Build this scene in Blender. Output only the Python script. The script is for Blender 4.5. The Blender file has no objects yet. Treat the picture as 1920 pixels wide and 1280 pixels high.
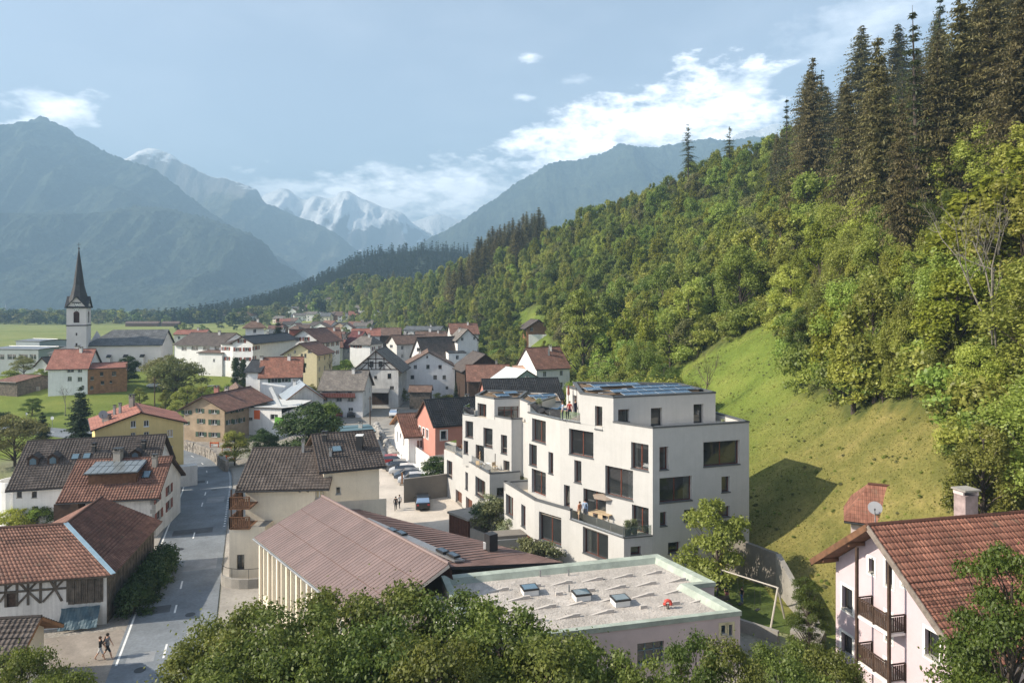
import bpy, bmesh, math, random
import numpy as np
from mathutils import Vector, Matrix
random.seed(7); RNG = np.random.default_rng(11)
R = math.radians
SC = bpy.context.scene; COL = SC.collection

# ------------------------------------------------------------------ camera, sky, sun, exposure
F, HZ, CAMZ = 1280.0, 570.0, 25.0          # focal length and horizon in photo pixels, camera height in metres
cam = bpy.data.cameras.new('camera'); cam_o = bpy.data.objects.new('camera', cam); COL.objects.link(cam_o)
cam.sensor_width = 36; cam.lens = 24; cam.shift_y = -70/1920; cam.clip_start = 0.5; cam.clip_end = 30000
cam_o.location = (0, 0, CAMZ); cam_o.rotation_euler = (R(90), 0, 0); SC.camera = cam_o
SUN = Vector((-0.972, -0.235, 0)).normalized(); SUN_EL = 34.0
SUNV = Vector((SUN.x*math.cos(R(SUN_EL)), SUN.y*math.cos(R(SUN_EL)), math.sin(R(SUN_EL))))
sl = bpy.data.lights.new('sun', 'SUN'); sl.energy = 4.2; sl.angle = R(0.53); sl.color = (1.0, 0.90, 0.75)
so = bpy.data.objects.new('sun', sl); COL.objects.link(so); so.rotation_euler = SUNV.to_track_quat('Z', 'Y').to_euler()
W = bpy.data.worlds.new('World'); SC.world = W; W.use_nodes = True
SC.view_settings.view_transform = 'Standard'; SC.view_settings.look = 'None'; SC.view_settings.exposure = 1.08
SC.view_settings.gamma = 1.0; SC.view_settings.use_curve_mapping = False
SC.render.engine = 'CYCLES'; SC.cycles.use_denoising = True
SC.cycles.max_bounces = 5; SC.cycles.diffuse_bounces = 2; SC.cycles.glossy_bounces = 2
SC.cycles.transmission_bounces = 3; SC.cycles.transparent_max_bounces = 6; SC.cycles.volume_bounces = 0
SC.cycles.sample_clamp_indirect = 4; SC.cycles.caustics_reflective = False; SC.cycles.caustics_refractive = False

def sky_world():
    nt = W.node_tree; N = nt.nodes; L = nt.links; N.clear()
    out = N.new('ShaderNodeOutputWorld'); bg = N.new('ShaderNodeBackground'); bg.inputs['Strength'].default_value = 0.15
    sk = N.new('ShaderNodeTexSky'); sk.sky_type = 'NISHITA'; sk.sun_disc = False
    sk.sun_elevation = R(SUN_EL); sk.sun_rotation = math.atan2(SUNV.x, SUNV.y)
    sk.altitude = 600; sk.air_density = 1.0; sk.dust_density = 1.6; sk.ozone_density = 1.5
    tc = N.new('ShaderNodeTexCoord'); sep = N.new('ShaderNodeSeparateXYZ'); L.new(tc.outputs['Generated'], sep.inputs[0])
    def m(op, a, b=None, c=None, clamp=False):
        n = N.new('ShaderNodeMath'); n.operation = op; n.use_clamp = clamp
        for i, v in enumerate((a, b, c)):
            if v is None: continue
            if isinstance(v, (int, float)): n.inputs[i].default_value = v
            else: L.new(v, n.inputs[i])
        return n.outputs[0]
    x, y, z = sep.outputs
    az = m('ARCTAN2', x, y); el = m('ARCSINE', z)
    cmb = N.new('ShaderNodeCombineXYZ'); L.new(az, cmb.inputs[0]); L.new(m('MULTIPLY', el, 2.2), cmb.inputs[1])
    def noise(scale, detail, rough, off):
        mp = N.new('ShaderNodeVectorMath'); mp.operation = 'ADD'; L.new(cmb.outputs[0], mp.inputs[0]); mp.inputs[1].default_value = (off, off*.7, off*.3)
        n = N.new('ShaderNodeTexNoise'); n.inputs['Scale'].default_value = scale; n.inputs['Detail'].default_value = detail
        n.inputs['Roughness'].default_value = rough; L.new(mp.outputs[0], n.inputs['Vector']); return n.outputs['Fac']
    n1 = noise(13, 8, .6, 3.1); n2 = noise(42, 7, .62, 9.4); nw = noise(4.2, 5, .55, 21.0)
    edge = m('ADD', m('MULTIPLY', m('SUBTRACT', n1, .5), 2.6), m('MULTIPLY', m('SUBTRACT', n2, .5), 1.3))
    def blob(px, py, rx, ry, soft, amp=1.0, tilt=0.0):
        ax = math.atan((px-960)/F); ey = math.atan((HZ-py)/F*math.cos(ax))
        dx = m('SUBTRACT', az, ax); dy = m('SUBTRACT', el, ey)
        c, s = math.cos(tilt), math.sin(tilt)
        xx = m('ADD', m('MULTIPLY', dx, c), m('MULTIPLY', dy, s)); yy = m('SUBTRACT', m('MULTIPLY', dy, c), m('MULTIPLY', dx, s))
        r = m('SQRT', m('ADD', m('POWER', m('ABSOLUTE', m('DIVIDE', xx, rx/F)), 2), m('POWER', m('ABSOLUTE', m('DIVIDE', yy, ry/F)), 2)))
        f = m('SUBTRACT', m('ADD', 1.0, edge), r)
        return m('MULTIPLY', m('DIVIDE', f, soft, clamp=True), amp, clamp=True)
    blobs = [blob(1100, 265, 195, 66, .7, 1, .22), blob(1290, 222, 190, 86, .75, 1, .30), blob(1040, 275, 95, 30, .6, .9),
             blob(1375, 170, 105, 50, .9, .75, .1), blob(720, 376, 280, 52, .8, 1), blob(840, 352, 190, 52, .9, .9), blob(560, 352, 130, 20, .8, .65),
             blob(105, 200, 75, 34, .9, .85, .25), blob(25, 238, 75, 16, .8, .9, .5), blob(992, 106, 26, 11, .9, .55),
             blob(985, 183, 22, 8, .9, .45), blob(1650, 30, 200, 60, 1.2, .28, .2), blob(1085, 150, 30, 10, 1., .3)]
    tot = blobs[0]
    for b in blobs[1:]: tot = m('MAXIMUM', tot, b)
    cirrus = m('MULTIPLY', m('MULTIPLY', m('SUBTRACT', nw, .50), 2.0, clamp=True), .09)
    tot = m('MAXIMUM', tot, cirrus)
    # cloud tops are brighter than their bases
    shade = m('ADD', .80, m('MULTIPLY', n2, .42))
    mix = N.new('ShaderNodeMix'); mix.data_type = 'RGBA'; L.new(tot, mix.inputs['Factor'])
    hsv = N.new('ShaderNodeHueSaturation'); hsv.inputs['Saturation'].default_value = .60; hsv.inputs['Value'].default_value = .76
    L.new(sk.outputs[0], hsv.inputs['Color']); L.new(hsv.outputs[0], mix.inputs['A'])
    cc = N.new('ShaderNodeVectorMath'); cc.operation = 'SCALE'; cc.inputs[0].default_value = (10.5, 10.5, 10.7); L.new(shade, cc.inputs['Scale'])
    L.new(cc.outputs[0], mix.inputs['B'])
    L.new(mix.outputs['Result'], bg.inputs['Color']); L.new(bg.outputs[0], out.inputs['Surface'])
sky_world()

# ------------------------------------------------------------------ photo pixel <-> world
def at(px, py, d): return Vector(((px-960)/F*d, d, CAMZ-(py-HZ)/F*d))
def atz(px, py, z):
    d = (CAMZ-z)*F/(py-HZ); return Vector(((px-960)/F*d, d, z))
def xy(px, d): return Vector(((px-960)/F*d, d))
def pix(p): return (960+p[0]/p[1]*F, HZ+(CAMZ-p[2])/p[1]*F)

# ------------------------------------------------------------------ materials
MATS = {}
def mat(name, col, rough=.85, var=.18, scale=3.0, bump=0.0, bscale=30.0, metal=0.0, spec=.35, col2=None, coords='pos', detail=5.0, fine=0.0, streak=0.0):
    if name in MATS: return MATS[name]
    m = bpy.data.materials.new(name); m.use_nodes = True; nt = m.node_tree; N = nt.nodes; L = nt.links
    b = N['Principled BSDF']; b.inputs['Roughness'].default_value = rough; b.inputs['Metallic'].default_value = metal
    b.inputs['Specular IOR Level'].default_value = spec
    col = tuple(col)
    if var > 0 or bump > 0:
        if coords == 'uv': tc = N.new('ShaderNodeTexCoord').outputs['UV']
        else: tc = N.new('ShaderNodeNewGeometry').outputs['Position']
    if var > 0:
        n = N.new('ShaderNodeTexNoise'); n.inputs['Scale'].default_value = scale; n.inputs['Detail'].default_value = detail; n.inputs['Roughness'].default_value = .62
        L.new(tc, n.inputs['Vector'])
        r = N.new('ShaderNodeValToRGB'); r.color_ramp.elements[0].position = .3; r.color_ramp.elements[1].position = .7
        c2 = col2 or tuple(c*(1-2*var) for c in col)
        r.color_ramp.elements[0].color = (*c2, 1); r.color_ramp.elements[1].color = (*[min(1, c*(1+var*.5)) for c in col], 1)
        L.new(n.outputs['Fac'], r.inputs[0]); last = r.outputs[0]
        if fine > 0:
            n3 = N.new('ShaderNodeTexNoise'); n3.inputs['Scale'].default_value = scale*14; n3.inputs['Detail'].default_value = 3; L.new(tc, n3.inputs['Vector'])
            mr = N.new('ShaderNodeMapRange'); mr.inputs[1].default_value = .3; mr.inputs[2].default_value = .7; mr.inputs[3].default_value = 1-fine; mr.inputs[4].default_value = 1+fine
            L.new(n3.outputs['Fac'], mr.inputs[0])
            mm = N.new('ShaderNodeVectorMath'); mm.operation = 'SCALE'; L.new(last, mm.inputs[0]); L.new(mr.outputs[0], mm.inputs['Scale']); last = mm.outputs[0]
        if streak > 0:   # rain streaks running down the wall
            mp = N.new('ShaderNodeMapping'); mp.inputs['Scale'].default_value = (2.2, 2.2, .12); L.new(tc, mp.inputs['Vector'])
            n5 = N.new('ShaderNodeTexNoise'); n5.inputs['Scale'].default_value = 1.6; n5.inputs['Detail'].default_value = 6; n5.inputs['Roughness'].default_value = .7; L.new(mp.outputs[0], n5.inputs['Vector'])
            m5 = N.new('ShaderNodeMapRange'); m5.inputs[1].default_value = .45; m5.inputs[2].default_value = .75; m5.inputs[3].default_value = 1; m5.inputs[4].default_value = 1-streak; L.new(n5.outputs['Fac'], m5.inputs[0])
            q5 = N.new('ShaderNodeVectorMath'); q5.operation = 'SCALE'; L.new(last, q5.inputs[0]); L.new(m5.outputs[0], q5.inputs['Scale']); last = q5.outputs[0]
        L.new(last, b.inputs['Base Color'])
    else: b.inputs['Base Color'].default_value = (*col, 1)
    if bump > 0:
        n2 = N.new('ShaderNodeTexNoise'); n2.inputs['Scale'].default_value = bscale; n2.inputs['Detail'].default_value = 4; L.new(tc, n2.inputs['Vector'])
        bp = N.new('ShaderNodeBump'); bp.inputs['Strength'].default_value = bump; bp.inputs['Distance'].default_value = .05
        L.new(n2.outputs['Fac'], bp.inputs['Height']); L.new(bp.outputs[0], b.inputs['Normal'])
    MATS[name] = m; return m

def roof_mat(name, col, col2, cw=.3, rh=.38, bump=.6, rough=.8, moss=None):
    """clay or concrete tiles: UV in metres, each tile its own tone, rows stepped by bump"""
    if name in MATS: return MATS[name]
    m = bpy.data.materials.new(name); m.use_nodes = True; nt = m.node_tree; N = nt.nodes; L = nt.links
    b = N['Principled BSDF']; b.inputs['Roughness'].default_value = rough; b.inputs['Specular IOR Level'].default_value = .3
    uv = N.new('ShaderNodeTexCoord').outputs['UV']
    br = N.new('ShaderNodeTexBrick'); br.offset = .0; br.inputs['Scale'].default_value = 1; br.inputs['Brick Width'].default_value = cw; br.inputs['Row Height'].default_value = rh
    br.inputs['Mortar Size'].default_value = .02; br.inputs['Mortar Smooth'].default_value = .6
    br.inputs['Color1'].default_value = (*col, 1); br.inputs['Color2'].default_value = (*col2, 1)
    br.inputs['Mortar'].default_value = (*[c*.45 for c in col], 1); br.inputs['Bias'].default_value = 0
    L.new(uv, br.inputs['Vector'])
    n = N.new('ShaderNodeTexNoise'); n.inputs['Scale'].default_value = .55; n.inputs['Detail'].default_value = 7; n.inputs['Roughness'].default_value = .65; L.new(uv, n.inputs['Vector'])
    mr = N.new('ShaderNodeMapRange'); mr.inputs[1].default_value = .3; mr.inputs[2].default_value = .7; mr.inputs[3].default_value = .62; mr.inputs[4].default_value = 1.28
    L.new(n.outputs['Fac'], mr.inputs[0])
    sc = N.new('ShaderNodeVectorMath'); sc.operation = 'SCALE'; L.new(br.outputs['Color'], sc.inputs[0]); L.new(mr.outputs[0], sc.inputs['Scale'])
    last = sc.outputs[0]
    if moss:
        n4 = N.new('ShaderNodeTexNoise'); n4.inputs['Scale'].default_value = 1.4; n4.inputs['Detail'].default_value = 8; L.new(uv, n4.inputs['Vector'])
        mr2 = N.new('ShaderNodeMapRange'); mr2.inputs[1].default_value = .58; mr2.inputs[2].default_value = .72; mr2.inputs[3].default_value = 0; mr2.inputs[4].default_value = .7; L.new(n4.outputs['Fac'], mr2.inputs[0])
        mx = N.new('ShaderNodeMix'); mx.data_type = 'RGBA'; L.new(mr2.outputs[0], mx.inputs['Factor']); L.new(last, mx.inputs['A']); mx.inputs['B'].default_value = (*moss, 1); last = mx.outputs['Result']
    L.new(last, b.inputs['Base Color'])
    if bump > 0:
        sp = N.new('ShaderNodeSeparateXYZ'); L.new(uv, sp.inputs[0])
        fr = N.new('ShaderNodeMath'); fr.operation = 'FRACT'; dv = N.new('ShaderNodeMath'); dv.operation = 'DIVIDE'; L.new(sp.outputs[1], dv.inputs[0]); dv.inputs[1].default_value = rh; L.new(dv.outputs[0], fr.inputs[0])
        inv = N.new('ShaderNodeMath'); inv.operation = 'SUBTRACT'; inv.inputs[0].default_value = 1; L.new(fr.outputs[0], inv.inputs[1])
        wv = N.new('ShaderNodeMath'); wv.operation = 'SINE'; mu = N.new('ShaderNodeMath'); mu.operation = 'MULTIPLY'; L.new(sp.outputs[0], mu.inputs[0]); mu.inputs[1].default_value = 2*math.pi/cw; L.new(mu.outputs[0], wv.inputs[0])
        ad = N.new('ShaderNodeMath'); ad.operation = 'MULTIPLY_ADD'; L.new(wv.outputs[0], ad.inputs[0]); ad.inputs[1].default_value = .4; L.new(inv.outputs[0], ad.inputs[2])
        bp = N.new('ShaderNodeBump'); bp.inputs['Strength'].default_value = bump; bp.inputs['Distance'].default_value = .06; L.new(ad.outputs[0], bp.inputs['Height']); L.new(bp.outputs[0], b.inputs['Normal'])
    MATS[name] = m; return m

def leaf_mat(name, cols, trans=.35, hue=.03, val=.35):
    """leaves: tone varies leaf by leaf (attribute), clump by clump (noise) and tree by tree"""
    if name in MATS: return MATS[name]
    m = bpy.data.materials.new(name); m.use_nodes = True; nt = m.node_tree; N = nt.nodes; L = nt.links
    out = N['Material Output']; N.remove(N['Principled BSDF'])
    at_ = N.new('ShaderNodeAttribute'); at_.attribute_name = 'rnd'
    oi = N.new('ShaderNodeObjectInfo')
    r = N.new('ShaderNodeValToRGB'); els = r.color_ramp.elements
    while len(els) < len(cols): els.new(.5)
    for i, c in enumerate(cols): els[i].position = i/(len(cols)-1); els[i].color = (*c, 1)
    ge = N.new('ShaderNodeNewGeometry'); nz = N.new('ShaderNodeTexNoise'); nz.inputs['Scale'].default_value = .55; nz.inputs['Detail'].default_value = 4; L.new(ge.outputs['Position'], nz.inputs['Vector'])
    a = N.new('ShaderNodeMath'); a.operation = 'MULTIPLY_ADD'; L.new(at_.outputs['Fac'], a.inputs[0]); a.inputs[1].default_value = .5
    nn = N.new('ShaderNodeMath'); nn.operation = 'MULTIPLY_ADD'; L.new(nz.outputs['Fac'], nn.inputs[0]); nn.inputs[1].default_value = .9; nn.inputs[2].default_value = -.2; L.new(nn.outputs[0], a.inputs[2])
    L.new(a.outputs[0], r.inputs[0])
    hs = N.new('ShaderNodeHueSaturation'); L.new(r.outputs[0], hs.inputs['Color'])
    h = N.new('ShaderNodeMapRange'); h.inputs[3].default_value = .5-hue; h.inputs[4].default_value = .5+hue; L.new(oi.outputs['Random'], h.inputs[0]); L.new(h.outputs[0], hs.inputs['Hue'])
    rr = N.new('ShaderNodeMath'); rr.operation = 'FRACT'; rm = N.new('ShaderNodeMath'); rm.operation = 'MULTIPLY'; L.new(oi.outputs['Random'], rm.inputs[0]); rm.inputs[1].default_value = 7.31; L.new(rm.outputs[0], rr.inputs[0])
    v = N.new('ShaderNodeMapRange'); v.inputs[3].default_value = 1-val; v.inputs[4].default_value = 1+val; L.new(rr.outputs[0], v.inputs[0]); L.new(v.outputs[0], hs.inputs['Value'])
    d = N.new('ShaderNodeBsdfDiffuse'); t = N.new('ShaderNodeBsdfTranslucent'); g = N.new('ShaderNodeBsdfGlossy'); g.inputs['Roughness'].default_value = .5
    L.new(hs.outputs[0], d.inputs[0]); L.new(hs.outputs[0], t.inputs[0]); g.inputs['Color'].default_value = (.5, .5, .5, 1)
    mx = N.new('ShaderNodeMixShader'); mx.inputs[0].default_value = trans; L.new(d.outputs[0], mx.inputs[1]); L.new(t.outputs[0], mx.inputs[2])
    mg = N.new('ShaderNodeMixShader'); mg.inputs[0].default_value = .04; L.new(mx.outputs[0], mg.inputs[1]); L.new(g.outputs[0], mg.inputs[2])
    L.new(mg.outputs[0], out.inputs['Surface']); MATS[name] = m; return m

def glass_mat(name, tint=(.02, .025, .03), transp=.45, rough=.03):
    if name in MATS: return MATS[name]
    m = bpy.data.materials.new(name); m.use_nodes = True; nt = m.node_tree; N = nt.nodes; L = nt.links
    out = N['Material Output']; N.remove(N['Principled BSDF'])
    g = N.new('ShaderNodeBsdfGlossy'); g.inputs['Roughness'].default_value = rough; g.inputs['Color'].default_value = (.9, .95, 1, 1)
    d = N.new('ShaderNodeBsdfDiffuse'); d.inputs[0].default_value = (*tint, 1); tr = N.new('ShaderNodeBsdfTransparent'); tr.inputs[0].default_value = (.82, .86, .86, 1)
    fr = N.new('ShaderNodeFresnel'); fr.inputs['IOR'].default_value = 1.5
    a = N.new('ShaderNodeMixShader'); a.inputs[0].default_value = transp; L.new(d.outputs[0], a.inputs[1]); L.new(tr.outputs[0], a.inputs[2])
    b = N.new('ShaderNodeMixShader'); mx = N.new('ShaderNodeMath'); mx.operation = 'MULTIPLY_ADD'; L.new(fr.outputs[0], mx.inputs[0]); mx.inputs[1].default_value = 1.3; mx.inputs[2].default_value = .05
    L.new(mx.outputs[0], b.inputs[0]); L.new(a.outputs[0], b.inputs[1]); L.new(g.outputs[0], b.inputs[2])
    L.new(b.outputs[0], out.inputs['Surface']); MATS[name] = m; return m

# ------------------------------------------------------------------ mesh builder
class MB:
    def __init__(s): s.v = []; s.f = []; s.m = []; s.uv = []; s.mats = []; s.smooth = False
    def mi(s, m):
        if m not in s.mats: s.mats.append(m)
        return s.mats.index(m)
    def face(s, pts, m, uvs=None):
        i = len(s.v); s.v.extend([tuple(p) for p in pts]); s.f.append(list(range(i, i+len(pts)))); s.m.append(s.mi(m))
        s.uv.extend(uvs if uvs else [(0, 0)]*len(pts)); return s
    def box(s, O, U, V, Wd, m):
        """box from corner O along the edge vectors U, V, Wd (right handed)"""
        O, U, V, Wd = map(Vector, (O, U, V, Wd))
        p = [O, O+U, O+U+V, O+V, O+Wd, O+U+Wd, O+U+V+Wd, O+V+Wd]
        lu, lv, lw = U.length, V.length, Wd.length
        for idx, a, b in (((3, 2, 1, 0), lu, lv), ((4, 5, 6, 7), lu, lv), ((0, 1, 5, 4), lu, lw), ((1, 2, 6, 5), lv, lw), ((2, 3, 7, 6), lu, lw), ((3, 0, 4, 7), lv, lw)):
            s.face([p[i] for i in idx], m, [(0, 0), (a, 0), (a, b), (0, b)])
        return s
    def cbox(s, c, sx, sy, sz, m, rz=0.0):
        c = Vector(c); q = Matrix.Rotation(rz, 3, 'Z'); U = q@Vector((sx, 0, 0)); V = q@Vector((0, sy, 0)); Z = Vector((0, 0, sz))
        return s.box(c-U/2-V/2-Z/2, U, V, Z, m)
    def beam(s, a, b, w, h, m, up=Vector((0, 0, 1))):
        a, b = Vector(a), Vector(b); d = b-a; x = d.cross(up)
        if x.length < 1e-5: x = d.cross(Vector((0, 1, 0)))
        x.normalize(); y = x.cross(d).normalized()
        return s.box(a-x*w/2-y*h/2, d, x*w, y*h, m) if d.cross(x).dot(y) > 0 else s.box(a+x*w/2-y*h/2, d, -x*w, y*h, m)
    def prism(s, poly, z0, z1, m, mtop=None, bottom=False, sides=True):
        n = len(poly); ar = sum(poly[i][0]*poly[(i+1) % n][1]-poly[(i+1) % n][0]*poly[i][1] for i in range(n))
        if ar < 0: poly = poly[::-1]
        zz0 = z0 if callable(z0) else (lambda p: z0); zz1 = z1 if callable(z1) else (lambda p: z1)
        if sides:
            for i in range(n):
                a, b = poly[i], poly[(i+1) % n]; l = math.hypot(b[0]-a[0], b[1]-a[1])
                s.face([(a[0], a[1], zz0(a)), (b[0], b[1], zz0(b)), (b[0], b[1], zz1(b)), (a[0], a[1], zz1(a))], m, [(0, 0), (l, 0), (l, 3), (0, 3)])
        s.face([(p[0], p[1], zz1(p)) for p in poly], mtop or m, [(p[0], p[1]) for p in poly])
        if bottom: s.face([(p[0], p[1], zz0(p)) for p in poly[::-1]], m)
        return s
    def tube(s, pts, rad, m, n=6, cap=True):
        pts = [Vector(p) for p in pts]; rs = rad if isinstance(rad, (list, tuple)) else [rad]*len(pts)
        rings = []
        for i, p in enumerate(pts):
            d = (pts[min(i+1, len(pts)-1)]-pts[max(i-1, 0)]).normalized()
            x = d.cross(Vector((0, 0, 1)) if abs(d.z) < .95 else Vector((1, 0, 0))).normalized(); y = d.cross(x)
            rings.append([p+(x*math.cos(2*math.pi*k/n)+y*math.sin(2*math.pi*k/n))*rs[i] for k in range(n)])
        base = len(s.v)
        for r in rings: s.v.extend([tuple(q) for q in r])
        for i in range(len(pts)-1):
            for k in range(n):
                a = base+i*n+k; b = base+i*n+(k+1) % n
                s.f.append([a, b, b+n, a+n]); s.m.append(s.mi(m)); s.uv.extend([(0, 0)]*4)
        if cap:
            s.f.append([base+k for k in range(n)][::-1]); s.m.append(s.mi(m)); s.uv.extend([(0, 0)]*n)
            e = base+(len(pts)-1)*n; s.f.append([e+k for k in range(n)]); s.m.append(s.mi(m)); s.uv.extend([(0, 0)]*n)
        return s
    def lathe(s, c, prof, m, n=12, axis='Z', squash=1.0):
        c = Vector(c); base = len(s.v)
        for r, h in prof:
            for k in range(n):
                a = 2*math.pi*k/n; q = (r*math.cos(a), r*math.sin(a)*squash, h)
                if axis == 'X': q = (q[2], q[0], q[1])
                if axis == 'Y': q = (q[0], q[2], q[1])
                s.v.append(tuple(c+Vector(q)))
        for i in range(len(prof)-1):
            for k in range(n):
                a = base+i*n+k; b = base+i*n+(k+1) % n
                s.f.append([a, b, b+n, a+n]); s.m.append(s.mi(m)); s.uv.extend([(0, 0)]*4)
        e = base+(len(prof)-1)*n
        s.f.append([e+k for k in range(n)]); s.m.append(s.mi(m)); s.uv.extend([(0, 0)]*n)
        return s
    def build(s, name, parent=None, smooth=False, **props):
        me = bpy.data.meshes.new(name); me.from_pydata(s.v, [], s.f)
        for m in s.mats: me.materials.append(m)
        me.polygons.foreach_set('material_index', s.m)
        l = me.uv_layers.new(name='UVMap'); l.data.foreach_set('uv', [c for q in s.uv for c in q])
        if smooth or s.smooth: me.polygons.foreach_set('use_smooth', [True]*len(s.f))
        me.update(); return link(name, me, parent, **props)
def link(name, data, parent=None, **props):
    o = bpy.data.objects.new(name, data); COL.objects.link(o)
    if parent: o.parent = parent
    for k, v in props.items(): o[k] = v
    return o
def thing(name, label, cat, group=None, loc=(0, 0, 0), rz=0.0):
    o = link(name, None, None, label=label, category=cat); o.location = loc; o.rotation_euler = (0, 0, rz); o.empty_display_size = .3
    if group: o['group'] = group
    return o
def copy_tree(o, parent=None):
    c = o.copy(); COL.objects.link(c); c.parent = parent
    for ch in o.children: copy_tree(ch, c)
    return c
def np_mesh(name, V, Fq, mats, mi=None, rnd=None, smooth=False, uv=None):
    me = bpy.data.meshes.new(name); k = Fq.shape[1]
    me.vertices.add(len(V)); me.vertices.foreach_set('co', V.astype(np.float32).ravel())
    me.loops.add(Fq.size); me.loops.foreach_set('vertex_index', Fq.astype(np.int32).ravel())
    me.polygons.add(len(Fq)); me.polygons.foreach_set('loop_start', np.arange(0, Fq.size, k, dtype=np.int32)); me.polygons.foreach_set('loop_total', np.full(len(Fq), k, dtype=np.int32))
    for m in mats: me.materials.append(m)
    if mi is not None: me.polygons.foreach_set('material_index', mi.astype(np.int32))
    if smooth: me.polygons.foreach_set('use_smooth', np.ones(len(Fq), bool))
    if rnd is not None:
        a = me.attributes.new('rnd', 'FLOAT', 'POINT'); a.data.foreach_set('value', rnd.astype(np.float32))
    me.update(calc_edges=True); me.validate(); return me

def clip_poly(poly, a, b, c):
    """keep the side a*x+b*y<=c of a 2D polygon"""
    out = []
    for i in range(len(poly)):
        p, q = poly[i], poly[(i+1) % len(poly)]; dp = a*p[0]+b*p[1]-c; dq = a*q[0]+b*q[1]-c
        if dp <= 1e-9: out.append(p)
        if (dp < -1e-9 and dq > 1e-9) or (dp > 1e-9 and dq < -1e-9):
            t = dp/(dp-dq); out.append((p[0]+(q[0]-p[0])*t, p[1]+(q[1]-p[1])*t))
    return out if len(out) > 2 else []
def in_poly(x, y, poly):
    r = False; j = len(poly)-1
    for i in range(len(poly)):
        if (poly[i][1] > y) != (poly[j][1] > y) and x < (poly[j][0]-poly[i][0])*(y-poly[i][1])/(poly[j][1]-poly[i][1])+poly[i][0]: r = not r
        j = i
    return r

# ------------------------------------------------------------------ terrain
def sstep(a, b, x):
    t = np.clip((np.asarray(x, float)-a)/(b-a), 0, 1); return t*t*(3-2*t)
_perm = RNG.permutation(512)
_grad = RNG.uniform(-1, 1, 512)
def vnoise(x, y):
    x = np.asarray(x, float); y = np.asarray(y, float); xi = np.floor(x).astype(int); yi = np.floor(y).astype(int); fx = x-xi; fy = y-yi
    fx = fx*fx*(3-2*fx); fy = fy*fy*(3-2*fy)
    h = lambda a, b: _grad[(_perm[a & 511]+b) & 511]
    return (h(xi, yi)*(1-fx)+h(xi+1, yi)*fx)*(1-fy)+(h(xi, yi+1)*(1-fx)+h(xi+1, yi+1)*fx)*fy
def fbm(x, y, o=5, g=.5, l=2.03):
    r = 0; a = 1
    for k in range(o): r = r+a*vnoise(x+17.3*k, y-9.1*k); x = x*l; y = y*l; a *= g
    return r
def ridged(x, y, o=5, g=.5):
    r = 0; a = 1
    for k in range(o): r = r+a*(1-2*np.abs(vnoise(x+13.7*k, y+5.3*k))); x = x*2.05; y = y*2.05; a *= g
    return r
FOOT_Y = [0, 30, 40, 46, 52, 60, 75, 90, 120, 190, 238, 290, 400, 640, 1000, 1600, 3000]
FOOT_X = [33, 31, 28, 23.5, 19.5, 18.8, 18.5, 17, 14, 9, 2, -19, -65, -165, -330, -640, -1500]
def ground(x, y):
    x = np.asarray(x, float); y = np.asarray(y, float)
    z = 3.0*sstep(-4, 11, x)*(1-sstep(120, 200, y))*sstep(20, 45, y)
    r = np.sqrt(((x+112)/66)**2+((y-205)/64)**2); kn = 4.6*(1-sstep(.38, 1.0, r))
    vm = 5.2*sstep(166, 190, y)*(1-sstep(232, 300, y))*(1-sstep(-52, -34, x))*sstep(-150, -120, x)
    z = z+np.maximum(kn, vm)+22*sstep(400, 900, y)*np.exp(-((x+.25*y)/(.11*np.maximum(y, 1)))**2)
    xf = np.interp(y, FOOT_Y, FOOT_X); t = x-xf
    slope = np.interp(y, [0, 55, 80, 120, 300, 700], [.78, .80, .74, .72, .74, .62])
    ht = np.interp(y, [0, 60, 100, 160, 290, 420, 640, 1000, 1500], [62, 66, 72, 82, 84, 62, 30, 14, 8])
    tt = np.where(t > 8, t-3, np.where(t > 0, t*t*.0390625+t*.3125, 0)*1.0)
    h = slope*tt
    h = np.where(h < ht*.8, h, ht*.8+(1-np.exp(-(h-ht*.8)/(ht*.35)))*ht*.35)
    n = (fbm(x*.06, y*.06, 4)*1.3+fbm(x*.16+3, y*.16, 2)*.45)*sstep(4, 25, t)+fbm(x*.3+5, y*.3, 2)*.22*sstep(1, 8, t)
    return z+h+n
def gz(x, y): return float(ground(x, y))
def ray_ground(px, py, d0=20, d1=2000):
    u = (px-960)/F; v = (HZ-py)/F; d = d0
    while d < d1:
        if CAMZ+v*d < gz(u*d, d): break
        d *= 1.01
    return Vector((u*d, d, gz(u*d, d)))
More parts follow.
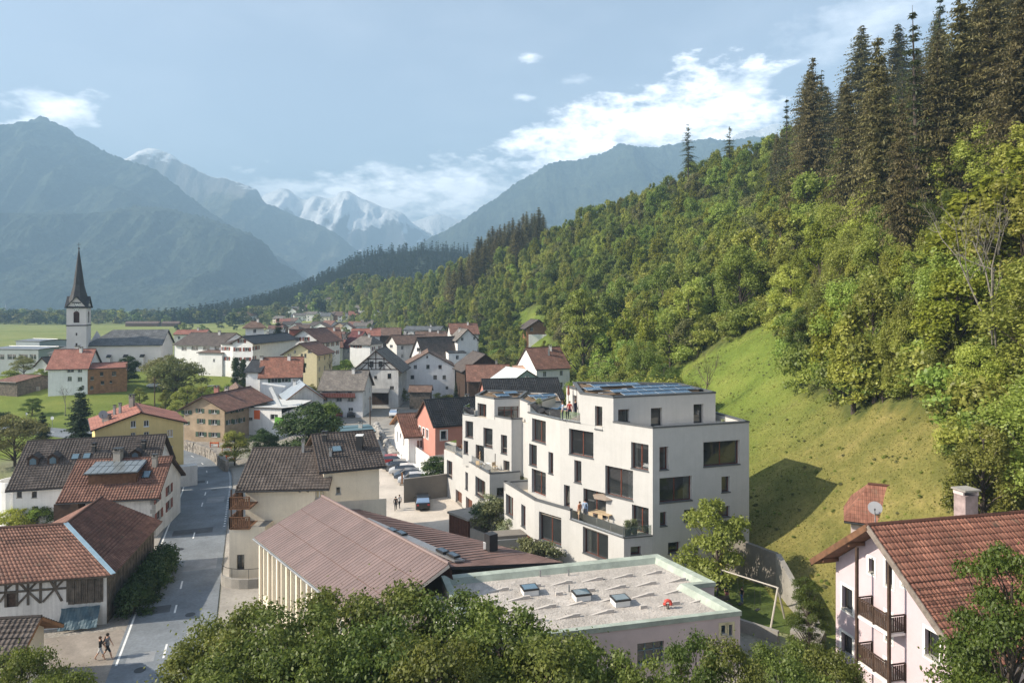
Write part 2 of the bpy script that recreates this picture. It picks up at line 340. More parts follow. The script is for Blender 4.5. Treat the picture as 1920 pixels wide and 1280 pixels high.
# ------------------------------------------------------------------ ground sheet
def build_ground():
    ys = np.concatenate([np.linspace(-30, 20, 14)[:-1], np.geomspace(20, 260, 230)[:-1], np.geomspace(260, 9500, 130)])
    us = np.linspace(-1.25, 1.25, 281)
    Y, U = np.meshgrid(ys, us, indexing='ij'); X = U*(np.abs(Y)+32)
    Z = ground(X, Y)
    V = np.stack([X, Y, Z], -1).reshape(-1, 3); nr, nc = X.shape
    i = np.arange((nr-1)*nc).reshape(nr-1, nc)[:, :-1].ravel()
    Fq = np.stack([i, i+1, i+nc+1, i+nc], 1)
    xf = np.interp(Y, FOOT_Y, FOOT_X); t = X-xf
    PX = 960+X/np.maximum(Y, 1)*F; PY = HZ+(CAMZ-Z)/np.maximum(Y, 1)*F
    vill = sstep(-95, -60, X+np.clip(Y-160, 0, 200)*.25)*(1-sstep(-12, -2, t))*(1-sstep(300, 420, Y))
    kn = 1-sstep(.95, 1.1, np.sqrt(((X+112)/66)**2+((Y-205)/64)**2))
    near = (1-sstep(-14, -4, t))*(1-sstep(120, 140, Y))*(1-sstep(-70, -62, -X-140))
    pave = np.maximum(vill, near*.9)*(1-kn)
    pave = np.clip(pave*1.15-.35*sstep(.05, .45, fbm(X*.05+3, Y*.05, 3)), 0, 1)
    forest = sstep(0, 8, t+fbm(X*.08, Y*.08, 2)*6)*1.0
    mea = np.zeros_like(X)
    for poly in MEADOWS:
        m = np.array([[in_poly(PX[a, b], PY[a, b], poly) if Y[a, b] > 40 and t[a, b] > -6 else False for b in range(nc)] for a in range(nr)])
        mea = np.maximum(mea, m)
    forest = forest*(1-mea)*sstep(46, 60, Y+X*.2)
    dry = sstep(-30, 10, -(Y-62)+X*.25)*sstep(-6, 3, t)
    field = sstep(-8, 4, -X-70-np.clip(Y-230, 0, 200)*0)*sstep(232, 262, Y)*(1-sstep(900, 1300, Y))
    field = np.maximum(field, kn*.2)  # knoll lawn mixed slightly towards field tone, painting in its stronger sunlight
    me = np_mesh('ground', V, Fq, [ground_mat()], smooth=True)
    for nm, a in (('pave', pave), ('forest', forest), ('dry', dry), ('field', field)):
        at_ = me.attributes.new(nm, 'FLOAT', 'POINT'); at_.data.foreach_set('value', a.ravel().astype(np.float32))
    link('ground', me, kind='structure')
def ground_mat():
    m = bpy.data.materials.new('ground'); m.use_nodes = True; nt = m.node_tree; N = nt.nodes; L = nt.links
    b = N['Principled BSDF']; b.inputs['Roughness'].default_value = .95; b.inputs['Specular IOR Level'].default_value = .1
    P = N.new('ShaderNodeNewGeometry').outputs['Position']
    def noise(s, d=5, r=.6):
        n = N.new('ShaderNodeTexNoise'); n.inputs['Scale'].default_value = s; n.inputs['Detail'].default_value = d; n.inputs['Roughness'].default_value = r; L.new(P, n.inputs['Vector']); return n.outputs['Fac']
    def ramp(f, cols):
        r = N.new('ShaderNodeValToRGB'); e = r.color_ramp.elements
        while len(e) < len(cols): e.new(.5)
        for i, (p, c) in enumerate(cols): e[i].position = p; e[i].color = (*c, 1)
        L.new(f, r.inputs[0]); return r.outputs[0]
    def mix(f, a, c):
        n = N.new('ShaderNodeMix'); n.data_type = 'RGBA'; L.new(f, n.inputs['Factor']); L.new(a, n.inputs['A']); L.new(c, n.inputs['B']); return n.outputs['Result']
    def attr(nm): n = N.new('ShaderNodeAttribute'); n.attribute_name = nm; return n.outputs['Fac']
    green = ramp(noise(.09, 8, .68), [(.3, (.088, .125, .024)), (.5, (.14, .185, .035)), (.72, (.215, .235, .055))])
    dry = ramp(noise(.22, 9, .72), [(.25, (.08, .088, .024)), (.42, (.145, .14, .04)), (.58, (.215, .187, .06)), (.76, (.31, .24, .105))])
    pav = ramp(noise(.35, 8, .7), [(.3, (.24, .215, .185)), (.7, (.38, .35, .31))])
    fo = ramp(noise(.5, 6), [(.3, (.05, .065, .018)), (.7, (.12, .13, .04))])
    fld = ramp(noise(.02, 7, .7), [(.3, (.17, .21, .05)), (.55, (.26, .28, .09)), (.75, (.32, .31, .13))]); green = mix(attr('field'), green, fld)
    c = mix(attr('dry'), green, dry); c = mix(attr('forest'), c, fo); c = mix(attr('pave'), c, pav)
    f = noise(3.5, 6, .75); mr = N.new('ShaderNodeMapRange'); mr.inputs[1].default_value = .3; mr.inputs[2].default_value = .7; mr.inputs[3].default_value = .72; mr.inputs[4].default_value = 1.25; L.new(f, mr.inputs[0])
    s = N.new('ShaderNodeVectorMath'); s.operation = 'SCALE'; L.new(c, s.inputs[0]); L.new(mr.outputs[0], s.inputs['Scale']); L.new(s.outputs[0], b.inputs['Base Color'])
    bp = N.new('ShaderNodeBump'); bp.inputs['Strength'].default_value = .8; bp.inputs['Distance'].default_value = .25; L.new(noise(2.2, 7, .7), bp.inputs['Height']); L.new(bp.outputs[0], b.inputs['Normal'])
    return m
MEADOWS = [[(1215, 715), (1330, 662), (1452, 603), (1485, 650), (1497, 738), (1560, 745), (1600, 790), (1640, 765), (1690, 765), (1765, 765), (1790, 820), (1800, 900), (1860, 960), (1500, 1200), (1340, 1100), (1300, 800)],
           [(950, 640), (962, 606), (978, 585), (1012, 575), (1026, 590), (1016, 620), (1035, 640), (1050, 655), (1045, 690), (1000, 692), (985, 660)],
           [(1080, 400), (1130, 378), (1200, 362), (1255, 352), (1250, 372), (1165, 402), (1090, 412)]]

# ------------------------------------------------------------------ mountains
MK = 1.7   # the mountains stand this much farther off than their first sketch
def mountain_mat(name, low, high, rock, snow_z=None, snow_soft=60, rock_z=None):
    m = bpy.data.materials.new(name); m.use_nodes = True; nt = m.node_tree; N = nt.nodes; L = nt.links
    b = N['Principled BSDF']; b.inputs['Roughness'].default_value = .95; b.inputs['Specular IOR Level'].default_value = .05
    ge = N.new('ShaderNodeNewGeometry'); vs = N.new('ShaderNodeVectorMath'); vs.operation = 'SCALE'; vs.inputs['Scale'].default_value = 1/MK; L.new(ge.outputs['Position'], vs.inputs[0]); P = vs.outputs[0]
    sep = N.new('ShaderNodeSeparateXYZ'); L.new(P, sep.inputs[0]); nsep = N.new('ShaderNodeSeparateXYZ'); L.new(ge.outputs['Normal'], nsep.inputs[0])
    def noise(s, d=6, r=.62):
        n = N.new('ShaderNodeTexNoise'); n.inputs['Scale'].default_value = s; n.inputs['Detail'].default_value = d; n.inputs['Roughness'].default_value = r; L.new(P, n.inputs['Vector']); return n.outputs['Fac']
    def math_(op, a, b_, c_=None, clamp=False):
        n = N.new('ShaderNodeMath'); n.operation = op; n.use_clamp = clamp
        for i, v in enumerate((a, b_, c_)):
            if v is None: continue
            if isinstance(v, (int, float)): n.inputs[i].default_value = v
            else: L.new(v, n.inputs[i])
        return n.outputs[0]
    def mix(f, a, c):
        n = N.new('ShaderNodeMix'); n.data_type = 'RGBA'; L.new(f, n.inputs['Factor'])
        for k, v in (('A', a), ('B', c)):
            if isinstance(v, tuple): n.inputs[k].default_value = (*v, 1)
            else: L.new(v, n.inputs[k])
        return n.outputs['Result']
    f1 = math_('MULTIPLY_ADD', noise(.006, 8, .7), 2.6, -.8, clamp=True); c = mix(f1, low, high)
    tr = math_('MULTIPLY_ADD', noise(.06, 3, .8), 2.4, -.7, clamp=True); c2 = N.new('ShaderNodeVectorMath'); c2.operation = 'SCALE'; L.new(c, c2.inputs[0]); L.new(math_('MULTIPLY_ADD', tr, 1.9, .15), c2.inputs['Scale']); c = c2.outputs[0]
    nr = noise(.008, 8, .7)
    if rock:
        rf = math_('MULTIPLY_ADD', nr, 6, -3.9, clamp=True)
        if rock_z: rf = math_('MAXIMUM', rf, math_('DIVIDE', math_('ADD', math_('SUBTRACT', sep.outputs[2], rock_z), math_('MULTIPLY_ADD', nr, 300, -150)), 80, clamp=True))
        c = mix(rf, c, rock)
    if snow_z:
        e = math_('ADD', math_('SUBTRACT', sep.outputs[2], snow_z), math_('MULTIPLY_ADD', noise(.007, 9, .72), 420, -210))
        e = math_('ADD', e, math_('MULTIPLY_ADD', nsep.outputs[2], 420, -300))
        c = mix(math_('DIVIDE', e, snow_soft, clamp=True), c, (.85, .87, .9))
    L.new(c, b.inputs['Base Color'])
    bp = N.new('ShaderNodeBump'); bp.inputs['Strength'].default_value = 1; bp.inputs['Distance'].default_value = 14; L.new(noise(.05, 5, .7), bp.inputs['Height']); L.new(bp.outputs[0], b.inputs['Normal'])
    return m
def mountain(name, label, sky, D, Df, m, amp, freq, step=3.5, rows=90, jag=0.0, p=1.15, zfoot=-6, seed=0.0, K=None):
    K = K or MK; D *= K; Df *= K; amp *= K; freq /= K; jag *= 1.4
    sx = [q[0] for q in sky]; sy = [q[1] for q in sky]; px = np.arange(sx[0], sx[-1]+1, step)
    py = np.interp(px, sx, sy); ker = np.ones(5)/5; py = np.convolve(np.pad(py, 2, mode='edge'), ker, 'valid')
    X = (px-960)/F*D; zc = CAMZ+(HZ-py)/F*D
    zc = zc+fbm(X*freq*2.2+seed, X*0+seed, 4)*amp*.045+(RNG.uniform(-1, 1, len(px))*jag if jag else 0)
    s = np.linspace(0, 1, rows)[:, None]**1.25
    Yv = D-s*(D-Df)*(1+.12*fbm(X*freq*.7+seed, X*0, 2))[None, :]; Xv = np.repeat(X[None, :], rows, 0)+(s*fbm(X*freq+9, X*0+seed, 2)[None, :]*amp*.5)
    Z = (zc[None, :]-zfoot)*(1-s)**p+zfoot
    env = np.sin(np.pi*np.clip(s*.93+.02, 0, 1))**.8
    Z = Z+env*amp*(ridged(Xv*freq+seed, Yv*freq*.45+seed, 5)-.55)*(Z-zfoot)/(zc.max())
    Z[1:] += (RNG.uniform(-1, 1, Z[1:].shape)*jag*.8 if jag else 0)
    lim = CAMZ+(HZ-py)[None, :]/F*Yv-2   # no spur rises over the crest line
    Z[1:] = np.minimum(Z[1:], lim[1:])
    back = np.stack([X*1.0, np.full_like(X, D+(D-Df)*.35), np.full_like(X, zfoot)], -1)[None]
    V = np.concatenate([back, np.stack([Xv, Yv, Z], -1)], 0); nr, nc = V.shape[:2]; V = V.reshape(-1, 3)
    i = np.arange((nr-1)*nc).reshape(nr-1, nc)[:, :-1].ravel(); Fq = np.stack([i, i+nc, i+nc+1, i+1], 1)
    return link(name, np_mesh(name, V, Fq, [m], smooth=False), kind='structure')
def build_mountains():
    fo = mountain_mat('mountain_forest', (.014, .024, .017), (.065, .078, .05), (.24, .22, .20))
    fo2 = mountain_mat('mountain_alp', (.03, .045, .025), (.11, .11, .075), (.22, .21, .20), snow_z=640, snow_soft=40, rock_z=470)
    sn = mountain_mat('mountain_snow', (.05, .06, .05), (.11, .11, .10), (.15, .15, .16), snow_z=400, snow_soft=40, rock_z=300)
    mountain('mountain', '', [(-900, 420), (-500, 330), (-200, 290), (-60, 262), (0, 250), (40, 236), (78, 226), (110, 236), (160, 262), (210, 288), (260, 305), (300, 325), (340, 352), (380, 382), (440, 430), (520, 480), (600, 540), (660, 572)], 2500, 1500, fo, 150, .0035, jag=5, seed=3.1)
    mountain('mountain', '', [(-900, 440), (-400, 420), (-100, 412), (0, 404), (80, 398), (150, 403), (215, 396), (290, 388), (350, 398), (420, 422), (480, 445), (512, 470), (520, 490), (545, 500), (590, 535), (640, 570), (680, 580)], 1950, 1350, fo, 90, .0045, jag=5, seed=7.7, p=.85)
    mountain('mountain', '', [(140, 340), (230, 300), (262, 284), (296, 279), (318, 287), (345, 306), (372, 314), (395, 327), (430, 330), (470, 350), (487, 360), (492, 378), (540, 398), (575, 415), (620, 436), (650, 455), (685, 480), (740, 520), (800, 560)], 3200, 2300, fo2, 190, .003, jag=3, seed=12.4)
    mountain('mountain', '', [(380, 420), (440, 385), (490, 368), (512, 358), (530, 352), (548, 364), (572, 378), (592, 366), (612, 378), (640, 358), (655, 362), (690, 380), (720, 388), (755, 400), (775, 418), (800, 432), (830, 455), (870, 480)], 4100, 3200, sn, 150, .0042, seed=22.0)
    mountain('mountain', '', [(740, 430), (790, 408), (815, 400), (832, 398), (846, 408), (862, 404), (900, 420), (960, 440)], 4450, 3800, sn, 120, .004, seed=31.0)
    mountain('mountain', '', [(640, 500), (740, 472), (800, 452), (850, 428), (885, 404), (920, 376), (955, 346), (985, 326), (1010, 312), (1050, 300), (1100, 288), (1160, 276), (1220, 270), (1300, 262), (1400, 258), (1500, 262), (1700, 280), (2000, 330), (2500, 420)], 2750, 1700, fo, 150, .0034, jag=5, seed=41.0)
    mountain('mountain', '', [(1330, 290), (1370, 258), (1395, 243), (1420, 246), (1450, 231), (1475, 236), (1510, 225), (1600, 240), (1800, 290)], 3000, 2750, sn, 60, .006, seed=51.0)
    mountain('hill', '', [(470, 586), (520, 572), (560, 556), (600, 536), (640, 510), (668, 492), (700, 478), (740, 476), (790, 468), (840, 470), (900, 480), (1000, 500)], 1250, 820, fo, 10, .01, rows=40, seed=61.0, p=.9, zfoot=-2, K=1.0)
# ------------------------------------------------------------------ vegetation prototypes
BARK = mat('bark', (.09, .07, .055), .95, .3, 4, .6, 12)
BARK_P = mat('bark_pale', (.22, .20, .17), .95, .35, 3, .4, 12)
def quads(C, A, B):
    n = len(C); V = np.stack([C-A, C-B*.75, C+A, C+B*.75], 1).reshape(-1, 3); return V, np.arange(4*n).reshape(n, 4)
def unit(v): return v/np.maximum(np.linalg.norm(v, axis=-1, keepdims=True), 1e-9)
def tri_pad(V, Fq): return V, Fq
def limbs_mesh(name, segs, m, n=6):
    mb = MB()
    for pts, rad in segs: mb.tube(pts, rad, m, n, cap=False)
    mb.smooth = True
    me = bpy.data.meshes.new(name); me.from_pydata(mb.v, [], mb.f); me.materials.append(m); me.polygons.foreach_set('use_smooth', [True]*len(mb.f)); me.update(); return me
def broadleaf(seed, h, rad, nl, nleaf, leaf, lm, base=.22, bark=BARK, lobe=.36, twigs=True, flat=.8, top=1.0, ragged=.25):
    """trunk with limbs; crown = leaf faces gathered in clumps at the limb ends"""
    rg = np.random.default_rng(seed); segs = []
    lean = rg.uniform(-.04, .04, 2)*h
    tp = [(lean[0]*s**1.5+rg.uniform(-.02, .02)*h*s*(1-s), lean[1]*s**1.5+rg.uniform(-.02, .02)*h*s*(1-s), h*s*.86) for s in np.linspace(0, 1, 7)]
    tr = [h*.022*(1-.88*s)+.02 for s in np.linspace(0, 1, 7)]; segs.append((tp, tr))
    cen, rr = [], []
    for k in range(nl):
        f = rg.uniform(0, 1)**.8; zz = base+(1-base)*f
        ang = k*2.39996+rg.uniform(-.5, .5); prof = math.sin(math.pi*min(1, .18+.82*(1-f)*.95+.05))**.75
        prof = (max(0, 1-abs((zz-(base+.32*(1-base)))/(1.02-(base+.32*(1-base)) if zz > base+.32*(1-base) else base+.32*(1-base)-base+.25))**2.2))**.5
        r = rad*prof*rg.uniform(.35, .88)
        c = np.array([math.cos(ang)*r+lean[0]*zz, math.sin(ang)*r+lean[1]*zz, h*zz*top*.93]); lr = rad*lobe*rg.uniform(.6, 1.25)*(.55+.5*prof)
        cen.append(c); rr.append(lr)
        if k % 2 == 0 or twigs is True and k < 40:
            z0 = max(.12*h, c[2]-r*rg.uniform(.6, 1.1)-.05*h); s = min(.98, z0/(h*.86)); i = int(s*6); q = np.array(tp[i])*(1-(s*6-i))+np.array(tp[min(6, i+1)])*(s*6-i)
            mid = (q+c)/2+rg.uniform(-.08, .08, 3)*rad; w = h*.009*(1-s*.6)
            segs.append(([tuple(q), tuple(mid), tuple(c)], [w, w*.6, w*.25]))
    cen = np.array(cen); rr = np.array(rr)
    idx = rg.choice(len(cen), nleaf, p=rr**2/np.sum(rr**2)); d = unit(rg.normal(size=(nleaf, 3))); d[:, 2] = np.where(d[:, 2] < -.35, -d[:, 2]*.6, d[:, 2])
    q = rg.uniform(0, 1, nleaf)**.42; q = q*(1+rg.exponential(ragged*.5, nleaf)*(rg.uniform(0, 1, nleaf) < .25))
    C = cen[idx]+d*(rr[idx]*q)[:, None]*np.array([1, 1, flat])
    Nn = unit(d*.7+rg.normal(size=(nleaf, 3))*.6+np.array([0, 0, .35])); T = unit(np.cross(Nn, rg.normal(size=(nleaf, 3))+np.array([0, 0, .6*(flat > 1)]))); B = np.cross(Nn, T)
    s = leaf*rg.uniform(.6, 1.35, nleaf)[:, None]
    V, Fq = quads(C, T*s, B*s*.8); rnd = np.repeat(np.clip(rg.normal(.5, .22, nleaf), 0, 1), 4)
    return limbs_mesh('trunk', segs, bark), np_mesh('crown', V, Fq, [lm], rnd=rnd)
def conifer(seed, h, rad, nwh, nbr, lm, clear=.12, droop=.35, seglen=.5, dens=1.0, bark=BARK, ragged=.3, prof=1.0, width=.55, zig=.0):
    rg = np.random.default_rng(seed); segs = [([(0, 0, 0), (rg.uniform(-.15, .15), rg.uniform(-.15, .15), h*.5), (0, 0, h)], [h*.0125+.04, h*.008+.02, .015])]
    Cs, As, Bs = [], [], []
    for i in range(nwh):
        f = (i+rg.uniform(-.8, .8))/nwh; f = min(max(f, 0), .995); z = h*(clear+(1-clear)*f)
        L0 = rad*(1-f)**prof*(.55+.45*min(1, f*5+.3)) + .12
        for k in range(nbr if f < .9 else 7):
            if rg.uniform() < .12: continue
            a = rg.uniform(0, 2*math.pi); Ln = L0*rg.uniform(1-ragged*1.6, 1+ragged*.5)
            if Ln < .15: continue
            el = .30*(f*1.6-.35)+rg.uniform(-.15, .15)
            ns = max(2, int(Ln/seglen)); dirh = np.array([math.cos(a), math.sin(a), 0]); side = np.array([-math.sin(a), math.cos(a), 0])
            if z < h*.75 and rg.uniform() < .5: segs.append(([(0, 0, z), tuple(dirh*Ln*.8+np.array([0, 0, z+el*Ln*.8-droop*.5*Ln*.64]))], [.035+.004*Ln, .012]))
            for j in range(ns):
                s = (j+.6)/ns; dz = el*s*Ln-droop*s*s*Ln*.8+.10*Ln*max(0, s-.75)
                p = dirh*(s*Ln)+np.array([0, 0, z+dz])
                w = width*(1.1-s*.75)*(.5+.25*Ln/max(rad, .1))*rg.uniform(.7, 1.3)
                for sg in (-1, 1):
                    if rg.uniform() > dens: continue
                    t = unit(dirh*rg.uniform(.35, .9)+side*sg*rg.uniform(.4, 1.)+np.array([0, 0, -rg.uniform(.1, .75)]))
                    Cs.append(p+t*w*.55); As.append(t*w*.75); bb = unit(np.cross(t, np.array([0, 0, 1.])+side*.3*sg+rg.normal(size=3)*.35)); Bs.append(bb*w*.32)
                if rg.uniform() < dens*.8:   # hanging needles under the bough
                    t = unit(np.array([rg.uniform(-.3, .3), rg.uniform(-.3, .3), -1.])); Cs.append(p+t*w*.4); As.append(t*w*.6); Bs.append(unit(np.cross(t, rg.normal(size=3)))*w*.3)
    C, A, B = map(np.array, (Cs, As, Bs)); V, Fq = quads(C, A, B); n = len(C)
    return limbs_mesh('trunk', segs, bark, 5), np_mesh('crown', V, Fq, [lm], rnd=np.repeat(np.clip(rg.normal(.5, .22, n), 0, 1), 4))
def bare_tree(seed, h, rad, m):
    rg = np.random.default_rng(seed); segs = []
    def grow(p, d, L, r, lv):
        q = p+d*L*.5+rg.normal(size=3)*L*.05; e = p+d*L; segs.append(([tuple(p), tuple(q), tuple(e)], [r, r*.8, r*.55]))
        if lv == 0: return
        for k in range(rg.integers(3, 5) if lv < 4 else 5):
            s = rg.uniform(.4, 1.0); nd = unit(d*rg.uniform(.5, 1.)+rg.normal(size=3)*.5+np.array([0, 0, .25])); grow(p+d*L*s, nd, L*rg.uniform(.45, .7), r*.5, lv-1)
    grow(np.array([0, 0, 0.]), np.array([0, 0, 1.]), h*.5, h*.012, 4); return limbs_mesh('trunk', segs, m, 3)

L_SPRING = leaf_mat('leaves_spring', [(.125, .155, .026), (.33, .375, .07), (.52, .54, .15)], .52, .03, .36)
L_MID = leaf_mat('leaves_mid', [(.085, .12, .022), (.24, .29, .055), (.41, .44, .105)], .48, .03, .36)
L_OLIVE = leaf_mat('leaves_olive', [(.085, .10, .03), (.20, .205, .07), (.31, .30, .12)], .35, .02, .25)
L_DARK = leaf_mat('leaves_dark', [(.022, .042, .014), (.055, .09, .026), (.11, .15, .04)], .25, .015, .2)
L_FRONT = leaf_mat('leaves_front', [(.038, .06, .011), (.13, .165, .033), (.25, .275, .065)], .45, .025, .15)
L_YELLOW = leaf_mat('leaves_yellow', [(.09, .12, .015), (.24, .27, .03), (.40, .40, .06)], .45, .015, .15)
L_SPRUCE = leaf_mat('needles_spruce', [(.065, .063, .025), (.18, .16, .065), (.33, .28, .13)], .22, .012, .22)
L_BLUEG = leaf_mat('needles_dark', [(.016, .028, .016), (.04, .06, .03), (.08, .10, .05)], .12, .012, .2)
L_LARCH = leaf_mat('needles_larch', [(.05, .065, .022), (.11, .13, .05), (.18, .19, .08)], .3, .012, .2)
L_WHITE = leaf_mat('blossom_pale', [(.10, .13, .05), (.28, .31, .18), (.5, .5, .36)], .25, .01, .1)
PROTO = {}
def protos():
    P = PROTO
    P['mid'] = [broadleaf(100+i, 10, r, 30, 7500, .19, lm, base=b, ragged=.55, lobe=.27, flat=1.35) for i, (r, b, lm) in enumerate([(3.7, .14, L_SPRING), (3.1, .12, L_SPRING), (4.3, .16, L_MID), (2.9, .10, L_SPRING), (3.8, .2, L_OLIVE), (3.4, .12, L_MID)])]
    P['near'] = [broadleaf(110+i, 10, r, 44, 18000, .105, lm, base=b, ragged=.6, lobe=.25, flat=1.4) for i, (r, b, lm) in enumerate([(3.7, .12, L_SPRING), (3.0, .10, L_SPRING), (4.0, .14, L_MID), (2.4, .12, L_YELLOW), (2.6, .14, L_MID)])]
    P['tall'] = [broadleaf(130+i, 10, r, 30, 7000, .165, lm, base=.10, ragged=.6, lobe=.30, flat=1.7) for i, (r, lm) in enumerate([(2.2, L_SPRING), (2.6, L_MID), (2.0, L_YELLOW)])]
    P['bush'] = [broadleaf(160+i, 3, 1.9, 18, 2600, .13, lm, base=.02, lobe=.5) for i, lm in enumerate([L_SPRING, L_MID, L_DARK])]
    P['spruce'] = [conifer(200+i, 30, r*1.3, 70, 13, L_SPRUCE, clear=c, droop=dr, seglen=.44, dens=d, ragged=.45, width=1.05, prof=.72) for i, (r, c, dr, d) in enumerate([(5.2, .10, .42, .92), (4.6, .2, .5, .8), (5.6, .16, .38, .85), (4.2, .28, .5, .72)])]
    P['larch'] = [conifer(230+i, 28, r*1.15, 44, 9, L_LARCH, clear=.22, droop=.4, seglen=.6, dens=.85, ragged=.45, width=.85) for i, r in enumerate([4.2, 3.6])]
    P['pine'] = [conifer(250+i, 26, 4.2, 24, 8, L_LARCH, clear=.45, droop=.3, seglen=.4, dens=.95, ragged=.5, width=.9, prof=.6) for i in range(2)]
    P['small_spruce'] = [conifer(270, 12, 3.7, 30, 16, L_BLUEG, clear=.03, droop=.3, seglen=.4, dens=.98, width=1.25, ragged=.25, prof=.7)]
    P['front'] = [broadleaf(300+i, 13, r, 70, 36000, .088, L_FRONT, base=.25, lobe=.24, ragged=.55) for i, r in enumerate([4.6, 4.2, 5.0])]
    P['garden'] = [broadleaf(330+i, 6, r, 30, 9000, .105, lm, base=.2, lobe=.32) for i, (r, lm) in enumerate([(2.9, L_MID), (2.7, L_SPRING), (3.1, L_OLIVE)])]
    P['round'] = [broadleaf(340, 8, 3.8, 50, 13000, .15, L_DARK, base=.04, lobe=.33)]
    P['cypress'] = [broadleaf(350, 8, .8, 60, 7000, .11, L_DARK, base=.02, lobe=.85, flat=1.5, ragged=.1)]
    P['feather'] = [broadleaf(360, 15, 4.2, 110, 52000, .085, leaf_mat('leaves_feather', [(.03, .055, .009), (.08, .115, .018), (.16, .19, .032)], .4, .01, .1), base=.12, lobe=.25, flat=.55, ragged=.45)]
    P['blossom'] = [broadleaf(370, 3, 1.8, 16, 2600, .11, L_WHITE, base=.05, lobe=.45)]
    P['shrubgrey'] = [broadleaf(372, 3, 2.0, 16, 2400, .12, leaf_mat('leaves_grey', [(.07, .08, .03), (.14, .15, .06), (.22, .22, .12)], .2, .01, .1), base=.05, lobe=.45)]
    P['big'] = [broadleaf(390, 26, 7.5, 60, 20000, .26, L_SPRING, base=.12, lobe=.26, ragged=.6)]
    P['bare'] = [(bare_tree(380, 12, 4, BARK_P), None), (bare_tree(381, 12, 4, mat('twig_brown', (.13, .10, .075), .95, .2)), None)]
def tree(kind, i, loc, h, name, label, cat='tree', group=None, rz=None, wide=1.0, lean=0.0):
    tm, cm = PROTO[kind][i % len(PROTO[kind])]
    H = {'mid': 10, 'near': 10, 'tall': 10, 'bush': 3, 'spruce': 30, 'larch': 28, 'pine': 26, 'small_spruce': 12, 'front': 13, 'garden': 6, 'round': 8, 'cypress': 8, 'feather': 15, 'blossom': 3, 'shrubgrey': 3, 'bare': 12, 'big': 26}[kind]
    s = h/H; o = thing(name, label, cat, group, loc, random.uniform(0, 6.28) if rz is None else rz); o.scale = (s*wide, s*wide, s); o.rotation_euler[0] = random.uniform(-.035, .035) if kind in ('spruce', 'larch', 'pine', 'near', 'mid', 'tall') else lean
    link('trunk', tm, o)
    if cm: link('crown', cm, o)
    return o

def scatter_gn(name, pts, rots, scales, idx, meshes, **props):
    """one object of kind stuff: instances on points, for what nobody could count"""
    col = bpy.data.collections.new(name+'_kinds')
    for k, (tm, cm) in enumerate(meshes):
        bm = bmesh.new(); bm.from_mesh(cm); me = bpy.data.meshes.new('kind'); bm.to_mesh(me); bm.free()
        for mm in cm.materials: me.materials.append(mm)
        col.objects.link(bpy.data.objects.new('%s_%02d' % (name, k), me))
    me = bpy.data.meshes.new(name); n = len(pts); me.vertices.add(n); me.vertices.foreach_set('co', np.asarray(pts, np.float32).ravel())
    for nm, ty, arr in (('rz', 'FLOAT', rots), ('sc', 'FLOAT', scales)):
        a = me.attributes.new(nm, ty, 'POINT'); a.data.foreach_set('value', np.asarray(arr, np.float32))
    a = me.attributes.new('ix', 'INT', 'POINT'); a.data.foreach_set('value', np.asarray(idx, np.int32)); me.update()
    o = link(name, me, **props)
    ng = bpy.data.node_groups.new(name, 'GeometryNodeTree'); ng.interface.new_socket('Geometry', in_out='INPUT', socket_type='NodeSocketGeometry'); ng.interface.new_socket('Geometry', in_out='OUTPUT', socket_type='NodeSocketGeometry')
    N, L = ng.nodes, ng.links; gi = N.new('NodeGroupInput'); go = N.new('NodeGroupOutput')
    ip = N.new('GeometryNodeInstanceOnPoints'); ci = N.new('GeometryNodeCollectionInfo'); ci.inputs['Collection'].default_value = col
    ci.inputs['Separate Children'].default_value = True; ci.inputs['Reset Children'].default_value = True
    def at_(nm, dt): n = N.new('GeometryNodeInputNamedAttribute'); n.data_type = dt; n.inputs['Name'].default_value = nm; return n.outputs['Attribute']
    cb = N.new('ShaderNodeCombineXYZ'); L.new(at_('rz', 'FLOAT'), cb.inputs[2])
    L.new(gi.outputs[0], ip.inputs['Points']); L.new(ci.outputs[0], ip.inputs['Instance']); ip.inputs['Pick Instance'].default_value = True
    L.new(at_('ix', 'INT'), ip.inputs['Instance Index']); L.new(cb.outputs[0], ip.inputs['Rotation']); L.new(at_('sc', 'FLOAT'), ip.inputs['Scale']); L.new(ip.outputs[0], go.inputs[0])
    md = o.modifiers.new('scatter', 'NODES'); md.node_group = ng; return o

